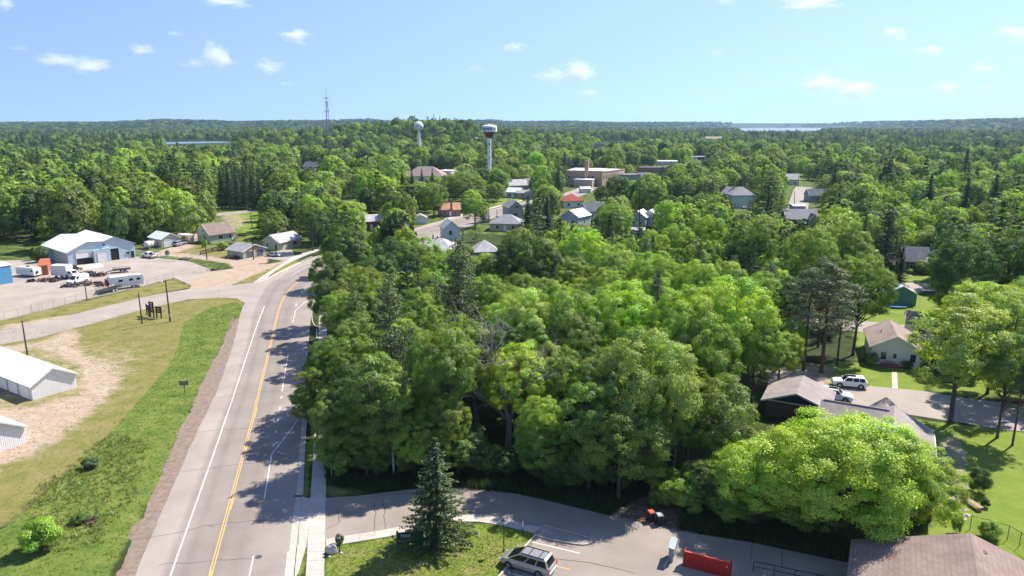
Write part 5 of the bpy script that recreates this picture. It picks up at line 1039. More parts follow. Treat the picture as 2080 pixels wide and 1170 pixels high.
# ================================================================ VEHICLES
def paint(name, c, met=.4): return mat(name, c, .28, met, var=.02, scale=1, spec=.5)
PT = dict(champagne=paint('paint_champagne', (.40, .385, .35), .55), white=paint('paint_car_white', (.78, .78, .78), .0), silver=paint('paint_silver', (.45, .46, .48), .55), navy=paint('paint_navy', (.02, .05, .16), .2), dark=paint('paint_dark', (.03, .03, .035), .2), red=paint('paint_red', (.3, .02, .02), .1))
TYRE = mat('tyre', (.02, .02, .02), .9, var=.1); RIM = mat('rim', (.38, .38, .39), .35, .7, var=.05); CHROME = mat('chrome', (.6, .6, .62), .25, .8); REDL = mat('lamp_red', (.45, .015, .02), .25, spec=.6); CLR = mat('lamp_clear', (.6, .62, .65), .15, spec=.7); BLK = mat('plastic_black', (.03, .03, .032), .6)
CARG = mat('car_glass', (.01, .012, .015), .08, var=.05, spec=.35)
def pane(parent, q, m=CARG, inset=.08, name='window', pr=.008):
    q = [np.array(p, float) for p in q]; c = sum(q) / 4; n_ = np.cross(q[1] - q[0], q[3] - q[0]); n_ /= np.linalg.norm(n_)
    def lerp(s_, t_): return (q[0] * (1 - s_) + q[1] * s_) * (1 - t_) + (q[3] * (1 - s_) + q[2] * s_) * t_
    i = inset; p = [lerp(i, i), lerp(1 - i, i), lerp(1 - i, 1 - i), lerp(i, 1 - i)]
    return MB().loft([[a - n_ * .01 for a in p], [a + n_ * pr for a in p]]).build(name, m, parent)
def wheel(parent, x, y, r, w, rim=RIM):
    s_ = 1 if y > 0 else -1; o_ = MB().tube([(x, y - w / 2, r), (x, y - w * .4, r), (x, y + w * .4, r), (x, y + w / 2, r)], [r * .9, r, r, r * .9], 20).build('wheel', TYRE, parent)
    mb = MB().tube([(x, y + s_ * (w / 2 - .02), r), (x, y + s_ * (w / 2 + .012), r)], [r * .64, r * .60], 16); mb.build('rim', rim, o_); 
    sp_ = MB()
    for k in range(5): a = k * 2 * pi / 5 + .3; sp_.bar((x + cos(a + .6) * r * .18, y + s_ * (w / 2 + .015), r + sin(a + .6) * r * .18), (x + cos(a + .6) * r * .52, y + s_ * (w / 2 + .015), r + sin(a + .6) * r * .52), .05, .012)
    sp_.build('spoke', BLK, o_); return o_
def car(label, x, y, hd, kind='suv', color='white', name='parked_car', cat='car', rack=False, sunroof=False, roofm=None):
    K = dict(minivan=(5.1, 1.96, 1.74, 1.02, [(-2.55, .42, .98, .86), (-2.48, .30, 1.04, .95), (-1.2, .24, 1.04, .98), (.6, .24, 1.02, .98), (1.45, .24, .98, .97), (2.1, .26, .86, .93), (2.45, .30, .72, .82), (2.55, .38, .60, .70)], (-2.45, 1.85, .90, -2.1, .5, .73), (1.55, -1.48), .34, [(.04, .30), (.32, .58), (.60, .96)]),
             suv=(5.0, 2.0, 1.78, 1.12, [(-2.5, .5, 1.0, .88), (-2.42, .36, 1.12, .96), (-1.2, .30, 1.14, 1.0), (.8, .30, 1.12, 1.0), (1.2, .30, 1.10, .99), (2.0, .32, 1.04, .95), (2.4, .36, .92, .88), (2.5, .45, .75, .80)], (-2.35, 1.15, .92, -2.0, .45, .74), (1.5, -1.5), .39, [(.05, .30), (.33, .60), (.63, .95)]),
             sedan=(4.7, 1.82, 1.45, .92, [(-2.35, .45, .85, .80), (-2.25, .30, .95, .88), (-1.5, .24, .98, .91), (.6, .24, .94, .91), (1.1, .24, .90, .90), (1.9, .26, .80, .86), (2.25, .30, .66, .78), (2.35, .4, .55, .66)], (-1.9, 1.15, .84, -1.05, .35, .64), (1.4, -1.35), .32, [(.12, .46), (.50, .86)]),
             van=(5.6, 2.0, 2.1, 1.15, [(-2.8, .5, 1.1, .94), (-2.74, .35, 1.16, .98), (-1.2, .3, 1.16, 1.0), (1.2, .3, 1.14, 1.0), (1.7, .3, 1.12, .98), (2.4, .32, 1.0, .93), (2.75, .4, .8, .84)], (-2.72, 1.8, .95, -2.66, 1.0, .82), (1.8, -1.7), .36, [(.74, .93)]),
             pickup=(5.8, 2.0, 1.85, 1.12, [(-2.9, .5, 1.05, .92), (-2.85, .38, 1.1, .97), (-.6, .34, 1.1, 1.0), (1.3, .34, 1.12, 1.0), (2.3, .36, 1.08, .96), (2.75, .42, .98, .9), (2.9, .5, .8, .82)], (-.85, 1.45, .92, -.6, .75, .74), (1.8, -1.75), .4, [(.08, .48), (.52, .92)]))[kind]
    L, Wd, Ht, belt, stt, gh, ax_, wr, wins = K; root = thing(name, label, cat, (x, y, hz(x, y)), hd); body = PT[color]
    rings = []
    for sx, zb, zt_, hw in stt:
        zm = zb + (zt_ - zb) * .55; rings.append([(sx, -hw * .92, zb), (sx, -hw, zb + .10), (sx, -hw, zm), (sx, -hw * .985, zt_ - .09), (sx, -hw * .90, zt_), (sx, 0, zt_ + .03), (sx, hw * .90, zt_), (sx, hw * .985, zt_ - .09), (sx, hw, zm), (sx, hw, zb + .10), (sx, hw * .92, zb)])
    MB().loft(rings).build('body', body, root, False)
    xr, xf, hb, xrt, xft, ht = gh; z0_ = belt - .08; z1_ = Ht - .07
    bt = [(xr, -hb, z0_), (xf, -hb, z0_), (xf, hb, z0_), (xr, hb, z0_)]; tp = [(xrt, -ht, z1_), (xft, -ht, z1_), (xft, ht, z1_), (xrt, ht, z1_)]; cr = [(xrt + .15, -ht * .8, Ht), (xft - .15, -ht * .8, Ht), (xft - .15, ht * .8, Ht), (xrt + .15, ht * .8, Ht)]
    MB().loft([bt, tp, cr]).build('cabin', body, root)
    pane(root, [bt[1], bt[2], tp[2], tp[1]], inset=.06, name='windscreen'); pane(root, [bt[3], bt[0], tp[0], tp[3]], inset=.09, name='rear_window') if kind != 'van' else None
    for sgn in (0, 1):
        b0, b1, t0_, t1_ = (bt[0], bt[1], tp[0], tp[1]) if sgn == 0 else (bt[3], bt[2], tp[3], tp[2]); b0, b1, t0_, t1_ = map(np.array, (b0, b1, t0_, t1_))
        for (s0, s1) in wins:
            q = [b0 + (b1 - b0) * s0, b0 + (b1 - b0) * s1, t0_ + (t1_ - t0_) * s1, t0_ + (t1_ - t0_) * s0]
            q = [q[0] * .86 + q[3] * .14, q[1] * .86 + q[2] * .14, q[2] * .88 + q[1] * .12, q[3] * .88 + q[0] * .12]
            if sgn: q = [q[1], q[0], q[3], q[2]]
            pane(root, q, inset=.015, name='side_window')
    hw = Wd / 2
    for axx in ax_:
        for sy in (-1, 1):
            MB().tube([(axx, sy * (hw - .22), wr * 1.02), (axx, sy * (hw + .002), wr * 1.02)], [wr * 1.2, wr * 1.2], 20).build('wheel_arch', BLK, root); wheel(root, axx, sy * (hw - .09), wr, .22)
    e = stt[-1]; r_ = stt[0]
    for sy in (-1, 1):
        MB().box(L / 2 - .16, sy * (e[3] - .02), e[2] - .02, .28, .3, .17).build('headlight', CLR, root); MB().box(-L / 2 + .07, sy * (r_[3] - .06), r_[2] - .12, .16, .26, .34).build('tail_light', REDL, root)
        MB().box(xf - .25, sy * (hb + .16), belt + .06, .16, .26, .16).build('mirror', body, root)
    MB().box(L / 2 - .03, 0, e[1] + .08, .14, e[3] * 1.7, .16).build('bumper', body if kind in ('minivan', 'sedan') else BLK, root); MB().box(-L / 2 + .02, 0, r_[1] + .08, .16, r_[3] * 1.8, .18).build('bumper', CHROME if kind == 'minivan' else BLK, root)
    MB().box(L / 2 - .04, 0, e[2] - .08, .1, e[3] * 1.1, .12).build('grille', BLK, root)
    if kind == 'pickup': MB().box(-1.88, 0, 1.12, 1.75, 1.6, .06).build('bed', BLK, root)
    if kind != 'van' and kind != 'pickup':
        for sy in (-1, 1): MB().box((stt[2][0] + stt[3][0]) / 2, sy * (hw + .004), .62, 2.0, .02, .05).build('side_moulding', body, root)
    if rack:
        for sy in (-1, 1): MB().bar((xrt + .2, sy * ht * .86, Ht + .03), (xft - .1, sy * ht * .86, Ht + .03), .05).build('roof_rail', BLK, root)
        for xx in (-1.35, -.35): MB().bar((xx, -ht * .86, Ht + .06), (xx, ht * .86, Ht + .06), .05).build('crossbar', BLK, root)
    if sunroof: MB().box(-.2, 0, Ht - .005, 1.3, ht * 1.3, .03).build('sunroof', CARG, root)
    return root
def hd(a, b): return atan2(b[1] - a[1], b[0] - a[0])
def mid2(a, b): return (a[0] + b[0]) / 2, (a[1] + b[1]) / 2
def park(label, wf, wrr, kind, color, side=1, **k):
    """by the feet of the two wheels nearest the camera, front wheel first"""
    a, b = np.array(at(*wf)), np.array(at(*wrr)); h = hd(b, a); n_ = np.array((-sin(h), cos(h))); c = (a + b) / 2
    if n_ @ c < 0: n_ = -n_           # centre lies on the far side of the visible wheels
    c = c + n_ * .92; return car(label, c[0], c[1], h, kind, color, **k)
park('champagne minivan with roof rack parked at the edge of the entrance lawn', (1035.5, 1155), (1092, 1172.5), 'minivan', 'champagne', rack=True)
park('white sport utility car with black sunroof parked on the street verge', (1705, 787), (1748, 791), 'suv', 'white', sunroof=True)
cx_, cy_ = at(1700, 816); car('white car half hidden behind the taupe garage roof', cx_, cy_ + 1, atan2(-.40, .9), 'suv', 'white', sunroof=True)
park('white pickup truck parked alone at the back of the gravel yard', (290, 522.8), (306, 525.6), 'pickup', 'white', name='pickup_truck', cat='pickup truck')
park('silver car parked in front of the beige garage door', (375, 497.5), (362.5, 500.8), 'suv', 'silver')
park('silver saloon car parked beside the pale green cottage', (560, 522), (545.5, 521), 'sedan', 'silver')
park('white cargo van parked among scrap in the gravel yard', (150, 578.5), (178.7, 571.5), 'van', 'white', name='cargo_van', cat='van')
x_, y_ = at(1518, 424); car('white car parked by the mint green house', x_, y_, .1, 'sedan', 'white'); x_, y_ = at(1500, 421); car('dark car left of the white car by the mint green house', x_, y_, .2, 'sedan', 'dark')
for i, (u, v, lb, c_) in enumerate(((1641, 367, 'white car driving on the distant town street', 'white'), (1645, 362, 'dark car farther up the distant town street', 'dark'), (1303, 412, 'silver car between trees right of the brick school', 'silver'), (1502, 345, 'white car parked far off between trees', 'white'), (1140, 352, 'white car by the white tower yard', 'white'), (712, 402, 'white car parked in the wood clearing left of the towers', 'white'))):
    x_, y_ = at(u, v); car(lb, x_, y_, 1.3 if u > 1600 else .1, 'sedan', c_)
x_, y_ = at(1801, 527); car('orange and black truck in the shade beside the slate roofed house', x_, y_, .3, 'pickup', 'red', name='pickup_truck', cat='pickup truck').children[0].data.materials[0] = mat('paint_orange', (.5, .12, .02), .4)
# box truck
a_, b_ = np.array(at(116, 566)), np.array(at(146, 567)); h = hd(a_, b_); c_ = (a_ + b_) / 2; t = thing('box_truck', 'white box truck with tall cargo body in the scrap yard', 'box truck', (c_[0], c_[1] + 1, 0), h)
MB().box(-1.2, 0, 2.2, 4.6, 2.3, 2.6).build('cargo_box', PT['white'], t); MB().box(-1.2, 0, 3.53, 4.64, 2.34, .06).build('roof', TRIM, t)
MB().loft([[(1.2, s * 1.0, z) for s, z in ((-1, .5), (1, .5), (1, 2.2), (-1, 2.2))], [(2.1, s * 1.0, z) for s, z in ((-1, .5), (1, .5), (1, 2.15), (-1, 2.15))], [(2.7, s * .98, z) for s, z in ((-1, .5), (1, .5), (1, 1.35), (-1, 1.35))], [(3.6, s * .9, z) for s, z in ((-1, .5), (1, .5), (1, 1.1), (-1, 1.1))]]).build('cab', PT['white'], t)
pane(t, [(2.7, -.98, 1.35), (2.7, .98, 1.35), (2.1, 1.0, 2.15), (2.1, -1.0, 2.15)], name='windscreen')
for s in (-1, 1): MB().box(1.75, s * 1.005, 1.75, .7, .03, .55).build('side_window', CARG, t)
for xx in (2.8, -2.2):
    for s in (-1, 1): wheel(t, xx, s * .95, .42, .25)
# fifth wheel camper
a_, b_ = np.array(at(222, 592)), np.array(at(290, 583)); h = hd(a_, b_); c_ = (a_ + b_) / 2; t = thing('camper_trailer', 'long white camper trailer parked behind the chain-link fence', 'camper', (c_[0] - .6, c_[1] + 1.2, 0), h); LC_ = float(np.linalg.norm(b_ - a_))
hl = LC_ / 2
MB().loft([[(x, -1.2, z) for x, z in ((-hl + 1.7, .7), (hl, .7), (hl + .15, 2.4), (hl - .2, 3.25), (-hl + .3, 3.3), (-hl - .3, 2.6), (-hl + .1, 1.6), (-hl + 1.6, 1.5))], [(x, 1.2, z) for x, z in ((-hl + 1.7, .7), (hl, .7), (hl + .15, 2.4), (hl - .2, 3.25), (-hl + .3, 3.3), (-hl - .3, 2.6), (-hl + .1, 1.6), (-hl + 1.6, 1.5))]]).build('body', mat('camper_white', (.74, .74, .73), .4, var=.03, scale=.5), t)
MB().box(-hl - .4, 0, 2.0, .5, 2.2, 1.6).build('front_cap', mat('cap_maroon', (.2, .04, .05), .6), t)
for xx, w_ in ((-hl * .35, .9), (hl * .28, .9), (hl * .72, .85)): MB().box(xx, -1.215, 2.25, w_, .04, .55).build('window', CARG, t)
MB().box(0, -1.21, 1.35, LC_ * .8, .02, .05).build('trim_line', BLK, t); MB().box(hl * .02, -1.213, 1.85, .65, .03, 1.75).build('door', TRIM, t)
for xx in (hl * .42, hl * .62):
    for s in (-1, 1): wheel(t, xx, s * 1.0, .36, .22, TRIM)
for xx in (-hl * .5, -.5, hl * .5): MB().box(xx, 0, 3.33, .6, .6, .14).build('roof_vent', TRIM, t)
MB().tube([(hl * .1, -1.0, 3.35), (hl * .7, -1.0, 3.5), (hl * .9, .2, 3.45)], [.06, .06, .06], 5).build('awning_arm', BLK, t)
# trailers
def flat_trailer(label, u0, v0, u1, v1, deck, m=BLK, w=2.3, rails=True):
    a, b = np.array(at(u0, v0)), np.array(at(u1, v1)); h = hd(a, b); L_ = float(np.linalg.norm(b - a)); c = (a + b) / 2; t = thing('flatbed_trailer', label, 'trailer', (c[0], c[1], 0), h)
    MB().box(.3, 0, deck, L_ - .8, w, .16).build('deck', m, t)
    if rails:
        rl = MB()
        for s in (-1, 1):
            rl.bar((-L_ / 2 + .7, s * w / 2, deck + .5), (L_ / 2 - .1, s * w / 2, deck + .5), .07)
            for i in range(6): xx = -L_ / 2 + .7 + (L_ - .8) * i / 5; rl.bar((xx, s * w / 2, deck), (xx, s * w / 2, deck + .5), .06)
        rl.build('side_rail', 'dark_steel', t)
    dr_ = MB(); dr_.bar((-L_ / 2 + .7, -w * .3, deck - .1), (-L_ / 2 - .7, 0, .5), .12).bar((-L_ / 2 + .7, w * .3, deck - .1), (-L_ / 2 - .7, 0, .5), .12); dr_.build('drawbar', 'dark_steel', t)
    for xx in (.2, 1.1):
        for s in (-1, 1): wheel(t, xx, s * (w / 2 + .02), .36, .22, TRIM)
    return t
mat('dark_steel', (.05, .045, .045), .6, .3); mat('rust', (.16, .075, .05), .9, var=.5, scale=3); mat('scrap', (.13, .12, .12), .8, .2, var=.6, scale=3)
flat_trailer('dark flatbed trailer hitched below the white camper trailer', 198, 599, 244, 587, .8, 'dark_steel'); flat_trailer('black utility trailer standing alone in the middle of the yard', 224, 555, 266, 551, .8, BLK)
# shipping container
a_, b_ = np.array(at(77, 560)), np.array(at(103, 557)); h = hd(a_, b_); t = thing('shipping_container', 'orange-red shipping container beside the blue workshop wall', 'container', (a_[0], a_[1], 0), h); RD = siding('container_red', (.42, .12, .06), .28, True, .7, 1.0)
cw, cl, ch = 2.44, 12.2, 2.6; ang = .95
t.rotation_euler = (0, 0, h - .2); MB().box(cw / 2, cl / 2, ch / 2, cw, cl, ch).build('body', RD, t); MB().box(cw / 2, cl / 2, ch + .02, cw - .1, cl - .1, .04).build('roof', RD, t)
for xx in (.62, 1.82): MB().box(xx, -.03, ch / 2, 1.1, .06, 2.4).build('door', RD, t)
for xx in (.35, .95, 1.5, 2.1): MB().cyl(xx, -.09, .2, 2.4, .03, n=6).build('lock_rod', 'dark_steel', t)
# small white camper trailer
a_, b_ = np.array(at(38, 560)), np.array(at(74, 563.5)); h = hd(a_, b_); c_ = (a_ + b_) / 2; t = thing('camper_trailer', 'small white boxy trailer parked before the red container', 'camper', (c_[0], c_[1] + .8, 0), h); hl = float(np.linalg.norm(b_ - a_)) / 2
MB().loft([[(x, -1.1, z) for x, z in ((-hl, .5), (hl, .5), (hl, 2.1), (hl - .3, 2.4), (-hl + .2, 2.4), (-hl, 2.2))], [(x, 1.1, z) for x, z in ((-hl, .5), (hl, .5), (hl, 2.1), (hl - .3, 2.4), (-hl + .2, 2.4), (-hl, 2.2))]]).build('body', 'camper_white', t)
MB().box(0, -.02, 2.46, hl * 1.7, 1.9, .12).build('roof', 'trim_white', t); MB().box(hl - .8, -1.115, 1.7, .5, .04, .55).build('window', CARG, t); MB().box(0, 0, 2.65, .8, .6, .3).build('roof_vent', 'rust', t); MB().box(-.4, -1.11, 1.5, hl * 1.5, .02, .06).build('trim_line', 'dark_steel', t)
for s in (-1, 1): wheel(t, .2, s * 1.0, .34, .22)
MB().tube([(hl + .02, -.2, 1.3), (hl + .16, -.2, 1.3)], [.36, .36], 14).build('spare_wheel', TYRE, t)
# brown camper by the house, covered boats, small far vehicles
a_, b_ = np.array(at(364, 493)), np.array(at(388, 496)); h = hd(a_, b_); c_ = (a_ + b_) / 2; t = thing('camper_trailer', 'tan and brown camper parked between garage and brown roofed house', 'camper', (c_[0], c_[1] + 1, 0), h)
MB().box(0, 0, 1.8, 5.6, 2.2, 2.3).build('body', 'wall_tan', t); MB().box(0, 0, 3.0, 5.7, 2.3, .12).build('roof', TRIM, t); MB().box(.3, -1.12, 2.0, 2.0, .04, .8).build('window', CARG, t); MB().box(0, -1.12, .95, 5.5, .03, .5).build('stripe', 'wall_brown', t)
for s in (-1, 1): wheel(t, 0, s * 1.0, .34, .22)
for i, (u, v, sz) in enumerate(((298, 504, 1.0), (306, 503, .92), (313, 501.5, .85))):
    x_, y_ = at(u, v); t = thing('covered_trailer', ('largest and leftmost white tarpaulin hood beside the beige garage', 'middle white tarpaulin hood beside the beige garage', 'smallest white tarpaulin hood nearest the garage corner')[i], 'covered trailer', (x_, y_ + .8, 0), .25)
    ar = np.linspace(0, pi, 9); MB().loft([[(-.9 * sz, 1.1 * sz * cos(a), .1 + 2.1 * sz * sin(a) ** .7) for a in ar], [(.9 * sz, 1.1 * sz * cos(a), .1 + 2.2 * sz * sin(a) ** .7) for a in ar]]).build('hood', mat('tarp', (.66, .61, .56), .8, var=.1), t, True); MB().bar((-.9 * sz, -1.1 * sz, .15), (.9 * sz, -1.1 * sz, .15), .12).build('frame', 'dark_steel', t)
def junk(label, u, v, w, d, h, n_, seed, mats_=('scrap', 'rust', 'dark_steel'), cat='scrap pile', name='scrap_pile'):
    r = np.random.RandomState(seed); x, y = at(u, v); t = thing(name, label, cat, (x, y, 0), r.uniform(-.3, .3))
    for k, m_ in enumerate(mats_):
        mb = MB()
        for _ in range(n_ // len(mats_)):
            p = r.uniform(-1, 1, 2) * (w / 2, d / 2); z = r.uniform(.05, h) * (1 - .5 * abs(p[0]) / (w / 2))
            if r.rand() < .55: q = np.array((*p, z)); e = r.normal(0, 1, 3); e[2] *= .3; e /= np.linalg.norm(e); mb.bar(q - e * r.uniform(.4, 1.2), q + e * r.uniform(.4, 1.2), r.uniform(.05, .14))
            else: mb.box(p[0], p[1], z * .6, r.uniform(.2, .8), r.uniform(.2, .7), r.uniform(.15, z + .2), r.uniform(0, 3))
        o_ = mb.build(('metal_scrap', 'rusty_scrap', 'dark_scrap', 'blue_scrap')[k % 4], m_, t); o_['kind'] = 'stuff'
    return t
mat('blue_plastic', (.02, .06, .22), .6); mat('red_paint_old', (.25, .05, .04), .8, var=.3)
junk('heap of steel scrap stretched between the white van and the camper', 188, 579, 8.5, 3.2, .9, 90, 1); junk('rusty machinery heap behind the white cargo van', 186, 560, 8, 3.5, 1.5, 80, 2); junk('pile of old machine parts at the workshop corner', 152, 549, 3.4, 2.4, 1.6, 45, 3, ('scrap', 'dark_steel'))
junk('dark scrap heap at the nose of the white cargo van', 140, 583, 3.6, 1.8, 1.0, 40, 4, ('dark_steel', 'scrap')); junk('row of dark engines and wheels before the box truck', 98, 571, 5.5, 2.4, .9, 60, 5, ('dark_steel', 'scrap', 'rust')); junk('dark square scrap crates left of the row of engines', 67, 572, 2.2, 1.6, 1.0, 20, 6, ('dark_steel',))
junk('blue drums and machine parts beside the box truck', 138, 566, 3.6, 2.0, 1.3, 36, 7, ('blue_plastic', 'dark_steel')); junk('pale tank and blue frames behind the cargo van', 158, 560, 3, 2, 1.5, 24, 8, ('scrap', 'blue_plastic')); junk('low pile of boards and sheets by the yard fence', 376, 527, 4.2, 1.6, .7, 24, 9, ('scrap', 'dark_steel'))
junk('small wood and iron heap beside the old double garage', 476, 525, 4.5, 1.6, 1.1, 30, 10, ('red_paint_old', 'dark_steel')); junk('old red implement near the tarpaulin hoods', 290, 508, 3.6, 1.8, 1.1, 24, 11, ('red_paint_old', 'dark_steel')); junk('branch and stone heap at the end of the yard fence', 433, 549, 2.6, 1.2, .5, 20, 12, ('rust', 'scrap'))
junk('brushwood heap in the tall roadside grass', 172, 1062, 1.9, .7, .25, 26, 13, ('rust', 'dark_steel'), 'brushwood', 'brushwood_heap')
for u, v, lb in ((1181, 378, 'white enclosed trailer parked below the school chimney'), (1197, 379, 'second white enclosed trailer right of the school trailer')):
    x_, y_ = at(u, v); t = thing('cargo_trailer', lb, 'trailer', (x_, y_, 0), .1); MB().box(0, 0, 1.7, 6, 2.3, 2.4).build('body', 'camper_white', t); MB().box(0, 0, 2.95, 6.1, 2.4, .1).build('roof', TRIM, t); [wheel(t, 0, s * 1.05, .4, .25) for s in (-1, 1)]
for u, v, lb in ((1813, 624, 'blue canoe lying on the lawn before the teal cabin'), (1824, 627, 'second blue canoe nearest the brown roofed house')):
    x_, y_ = at(u, v); t = thing('canoe', lb, 'canoe', (x_, y_, 0), -.15); n9 = np.linspace(-1, 1, 11)
    MB().loft([[(2.0 * s, -.42 * (1 - s * s) ** .7 - .01, .42 + .12 * s * s), (2.0 * s, -.25 * (1 - s * s) ** .7, .1), (2.0 * s, .25 * (1 - s * s) ** .7, .1), (2.0 * s, .42 * (1 - s * s) ** .7 + .01, .42 + .12 * s * s)] for s in n9]).build('hull', mat('canoe_blue', (.03, .22, .42), .4), t)
    MB().bar((-1.7, 0, .5), (1.7, 0, .5), .05).build('keel_rail', TRIM, t)

# ================================================================ STREET FURNITURE
mat('porcelain', (.4, .38, .36), .4); WOODP = mat('pole_wood', (.085, .068, .055), .95, var=.35, scale=3); DKW = mat('sign_wood', (.028, .02, .017), .85, var=.2)
def pole(label, u, v, ut, vt, r=.14, arms=(), lamp=None, box=None, lean=True, cat='utility pole', name='utility_pole'):
    x, y = at(u, v); H_ = zat(vt, y); t = thing(name, label, cat, (x, y, 0)); X_ = (ut - 1040) / FPX * (y * CP - (H_ - HC) * SP) - x if lean else 0
    MB().tube([(0, 0, -.3), (X_ * .5, 0, H_ * .5), (X_, 0, H_)], [r * 1.15, r, r * .75], 9).build('pole', WOODP, t)
    for dz, L_, a in arms: MB().bar((X_ - L_ / 2 * cos(a), -L_ / 2 * sin(a), H_ - dz), (X_ + L_ / 2 * cos(a), L_ / 2 * sin(a), H_ - dz), .12).build('crossarm', WOODP, t)
    if arms:
        for dz, L_, a in arms:
            for k in (-.45, -.2, .2, .45): MB().cyl(X_ + L_ * k * cos(a), L_ * k * sin(a), H_ - dz, H_ - dz + .28, .05, n=6).build('insulator', mat('porcelain', (.4, .38, .36), .4), t)
    if lamp: MB().bar((X_, 0, H_ - .3), (X_ + lamp, -.6, H_ - .1), .06).build('lamp_arm', 'dark_steel', t); MB().lathe([(.02, .12), (.2, .05), (.24, -.15), (.1, -.25)], 10).build('lamp_head', CLR, t).location = (X_ + lamp, -.6, H_ - .15)
    if box: MB().box(.22, -.1, box, .35, .3, .8).build('meter_box', 'porcelain', t)
    return t, np.array((x + X_, y, H_))
pole('slim dark pole with white meter box and small lamp on the mown island', 346, 654, 336, 569, .15, lamp=-.5, box=1.3)
_, pA = pole('bare leaning wooden pole beside the dark sign boards', 289, 658, 281, 594, .13)
_, pB = pole('bare wooden pole between the side road and the white storage sheds', 56, 723, 44.5, 651, .13)
pole('dark pole rising from the chain-link fence by the scrap heap', 176.5, 607.5, 170, 562, .11)
pole('pale pole standing behind the blue workshop roof', 243, 505, 238, 459, .14)
pole('dark pole on the gravel track before the brown roofed house', 420.5, 527, 415, 475, .15)
pole('dark pole at the corner of the old double garage', 515, 528, 513, 491, .14)
pole('pole beside the forest clearing road left of the green cottage', 512.5, 464, 509, 431, .14)
pole('pole in front of the tall green maple by the main road', 1009, 462, 1009.5, 425, .14); pole('pole left of the tall green maple at the far kerb', 993, 452, 993, 412, .14)
pole('tall pole with crossarm in front of the brick school', 1222, 388, 1221, 347, .16, [(.8, 2.2, 0)]); pole('pole rising through the trees by the white metal roofs', 1300, 495, 1298.5, 375, .17, [(1.5, 2.4, .2), (3.2, 2.4, .2)])
_, pC = pole('wooden pole with two crossarms and transformers at the right edge', 2046, 650, 2053, 572, .2, [(.7, 2.4, .4), (3.4, 2.6, .4)]); _, pD = pole('thin pole beside the street seen through the town trees', 1613, 425, 1614, 388, .15)
pole('small pole beside the far street lawn', 1622, 380, 1622.5, 352, .15)
for i, (z_, s_) in enumerate(((-1.7, -.35), (-2.2, .38))): MB().cyl(0, 0, 0, .9, .24, n=10).build('transformer', mat('transformer_grey', (.4, .42, .44), .5, .2), bpy.data.objects['utility_pole.012' if 'utility_pole.012' in bpy.data.objects else 'utility_pole']).location = (pC[0] - at(2046, 650)[0] + s_, -.1, pC[2] + z_ - .5)
def wire(label, a, b, sag=.8, r=.022):
    a, b = np.array(a), np.array(b); pts = [a + (b - a) * t - np.array((0, 0, sag * 4 * t * (1 - t))) for t in np.linspace(0, 1, 14)]
    return tag(MB().tube(pts, [r] * 14, 4, False).build('power_line', mat('wire', (.2, .2, .2), .6)), label, 'power line')
pL = np.array((-80, 240, 16.)); q1 = np.array(((1640 - 1040) / FPX * 170, 185, 10.5))
for k, (dz, dx) in enumerate(((.5, -1.0), (.5, 1.0), (-2.6, -1.1))): wire(('upper left', 'upper right', 'lower')[k] + ' wire running left from the pole with two crossarms', pC + (dx, 0, dz - .3), q1 + (dx, 40, dz), 1.2)
wire('pale service wire sloping down from the pole with two crossarms', pC + (0, 0, -3.6), (np.array((*at(1975, 650), 4.0))), .5, .03)
# chain-link fence round the yard
FM = mat('galvanised', (.38, .38, .38), .5, .5)
def chain(label, pts, h=1.9, gap=3.0, rail=True, mesh=True, m=FM, name='chainlink_fence', cat='fence', mm=None, pr=.03):
    P_ = [np.array(p) for p in pts]; o0 = P_[0]; t = thing(name, label, cat, (o0[0], o0[1], 0)); ms = MB(); rl = MB()
    for a, b in zip(P_[:-1], P_[1:]):
        L_ = np.linalg.norm(b - a); n_ = max(1, round(L_ / gap))
        for i in range(n_): p = a + (b - a) * i / n_ - o0; MB().cyl(p[0], p[1], -.1, h + .06, pr, n=6).build('post', m, t)
        if rail: rl.bar((*(a - o0), h), (*(b - o0), h), .04)
        if mesh:
            n2 = int(L_ / .3); dd = (b - a) / L_
            for i in range(n2):
                p = a - o0 + dd * i * .3
                for s in (1, -1):
                    q = p + dd * h * .6 * s
                    ms.bar((*p, .05), (*q, h), .009, .009)
    p = P_[-1] - o0; MB().cyl(p[0], p[1], -.1, h + .06, pr, n=6).build('post', m, t)
    if rail: rl.build('top_rail', m, t)
    if mesh: o_ = ms.build('wire_mesh', mm or FM, t); o_['kind'] = 'stuff'
    return t
chain('grey chain-link fence along the front of the gravel yard', P((-30, 658), (10, 650), (64, 637), (110, 627), (177, 607.7), (240, 593), (300, 579.5), (352, 565.5)), 1.8, 3.2)
chain('chain-link fence between the gravel yard and the gravel track', P((275, 517), (310, 521), (360, 526), (420, 532), (466, 533)), 1.6, 3.0)
t = chain('open chain-link gate frame at the yard entrance', P((394, 557), (433, 549)), 1.7, 2.2)
chain('chain-link gate leaf standing at the left end of the yard fence', P((66, 636), (80, 633), (86, 631)), 2.0, 1.0)
chain('fine green net fence curving behind the near brown roof', P((1970, 1075), (2010, 1085), (2046, 1096), (2070, 1110), (2105, 1138)), 1.5, 2.6, True, True, mat('net_green', (.03, .05, .03), .8), 'net_fence', 'fence', MATS['net_green'])
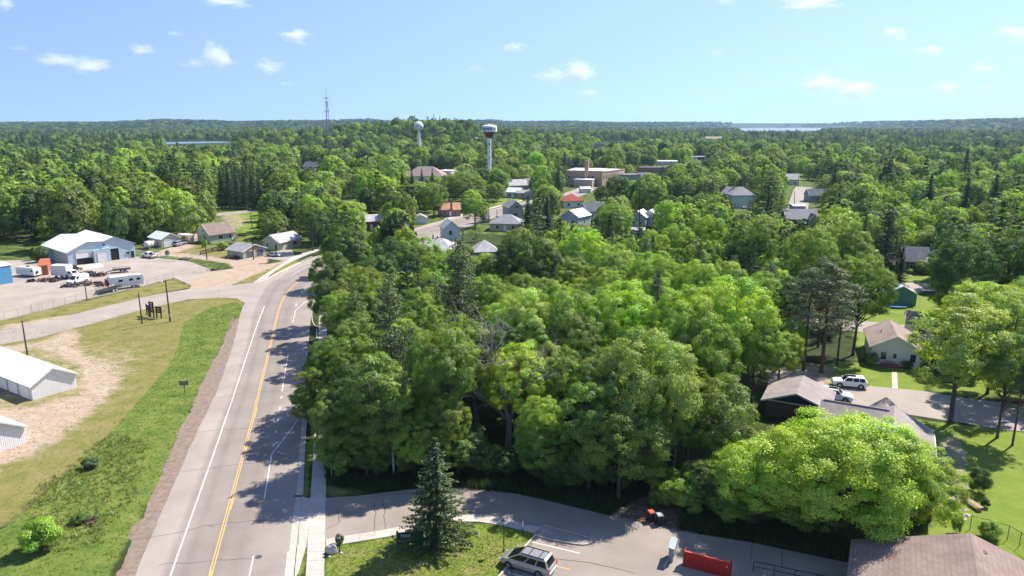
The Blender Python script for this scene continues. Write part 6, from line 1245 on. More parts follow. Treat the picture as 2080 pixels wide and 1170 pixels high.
# dark board fence
def boards(label, pts, h, m, gap=2.4, rails=(.35, .8, 1.2), name='board_fence'):
    P_ = [np.array(p) for p in pts]; o0 = P_[0]; t = thing(name, label, 'fence', (o0[0], o0[1], 0))
    for a, b in zip(P_[:-1], P_[1:]):
        L_ = np.linalg.norm(b - a); n_ = max(1, round(L_ / gap))
        for i in range(n_ + 1): p = a + (b - a) * i / n_ - o0; MB().box(p[0], p[1], h / 2, .14, .14, h + .1).build('post', m, t)
        for z in rails: MB().bar((*(a - o0), z), (*(b - o0), z), .05, .26).build('board', m, t)
    return t
boards('dark horizontal board fence in front of the brown roofed house', P((407, 518), (432, 512), (452, 508), (470, 501)), 1.35, DKW); boards('low dark board fence between the old garage and the cottage', P((500, 493), (520, 488), (536, 486)), 1.3, DKW); boards('brown deck railing right of the brown roofed house', P((477, 489), (484, 482), (499, 483)), 1.1, mat('deck_brown', (.2, .11, .08), .9), 1.5, (.5, .75, 1.0), 'deck_railing')
# dark wooden notice boards on the island
def noticeboard(label, u0, v0, u1, v1, vt, nb, zlo):
    a, b = np.array(at(u0, v0)), np.array(at(u1, v1)); h = hd(a, b); w = float(np.linalg.norm(b - a)); H_ = zat(vt, a[1]); t = thing('sign_board', label, 'sign', (a[0], a[1], 0), h)
    for x in (0, w): MB().box(x, 0, H_ / 2, .2, .2, H_).build('post', DKW, t)
    for i in range(nb): z = zlo + (H_ - zlo) * (i + .5) / nb; MB().box(w / 2 + .08, 0, z, w + .35, .1, (H_ - zlo) / nb * .72).build('board', DKW, t)
noticeboard('narrow dark wooden sign seen edge on, leftmost of three', 299, 640, 303, 643, 617, 2, 1.2); noticeboard('tallest dark wooden sign with stacked boards, middle of three', 306, 644, 313, 645.5, 612, 5, 1.1); noticeboard('short dark wooden sign with three boards, rightmost of three', 319, 646, 328, 647, 622, 3, 1.1)
# highway sign seen from behind
x_, y_ = at(376, 800); t = thing('road_sign', 'grey back of a wide road sign in the ditch grass', 'road sign', (x_, y_, 0), .15); MB().box(0, 0, .9, .08, .08, 1.9).build('post', 'dark_steel', t)
for s in (-.34, .34): MB().box(s, -.05, 1.75, .63, .03, .72).build('sign_plate', mat('sign_back', (.2, .2, .22), .5, .4), t)
for i, (u, v, h_, lb) in enumerate(((446, 604, 2.0, 'white marker post on the point of the mown island'), (674, 972, 1.3, 'thin white marker post at the edge of the wood'), (385, 586, 1.0, 'short dark post at the yard entrance'), (644, 500, 1.2, 'small white post by the bend'), (526, 529, 1.0, 'white bollard beside the old double garage'))):
    x_, y_ = at(u, v); t = thing('marker_post', lb, 'post', (x_, y_, 0)); MB().box(0, 0, h_ / 2, .07, .07, h_).build('post', TRIM if i != 2 else DKW, t)
    if i in (0,): MB().box(0, -.04, h_ - .2, .14, .02, .4).build('plate', TRIM, t)
# blue round sign
x_, y_ = at(757, 976); zc_ = zat(931, y_); t = thing('round_sign', 'round blue sign with white rim and mark on a pole by the wood', 'sign', (x_, y_, 0)); MB().cyl(0, 0, 0, zc_ + .2, .035, n=6).build('pole', 'dark_steel', t)
def disc(r, y, m, nm): MB().tube([(0, y, zc_), (0, y - .03, zc_)], [r, r], 24).build(nm, m, t)
disc(.36, -.03, mat('sign_rim', (.35, .42, .6), .5), 'rim'); disc(.30, -.062, mat('sign_blue', (.02, .10, .42), .45), 'face'); MB().box(0, -.10, zc_ + .02, .06, .02, .24).build('mark', TRIM, t); MB().box(.0, -.10, zc_ - .14, .09, .02, .05).build('mark', TRIM, t)
# lamp posts
def postlamp(label, u, v, vt):
    x, y = at(u, v); H_ = zat(vt, y); t = thing('lamp_post', label, 'lamp post', (x, y, 0)); MB().tube([(0, 0, 0), (0, 0, H_ - .4)], [.05, .04], 8).build('pole', 'dark_steel', t); MB().cyl(0, 0, 0, .12, .1, n=8).build('base', 'dark_steel', t)
    MB().lathe([(.05, H_ - .42), (.17, H_ - .38), (.15, H_ - .08)], 8).build('lamp_glass', CLR, t); 
    for a in (0, pi / 2, pi, 1.5 * pi): MB().bar((.16 * cos(a), .16 * sin(a), H_ - .4), (.16 * cos(a), .16 * sin(a), H_ - .05), .03).build('lamp_bar', 'dark_steel', t)
    MB().lathe([(.24, H_ - .08), (.06, H_ + .05), (.01, H_ + .08)], 10).build('lamp_cap', 'dark_steel', t)
postlamp('black lamp post on the lawn beside the parked minivan', 1023.5, 1119, 1056); postlamp('black lamp post beside the white boulder at the drive corner', 690, 1121, 1086)
def rock(label, u, v, sx, sy, sz, m, seed, name='boulder'):
    r = np.random.RandomState(seed); x, y = at(u, v); bm_ = MB(); n1, n2 = 9, 12; R = []
    for i in range(n1 + 1):
        a = -pi / 2 + pi * i / n1; rr = cos(a); R.append([(sx * rr * cos(b) * (1 + .14 * sin(3 * b + seed + i * .4)) * r.uniform(.94, 1.06), sy * rr * sin(b) * r.uniform(.94, 1.06), sz * .4 + sz * sin(a) * (1 + .12 * cos(2 * b + seed))) for b in np.linspace(0, 2 * pi, n2, endpoint=False)])
    o_ = bm_.loft(R).build(name, m); o_.location = (x, y, 0); return tag(o_, label, 'boulder')
STN = mat('stone_pale', (.46, .43, .39), .9, var=.3, scale=4, bump=.4)
rock('large pale boulder beside the lamp post at the drive corner', 675, 1122, .55, .45, .62, STN, 1); rock('small white stone on the grass by the sidewalk', 669, 1132, .16, .13, .1, STN, 2); rock('small pale stone at the foot of the lamp post', 693, 1124, .16, .14, .1, STN, 3)
# entrance sign
a_, b_ = np.array(at(808, 1112)), np.array(at(866, 1108)); h = hd(a_, b_); w = float(np.linalg.norm(b_ - a_)); t = thing('entrance_sign', 'dark green entrance sign with pale letters half hidden by the spruce', 'sign', (a_[0], a_[1], 0), h)
for x in (0, w): MB().box(x, 0, .85, .2, .2, 1.75).build('post', mat('post_grey', (.10, .095, .085), .9), t)
MB().box(w / 2, 0, .95, w - .2, .09, 1.15).build('board', mat('sign_green', (.015, .045, .03), .6), t); MB().box(w / 2, -.052, .68, w - .3, .02, .42).build('panel', mat('sign_green2', (.012, .12, .055), .5), t)
MB().bar((.1, 0, 1.54), (w - .1, 0, 1.66), .12, .05).build('cap', 'post_grey', t); LT = mat('letter_pale', (.48, .47, .36), .7)
lettering('TERR', lambda x, y: (.78 + x, -.06, 1.2 + y), t, .44, LT); MB().tube([(.22, -.07, .72), (.22, -.09, .72)], [.08, .08], 12).build('emblem', LT, t)
MB().box(.75, -.075, .66, .6, .02, .05).build('small_print', LT, t)
# upright marker at footpath
x_, y_ = at(1062, 1086); t = thing('marker_post', 'white topped marker post at the lawn corner by the island', 'post', (x_, y_, 0)); MB().box(0, 0, .5, .05, .05, 1.0).build('post', 'dark_steel', t); MB().box(0, -.02, 1.15, .1, .03, .55).build('plate', TRIM, t)
# cluster mail boxes
x_, y_ = at(1362, 1146); t = thing('mailbox_cluster', 'pale blue-grey metal mailbox cluster on a post beside the red enclosure', 'mailbox', (x_, y_, 0), radians(68)); MBX = mat('mailbox_grey', (.22, .27, .31), .45, .3, var=.06)
for sx in (.35, 1.5): MB().box(sx, 0, .4, .14, .3, .8).build('post', MBX, t)
for i in range(3): MB().box(.3 + i * .62, 0, 1.15, .6, .46, .85).build('mailbox_unit', MBX, t)
for i in range(3):
    for j in range(3): MB().box(.3 + i * .62, -.24, .88 + j * .27, .5, .015, .22).build('mailbox_door', mat('mailbox_door', (.27, .32, .36), .4, .3), t)
MB().slab([(-.05, -.3, 1.62), (1.9, -.3, 1.62), (1.9, .32, 1.7), (-.05, .32, 1.7)], .05).build('top', MBX, t)
# red timber enclosure
RED = mat('enclosure_red', (.34, .022, .012), .75, var=.18, scale=2.5); a_, b_ = np.array(at(1388, 1150)), np.array(at(1482, 1175)); h = hd(a_, b_); w = float(np.linalg.norm(b_ - a_)); H_ = 1.55
t = thing('bin_enclosure', 'bright red timber board enclosure in the parking area', 'enclosure', (a_[0], a_[1], 0), h); nb = 15
for i in range(nb): MB().box(w * (i + .5) / nb, 0, H_ / 2 + random.uniform(-.01, .01), w / nb - .012, .045, H_).build('board', RED, t)
MB().box(w / 2, .02, H_ + .03, w + .08, .2, .06).build('cap', mat('enclosure_cap', (.5, .06, .03), .6), t)
for x in (0, w):
    MB().box(x, .04, H_ / 2 + .06, .12, .12, H_ + .14).build('post', RED, t)
    for i in range(2): MB().box(x, .35 + i * .32, H_ / 2 - .02, .045, .3, H_ + .02).build('board', RED, t)
MB().box(w * .93, -.04, 1.1, .12, .02, .08).build('plate', TRIM, t)
# wheeled bins
def bin_(label, u, v, body, lid, rz):
    x, y = at(u, v); t = thing('wheeled_bin', label, 'wheeled bin', (x, y, 0), rz); rg = lambda s_, z: [(-.30 * s_, -.34 * s_, z), (.30 * s_, -.34 * s_, z), (.30 * s_, .34 * s_, z), (-.30 * s_, .34 * s_, z)]
    MB().loft([rg(.78, .08), rg(1.0, 1.0)]).build('body', body, t); MB().loft([rg(1.08, 1.0), rg(1.08, 1.05), rg(.9, 1.13)]).build('lid', lid, t); MB().bar((-.26, .38, .98), (.26, .38, .98), .05).build('handle', BLK, t)
    for s in (-.27, .27): MB().tube([(s - .03, .3, .12), (s + .03, .3, .12)], [.13, .13], 10).build('wheel', TYRE, t)
bin_('black wheeled bin with orange-red lid at the end of the track', 1322, 1058, BLK, mat('lid_orange', (.55, .10, .03), .5), .3); bin_('black wheeled bin with pale grey lid at the end of the track', 1339, 1064, BLK, mat('lid_grey', (.35, .38, .4), .45), .2)
# black pipe railing
a_, b_, c_ = (np.array(at(*p)) for p in ((1530, 1160), (1640, 1183), (1700, 1196))); t = thing('pipe_railing', 'black two rail pipe railing in front of the brown roof', 'railing', (a_[0], a_[1], 0)); d_ = (c_ - a_); rr = MB()
for i in range(5): p = d_ * i / 4; MB().bar((p[0], p[1], 0), (p[0], p[1], 1.0), .06).build('post', BLK, t)
for z in (.5, 1.0): MB().bar((0, 0, z), (d_[0], d_[1], z), .055).build('rail', BLK, t)
# garden bench table and stepping stones on the right lawn
x_, y_ = at(1975, 1028); t = thing('garden_bench', 'weathered reddish bench beside the round shrub on the lawn', 'bench', (x_, y_, 0), radians(97)); BR_ = mat('bench_wood', (.36, .22, .17), .85, var=.15)
for i in range(4): MB().box(0, -.24 + i * .16, .46, 2.4, .14, .04).build('slat', BR_, t)
for sx in (-1.0, 1.0): MB().box(sx, 0, .22, .1, .55, .44).build('leg', BR_, t)
rs = np.random.RandomState(4); root = bpy.data.objects.new('stone_path', None); COL.objects.link(root); tag(root, kind='structure')
for i in range(44):
    u, v = [(1916, 925), (1925, 970), (1940, 1010), (1958, 1035)][i % 4]; u += rs.uniform(-9, 9); v += rs.uniform(-20, 20); x, y = at(u, v); n_ = rs.randint(5, 8); R = rs.uniform(.18, .38)
    MB().slab([(x + R * cos(2 * pi * k / n_ + .3) * rs.uniform(.8, 1.2), y + R * sin(2 * pi * k / n_ + .3) * rs.uniform(.8, 1.2), .035) for k in range(n_)], .05).build('stone', mat('flagstone', (.34, .31, .26), .9, var=.2), root)
tag(MB().bar((*at(1903, 921), .15), (*at(1918, 924), .1), .08).build('downspout', TRIM), 'white downspout lying across the paving by the long building', 'downspout')
pavement('house_path', ((1908, 925), (1914, 950), (1922, 975)), ((1920, 923), (1927, 950), (1934, 975)), 1.2, .03, CONC2)
x_, y_ = at(1974, 868); 
# playing field structure and small far details
x_, y_ = at(522, 476); t = thing('person_post', None, None, (x_, y_, 0)); bpy.data.objects.remove(t)

# ================================================================ FILLER TREES (after the buildings: they stay clear of them)
ROADC = np.array([(p + q) / 2 for p, q in zip(Lr, Rr)]); TOWN = [at(1620, 400), at(1628, 370), at(1640, 352), at(1600, 430)]
def onroad(x, y, m=8):
    return np.min(np.hypot(ROADC[:, 0] - x, ROADC[:, 1] - y)) < (m + 5 if y < 225 else 6) or any(math.hypot(x - a, y - b) < 12 for a, b in TOWN)
WOOD = P((668, 990), (700, 985), (760, 1000), (900, 985), (1128, 1012), (1240, 1040), (1330, 985), (1400, 1060), (1700, 1120), (1600, 900), (1530, 830), (1560, 730), (1620, 700), (1600, 600), (1560, 540), (1300, 520), (1000, 540), (760, 540), (690, 590), (672, 700), (668, 900))
grid = {}
def near_other(x, y, m):
    gx_, gy_ = int(x // 12), int(y // 12)
    for i in range(gx_ - 1, gx_ + 2):
        for j in range(gy_ - 1, gy_ + 2):
            for a, b, r in grid.get((i, j), ()):
                if math.hypot(a - x, b - y) < m * .5 + r: return True
    return False
def addg(x, y, r): grid.setdefault((int(x // 12), int(y // 12)), []).append((x, y, r))
for t in TREES: addg(t['x'], t['y'], t['D'] * .28)
cand = []; rf = np.random.RandomState(21)
# wooded lot: understorey between the placed trees
for _ in range(4000):
    x = rf.uniform(-30, 60); y = rf.uniform(64, 190)
    if not inpoly(x, y, WOOD): continue
    H = rf.uniform(9, 14); D = rf.uniform(7, 10)
    if near_other(x, y, D * .55) or blocked(x, y, H, D) or onroad(x, y, 6): continue
    if any(math.hypot(x - a, y - b) < r + D * .4 for a, b, r in BUILT): continue
    addg(x, y, D * .28); cand.append((math.hypot(x, y), x, y, H, D, 'near'))
def patch(x, y, s, k): return math.sin(x / s + k) * math.cos(y / s * 1.3 + k * 2.1) + .5 * math.sin((x + y) / s * 2.3 + k)
N_TRY = 108000
for _ in range(N_TRY):
    d = 118 * math.exp(rf.uniform(0, math.log(3300 / 118))); th = rf.uniform(-.80, .80); x, y = d * sin(th), d * cos(th)
    if d < 190 and x < 46: 
        if not (x < -45 and d > 175 and False): continue
    U = 1040 + FPX * x / y
    if d < 600 and onroad(x, y, 4): continue
    D = rf.normal(13.4, 3.0); H = D * .6 + rf.normal(5.0, 1.8) * (1 + .5 * min(1, d / 2500)); H = min(max(H, 7), 20); D = max(D, 7)
    if U < 520 and d < 600: H += 2.5
    u_, v_ = px(x, y, hz(x, y))
    if near_other(x, y, D * (.62 + .5 * min(1, d / 1500))): continue
    if any(math.hypot(x - a, y - b) < r * .85 + D * .3 for a, b, r in BUILT): continue
    if inpoly(x, y, LAKE1) or inpoly(x, y, LAKE2) or blocked(x, y, H, D): continue
    town = 1000 < U < 1900 and d < 700
    if town and rf.rand() < .12: continue
    addg(x, y, D * .28); cand.append((d, x, y, H, D, 'mid'))
cand.sort(key=lambda c: c[0])
print('trees placed', len(TREES), 'filler', len(cand))
NIND = 215; mid = []; FAR = []
for i, (d, x, y, H, D, w) in enumerate(cand):
    U = 1040 + FPX * x / y; q = rf.rand(); pc = patch(x, y, 70 if d < 700 else 200, 1.0)
    con = .13 + .35 * (pc > .85) + (.1 if U > 1500 else 0) + (.55 if (440 < U < 560 and 320 < d < 480) else 0)
    pt = patch(x, y, 38, 3.0); 
    if d > 900: con += .16
    if q < con:
        kd = 'spruce' if rf.rand() < .6 else 'pine'; tn = rf.choice(['k', 'd', 'p', 'b'], p=[.35, .2, .3, .15]); D *= .66 if kd == 'spruce' else .85; H *= 1.2
    else:
        kd = 'aspen' if rf.rand() < (.1 + .25 * (U < 500)) else 'maple'
        tn = rf.choice(['y', 'g', 'd', 'o', 'l', 'r', 'w'], p=np.array([.30 + .1 * (pt > .4), .26, .18, .10, .14, .003, .03]) / (1.013 + .1 * (pt > .4)))
        if kd == 'aspen': D *= .75; H *= 1.08
    if i < NIND or w == 'near':
        kk = kd if d < 165 else {'maple': 'maple_mid', 'aspen': 'aspen_mid', 'spruce': 'spruce_mid', 'pine': 'pine_mid'}[kd]
        if kk == 'pine': kk = 'white_pine'
        if kk == 'aspen' and w != 'near': kk = 'ash'
        tree(kk, x, y, H, D, tn, None)
    else: FAR.append((x, y, H, D, tn, kd, d))

# ---- the rest as one woodland: tree meshes instanced on points
def woodland(name, rows, label):
    KK = ['maple', 'aspen', 'spruce', 'pine']; HH = {'maple': (12.5, 14.4), 'aspen': (16, 9.4), 'spruce': (16, 7), 'pine': (19, 10)}
    coll = bpy.data.collections.new('woodland_kinds'); idx = {}; n_ = 0
    for k in KK:
        idx[k] = []
        for cm, _, _, _ in WOODM[k]:
            o = bpy.data.objects.new('%03d_%s' % (n_, k), cm); coll.objects.link(o); idx[k].append(n_); n_ += 1
    N = len(rows); co_ = np.zeros((N, 3), np.float32); sc = np.zeros((N, 3), np.float32); rot = np.zeros((N, 3), np.float32); ii = np.zeros(N, np.int32); tint = np.ones((N, 4), np.float32)
    Z = height(np.array([r[0] for r in rows]), np.array([r[1] for r in rows]))
    for i, (x, y, H, D, tn, kd, d) in enumerate(rows):
        co_[i] = (x, y, Z[i] - .3); h0, d0 = HH[kd]; sc[i] = (D / d0, D / d0, H / h0); rot[i, 2] = rf.uniform(0, 6.28); ii[i] = idx[kd][rf.randint(len(idx[kd]))]
        tint[i, :3] = np.array(TONES[tn]) * rf.uniform(.72, 1.2) * (.82 if d > 1200 else 1) * (1 + rf.normal(0, .05, 3))
    me = bpy.data.meshes.new(name); me.vertices.add(N); me.vertices.foreach_set('co', co_.ravel())
    for nm, ty, arr, key in (('scl', 'FLOAT_VECTOR', sc, 'vector'), ('rot', 'FLOAT_VECTOR', rot, 'vector'), ('idx', 'INT', ii, 'value'), ('tint', 'FLOAT_COLOR', tint, 'color')):
        a = me.attributes.new(nm, ty, 'POINT'); a.data.foreach_set(key, arr.ravel())
    o = bpy.data.objects.new(name, me); COL.objects.link(o); me.materials.append(LEAFI)
    g = bpy.data.node_groups.new(name, 'GeometryNodeTree'); g.interface.new_socket('Geometry', in_out='INPUT', socket_type='NodeSocketGeometry'); g.interface.new_socket('Geometry', in_out='OUTPUT', socket_type='NodeSocketGeometry')
    n = g.nodes; l = g.links; gi = n.new('NodeGroupInput'); go = n.new('NodeGroupOutput'); ci = n.new('GeometryNodeCollectionInfo'); ci.inputs['Collection'].default_value = coll
    ci.inputs['Separate Children'].default_value = True; ci.inputs['Reset Children'].default_value = True
    ip = n.new('GeometryNodeInstanceOnPoints'); ip.inputs['Pick Instance'].default_value = True; mp = n.new('GeometryNodeMeshToPoints')
    l.new(gi.outputs[0], mp.inputs[0]); l.new(mp.outputs[0], ip.inputs['Points']); l.new(ci.outputs[0], ip.inputs['Instance'])
    def na(nm, ty, sock):
        a = n.new('GeometryNodeInputNamedAttribute'); a.data_type = ty; a.inputs['Name'].default_value = nm; l.new(a.outputs['Attribute'], ip.inputs[sock])
    na('idx', 'INT', 'Instance Index'); na('rot', 'FLOAT_VECTOR', 'Rotation'); na('scl', 'FLOAT_VECTOR', 'Scale')
    l.new(ip.outputs[0], go.inputs[0]); md = o.modifiers.new('grow', 'NODES'); md.node_group = g
    return tag(o, label, 'woodland', None, 'stuff')
def wm(seeds, f):
    R_ = []
    for s in seeds: V, h, v, X = f(s); R_.append((np_mesh('far_tree', V, 4, LEAFI, (h, v)), None, 0, 0))
    return R_
WOODM = dict(maple=wm((201, 202, 203), lambda s: broad(s, 12.5, 6.6, .3, 18, 8, 34, .6, lop=.2, tr=.98)), aspen=wm((211,), lambda s: broad(s, 16, 4.2, .6, 15, 7, 26, .6, lop=.3)),
             spruce=wm((221,), lambda s: conifer(s, 16, 3.5, .6, 13, 6, .7, .95, gap=.1, tuft=4, wd=.35)), pine=wm((231,), lambda s: whitepine(s, 19, 4.8, 2.5, 1.0, 6, .9, 7, 13)))
a_ = [r for r in FAR if r[6] < 800]; b_ = [r for r in FAR if r[6] >= 800]
woodland('woodland', a_, 'tree crowns filling the town beyond the nearer individual trees')
for _ in range(15000):      # far ridges, coarser
    d = 2600 * math.exp(rf.uniform(0, math.log(7000 / 2600))); th = rf.uniform(-.66, .66); x, y = d * sin(th), d * cos(th)
    if inpoly(x, y, LAKE2) or blocked(x, y, 18, 30): continue
    b_.append((x, y, rf.uniform(11, 19), rf.uniform(22, 40), rf.choice(['g', 'd', 'y', 'k', 'b'], p=[.35, .25, .12, .13, .15]), rf.choice(['maple', 'maple', 'pine']), d))
woodland('distant_forest', b_, 'forest canopy covering the far plain and low ridges to the horizon')

# understory and grass
def tufts(name, poly, n, hgt, wdt, cols, seed, label, rej=None):
    r = np.random.RandomState(seed); poly = list(poly); P_ = np.array(poly); pts = []
    while len(pts) < n:
        x, y = r.uniform(P_[:, 0].min(), P_[:, 0].max()), r.uniform(P_[:, 1].min(), P_[:, 1].max())
        if inpoly(x, y, poly) and (rej is None or not rej(x, y)): pts.append((x, y))
    c = np.array(pts); k = 5; C = np.repeat(c, k, 0) + r.normal(0, wdt * 1.2, (n * k, 2)); a = r.uniform(0, 2 * pi, n * k); h = hgt * r.uniform(.5, 1.4, n * k) * np.repeat(np.clip(r.normal(1, .35, n), .3, 2), k)
    dx, dy = np.cos(a) * wdt / 2, np.sin(a) * wdt / 2; l0 = r.normal(0, .35, (n * k, 2)) * h[:, None]
    V = np.stack([np.stack([C[:, 0] - dx, C[:, 1] - dy, np.zeros(n * k)], 1), np.stack([C[:, 0] + dx, C[:, 1] + dy, np.zeros(n * k)], 1), np.stack([C[:, 0] + l0[:, 0], C[:, 1] + l0[:, 1], h], 1)], 1).reshape(-1, 3)
    me = np_mesh(name, V, 3, LEAF, (np.clip(.5 + r.normal(0, .015, n * k), .4, .6), np.clip(r.normal(1, .25, n * k), .5, 1.6)))
    o = bpy.data.objects.new(name, me); COL.objects.link(o); o.color = (*cols, 1); return tag(o, label, None, None, 'stuff')
tufts('tall_grass', LUSH[0][0], 6000, .10, .07, (.13, .20, .03), 1, 'tall green grass in the roadside ditch')
tufts('tall_grass', P((60, 1000), (230, 880), (300, 900), (280, 1000), (200, 1100), (60, 1140)), 900, .3, .12, (.22, .24, .08), 2, 'straw coloured grass mixed into the ditch')
tufts('undergrowth', P((664, 985), (760, 1000), (900, 985), (1128, 1012), (1245, 1045), (1240, 960), (1100, 930), (900, 900), (668, 880)), 9000, .6, .16, (.045, .085, .016), 3, 'dark leafy undergrowth at the foot of the wood')
tufts('undergrowth', P((1380, 1075), (1530, 1095), (1725, 1140), (1730, 1110), (1600, 1040), (1400, 1020)), 6000, .7, .16, (.05, .09, .018), 4, 'dark leafy undergrowth below the large oak')
tufts('lawn_grass', LAWN[0][0], 9000, .07, .05, (.17, .22, .04), 5, 'short mown grass on the entrance lawn')
tufts('leaf_litter', P((1256, 1050), (1290, 1020), (1360, 1000), (1400, 1080), (1340, 1072)), 2500, .04, .12, (.22, .13, .07), 6, 'dry brown leaf litter beside the wheeled bins')

tufts('dry_grass', DRY[0][0], 9000, .07, .06, (.22, .22, .07), 8, 'short half dry grass on the mown island')
# ---- labels: each tree is told apart by colour, kind and the nearest landmark
LM = [(994, 300, 'the maroon water tower'), (850, 270, 'the round white water tower'), (663, 240, 'the radio mast'), (1200, 358, 'the brick school'), (1166, 402, 'the red hipped roof'),
      (165, 505, 'the blue workshop'), (325, 487, 'the beige garage'), (430, 475, 'the brown roof'), (500, 507, 'the old double garage'), (570, 490, 'the pale green cottage'), (757, 452, 'the red barn'),
      (915, 420, 'the orange roof'), (1025, 450, 'the grey hipped bungalow'), (1155, 435, 'the light blue house'), (1305, 448, 'the white metal roofs'), (1510, 402, 'the mint green house'),
      (1625, 440, 'the dark navy house'), (1640, 380, 'the town street'), (1858, 528, 'the slate roofed house'), (1832, 596, 'the teal cabin'), (1816, 705, 'the cream bungalow'), (1620, 800, 'the brown garage'), (1030, 830, 'the dead tree'),
      (880, 500, 'the half hidden grey roof'), (757, 931, 'the blue round sign'), (885, 1010, 'the lone spruce'), (1328, 1045, 'the wheeled bins'), (1435, 1145, 'the red enclosure'), (1880, 1120, 'the brown shingled roof'),
      (632, 560, 'the road bend'), (655, 700, 'the roadside sidewalk'), (930, 600, 'the big white pine'), (788, 660, 'the slim white pine'), (1090, 880, 'the leaning dead tree'), (1340, 930, 'the dark gap in the wood'), (1660, 660, 'the red pine group'), (1500, 1060, 'the edge of the shaded lot'), (1420, 320, 'the white shop'), (1588, 262, 'the right-hand lake'), (345, 291, 'the left-hand lake'), (2045, 600, 'the crossarm pole'), (627, 337, 'the grey villa'), (862, 350, 'the mansion'), (1967, 820, 'the lawn street')]
used = {}
for t in sorted(TREES, key=lambda t: -t['size']):
    if t['label']: continue
    k = min(range(len(LM)), key=lambda i: math.hypot((LM[i][0] - t['u']), (LM[i][1] - t['vc']) * 1.3)); du, dv = t['u'] - LM[k][0], t['vc'] - LM[k][1]
    far_ = math.hypot(du, dv) > 45
    if abs(du) > abs(dv) * 1.1: rel = ('right of' if du > 0 else 'left of')
    else: rel = ('in front of' if dv > 0 else 'behind')
    if far_: rel = 'well ' + rel if rel[0] in 'rl' else 'far ' + rel if rel == 'behind' else 'some way ' + rel
    kn = {'maple_tree': 'broadleaf tree', 'ash_tree': 'loose crowned tree', 'oak_tree': 'spreading oak', 'aspen_tree': 'slender tree', 'spruce_tree': 'spruce', 'white_pine_tree': 'white pine', 'red_pine_tree': 'red pine', 'bush': 'bush', 'broadleaf_shrub': 'leafy shrub', 'willow_tree': 'willow'}[KNAME[t['kind']]]
    sz = 'tall ' if t['H'] > 16.5 else 'low ' if t['H'] < 10.5 else ''
    s_ = '%s%s %s %s %s' % (sz, TNAME[t['tone']], kn, rel, LM[k][2])
    if kn == 'leafy shrub': s_ = s_.replace('low ', '')
    if len(s_.split()) > 13: s_ = s_.replace('some way in front', 'in front').replace('well ', '').replace('far behind', 'behind').replace('tall ', '').replace('low ', '', 1)
    used.setdefault(s_, []).append(t)
ORD = ['', 'second ', 'third ', 'fourth ', 'fifth ', 'sixth ', 'seventh ', 'eighth ', 'ninth ', 'tenth ', 'eleventh ', 'twelfth ', 'thirteenth ', 'fourteenth ', 'fifteenth ', 'sixteenth ', 'seventeenth ', 'eighteenth ', 'nineteenth ', 'twentieth ']
for s_, L in used.items():
    L.sort(key=lambda t: t['u'])
    for i, t in enumerate(L):
        t['o']['label'] = s_ + (', %sfrom left' % (ORD[min(i, 19)] if i else 'first ') if len(L) > 1 else ''); t['o']['group'] = 'trees of the wooded lot and the town'

# ================================================================ CLOUDS (far beyond the haze, small fair weather puffs)
CLOUDM = bpy.data.materials.new('cloud'); CLOUDM.use_nodes = True; n = CLOUDM.node_tree.nodes; l = CLOUDM.node_tree.links; n.remove(n['Principled BSDF'])
pv = n.new('ShaderNodeVolumePrincipled'); pv.inputs['Color'].default_value = (1, 1, 1, 1); pv.inputs['Anisotropy'].default_value = .0
tc = n.new('ShaderNodeTexCoord'); oi = n.new('ShaderNodeObjectInfo')
ln = n.new('ShaderNodeVectorMath'); ln.operation = 'LENGTH'; l.new(tc.outputs['Object'], ln.inputs[0])
no = n.new('ShaderNodeTexNoise'); no.noise_dimensions = '4D'; no.inputs['Scale'].default_value = 1.5; no.inputs['Detail'].default_value = 5; no.inputs['Roughness'].default_value = .62; l.new(tc.outputs['Object'], no.inputs['Vector'])
rn = n.new('ShaderNodeMath'); rn.operation = 'MULTIPLY'; rn.inputs[1].default_value = 40; l.new(oi.outputs['Random'], rn.inputs[0]); l.new(rn.outputs[0], no.inputs['W'])
a1 = n.new('ShaderNodeMath'); a1.operation = 'MULTIPLY_ADD'; a1.inputs[1].default_value = 2.6; a1.inputs[2].default_value = -.62; l.new(no.outputs['Fac'], a1.inputs[0])
a2 = n.new('ShaderNodeMath'); a2.operation = 'SUBTRACT'; l.new(a1.outputs[0], a2.inputs[0]); l.new(ln.outputs['Value'], a2.inputs[1])
sc_ = n.new('ShaderNodeSeparateColor'); l.new(oi.outputs['Color'], sc_.inputs[0])
a3 = n.new('ShaderNodeMath'); a3.operation = 'MULTIPLY'; l.new(a2.outputs[0], a3.inputs[0]); l.new(sc_.outputs[0], a3.inputs[1])
a4 = n.new('ShaderNodeMath'); a4.operation = 'MAXIMUM'; a4.inputs[1].default_value = 0; l.new(a3.outputs[0], a4.inputs[0]); a5 = n.new('ShaderNodeMath'); a5.operation = 'MULTIPLY'; a5.inputs[1].default_value = .014
l.new(a4.outputs[0], a5.inputs[0]); l.new(a5.outputs[0], pv.inputs['Density']); l.new(pv.outputs[0], n['Material Output'].inputs['Volume'])
ics = bpy.data.meshes.new('cloud'); import bmesh
bm = bmesh.new(); bmesh.ops.create_icosphere(bm, subdivisions=3, radius=1.0); bm.to_mesh(ics); bm.free(); ics.materials.append(CLOUDM)
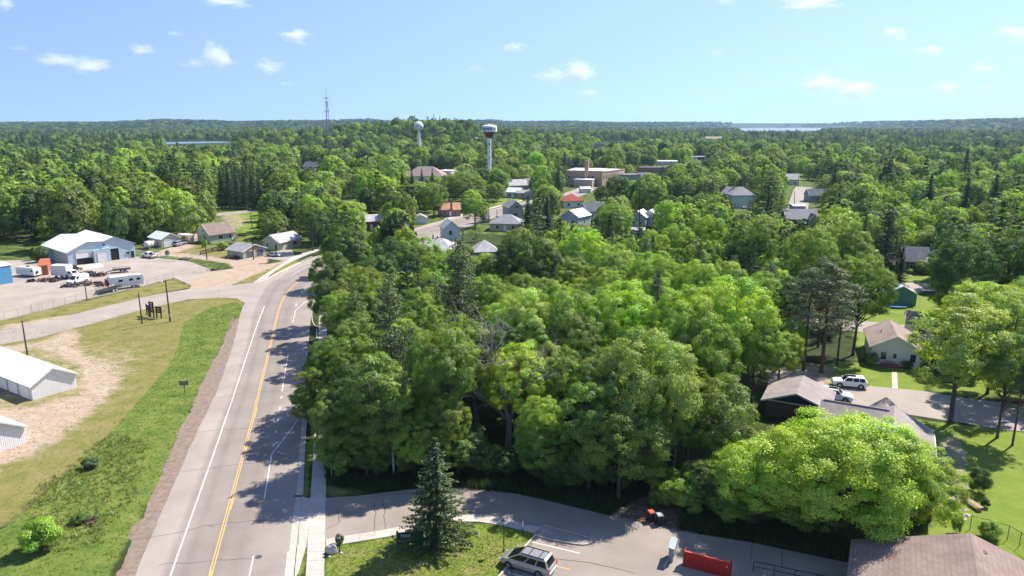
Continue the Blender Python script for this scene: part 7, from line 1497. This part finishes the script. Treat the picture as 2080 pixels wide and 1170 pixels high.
CL = [(598, 74, 34, 15, 1., 'white flat bottomed cloud above and left of the radio mast'), (287, 102, 30, 12, .7, 'small soft cloud second from the left of the cloud row'), (440, 115, 34, 28, 1., 'tall puffy cloud left of the radio mast'), (395, 128, 30, 12, .35, 'faint wisp trailing left of the tall puffy cloud'),
      (120, 122, 44, 16, .6, 'left part of the long cloud at the left'), (180, 134, 50, 18, .6, 'right part of the long cloud at the left'), (549, 134, 30, 15, .9, 'small rounded cloud directly left above the radio mast'), (584, 170, 22, 6, .3, 'faint tiny wisp below the rounded cloud'), (460, 4, 55, 13, .6, 'thin cloud cut by the top edge, left half'),
      (5, 5, 28, 14, .8, 'cloud in the top left corner'), (355, 68, 22, 6, .3, 'faint tiny wisp above the cloud row'), (40, 99, 18, 8, .35, 'faint wisp at the far left'), (1045, 96, 32, 13, .9, 'small bright cloud above the water towers'), (1120, 155, 38, 17, .7, 'left lobe of the cloud right of the water tower'), (1172, 144, 40, 24, .95, 'bright right lobe of the cloud right of the water tower'), (1190, 188, 34, 9, .35, 'faint tail under the cloud right of the water tower'),
      (965, 140, 24, 9, .3, 'faint wisp left above the maroon water tower'), (1645, 6, 66, 14, .9, 'flat cloud cut by the top edge, right half'), (1473, 2, 24, 7, .5, 'small thin cloud at the top edge'), (1817, 70, 27, 17, .85, 'small compact cloud upper right'), (1884, 106, 38, 15, .8, 'flat oval cloud upper right'), (2056, 70, 34, 18, .95, 'bright cloud at the right edge'), (1996, 140, 30, 15, .7, 'small cloud right, below the bright edge cloud'),
      (1670, 168, 44, 22, .7, 'left lobe of the largest right-hand cloud'), (1738, 180, 54, 24, .6, 'right lobe of the largest right-hand cloud'), (1920, 178, 38, 13, .6, 'thin cloud low on the right'), (2010, 178, 20, 9, .5, 'tiny cloud low at the far right'), (1455, 107, 20, 12, .25, 'faint puff in the middle right sky')]
DC = 9000.0
for u, v, ru, rv, dn, lb in CL:
    zc_ = zat(v, DC); dd = DC * CP - (zc_ - HC) * SP; x = (u - 1040) / FPX * dd; s_ = dd / FPX
    o = bpy.data.objects.new('cloud', ics); COL.objects.link(o); o.location = (x, DC, zc_); o.scale = (ru * s_ * 1.25, ru * s_ * .9, rv * s_ * 1.3); o.color = (dn, dn, dn, 1); tag(o, lb, 'cloud', 'small fair weather clouds')
# ================================================================ HAZE
hm = bpy.data.materials.new('haze'); hm.use_nodes = True; n = hm.node_tree.nodes; n.remove(n['Principled BSDF']); pv = n.new('ShaderNodeVolumePrincipled'); pv.inputs['Color'].default_value = (.5, .72, 1, 1); pv.inputs['Density'].default_value = HAZE; pv.inputs['Anisotropy'].default_value = .2
hm.node_tree.links.new(pv.outputs[0], n['Material Output'].inputs['Volume'])
hb = MB().box(0, 3500, 42.5, 18000, 9000, 96).build('haze', hm); tag(hb, 'thin bluish summer haze over the whole plain', None, None, 'stuff')
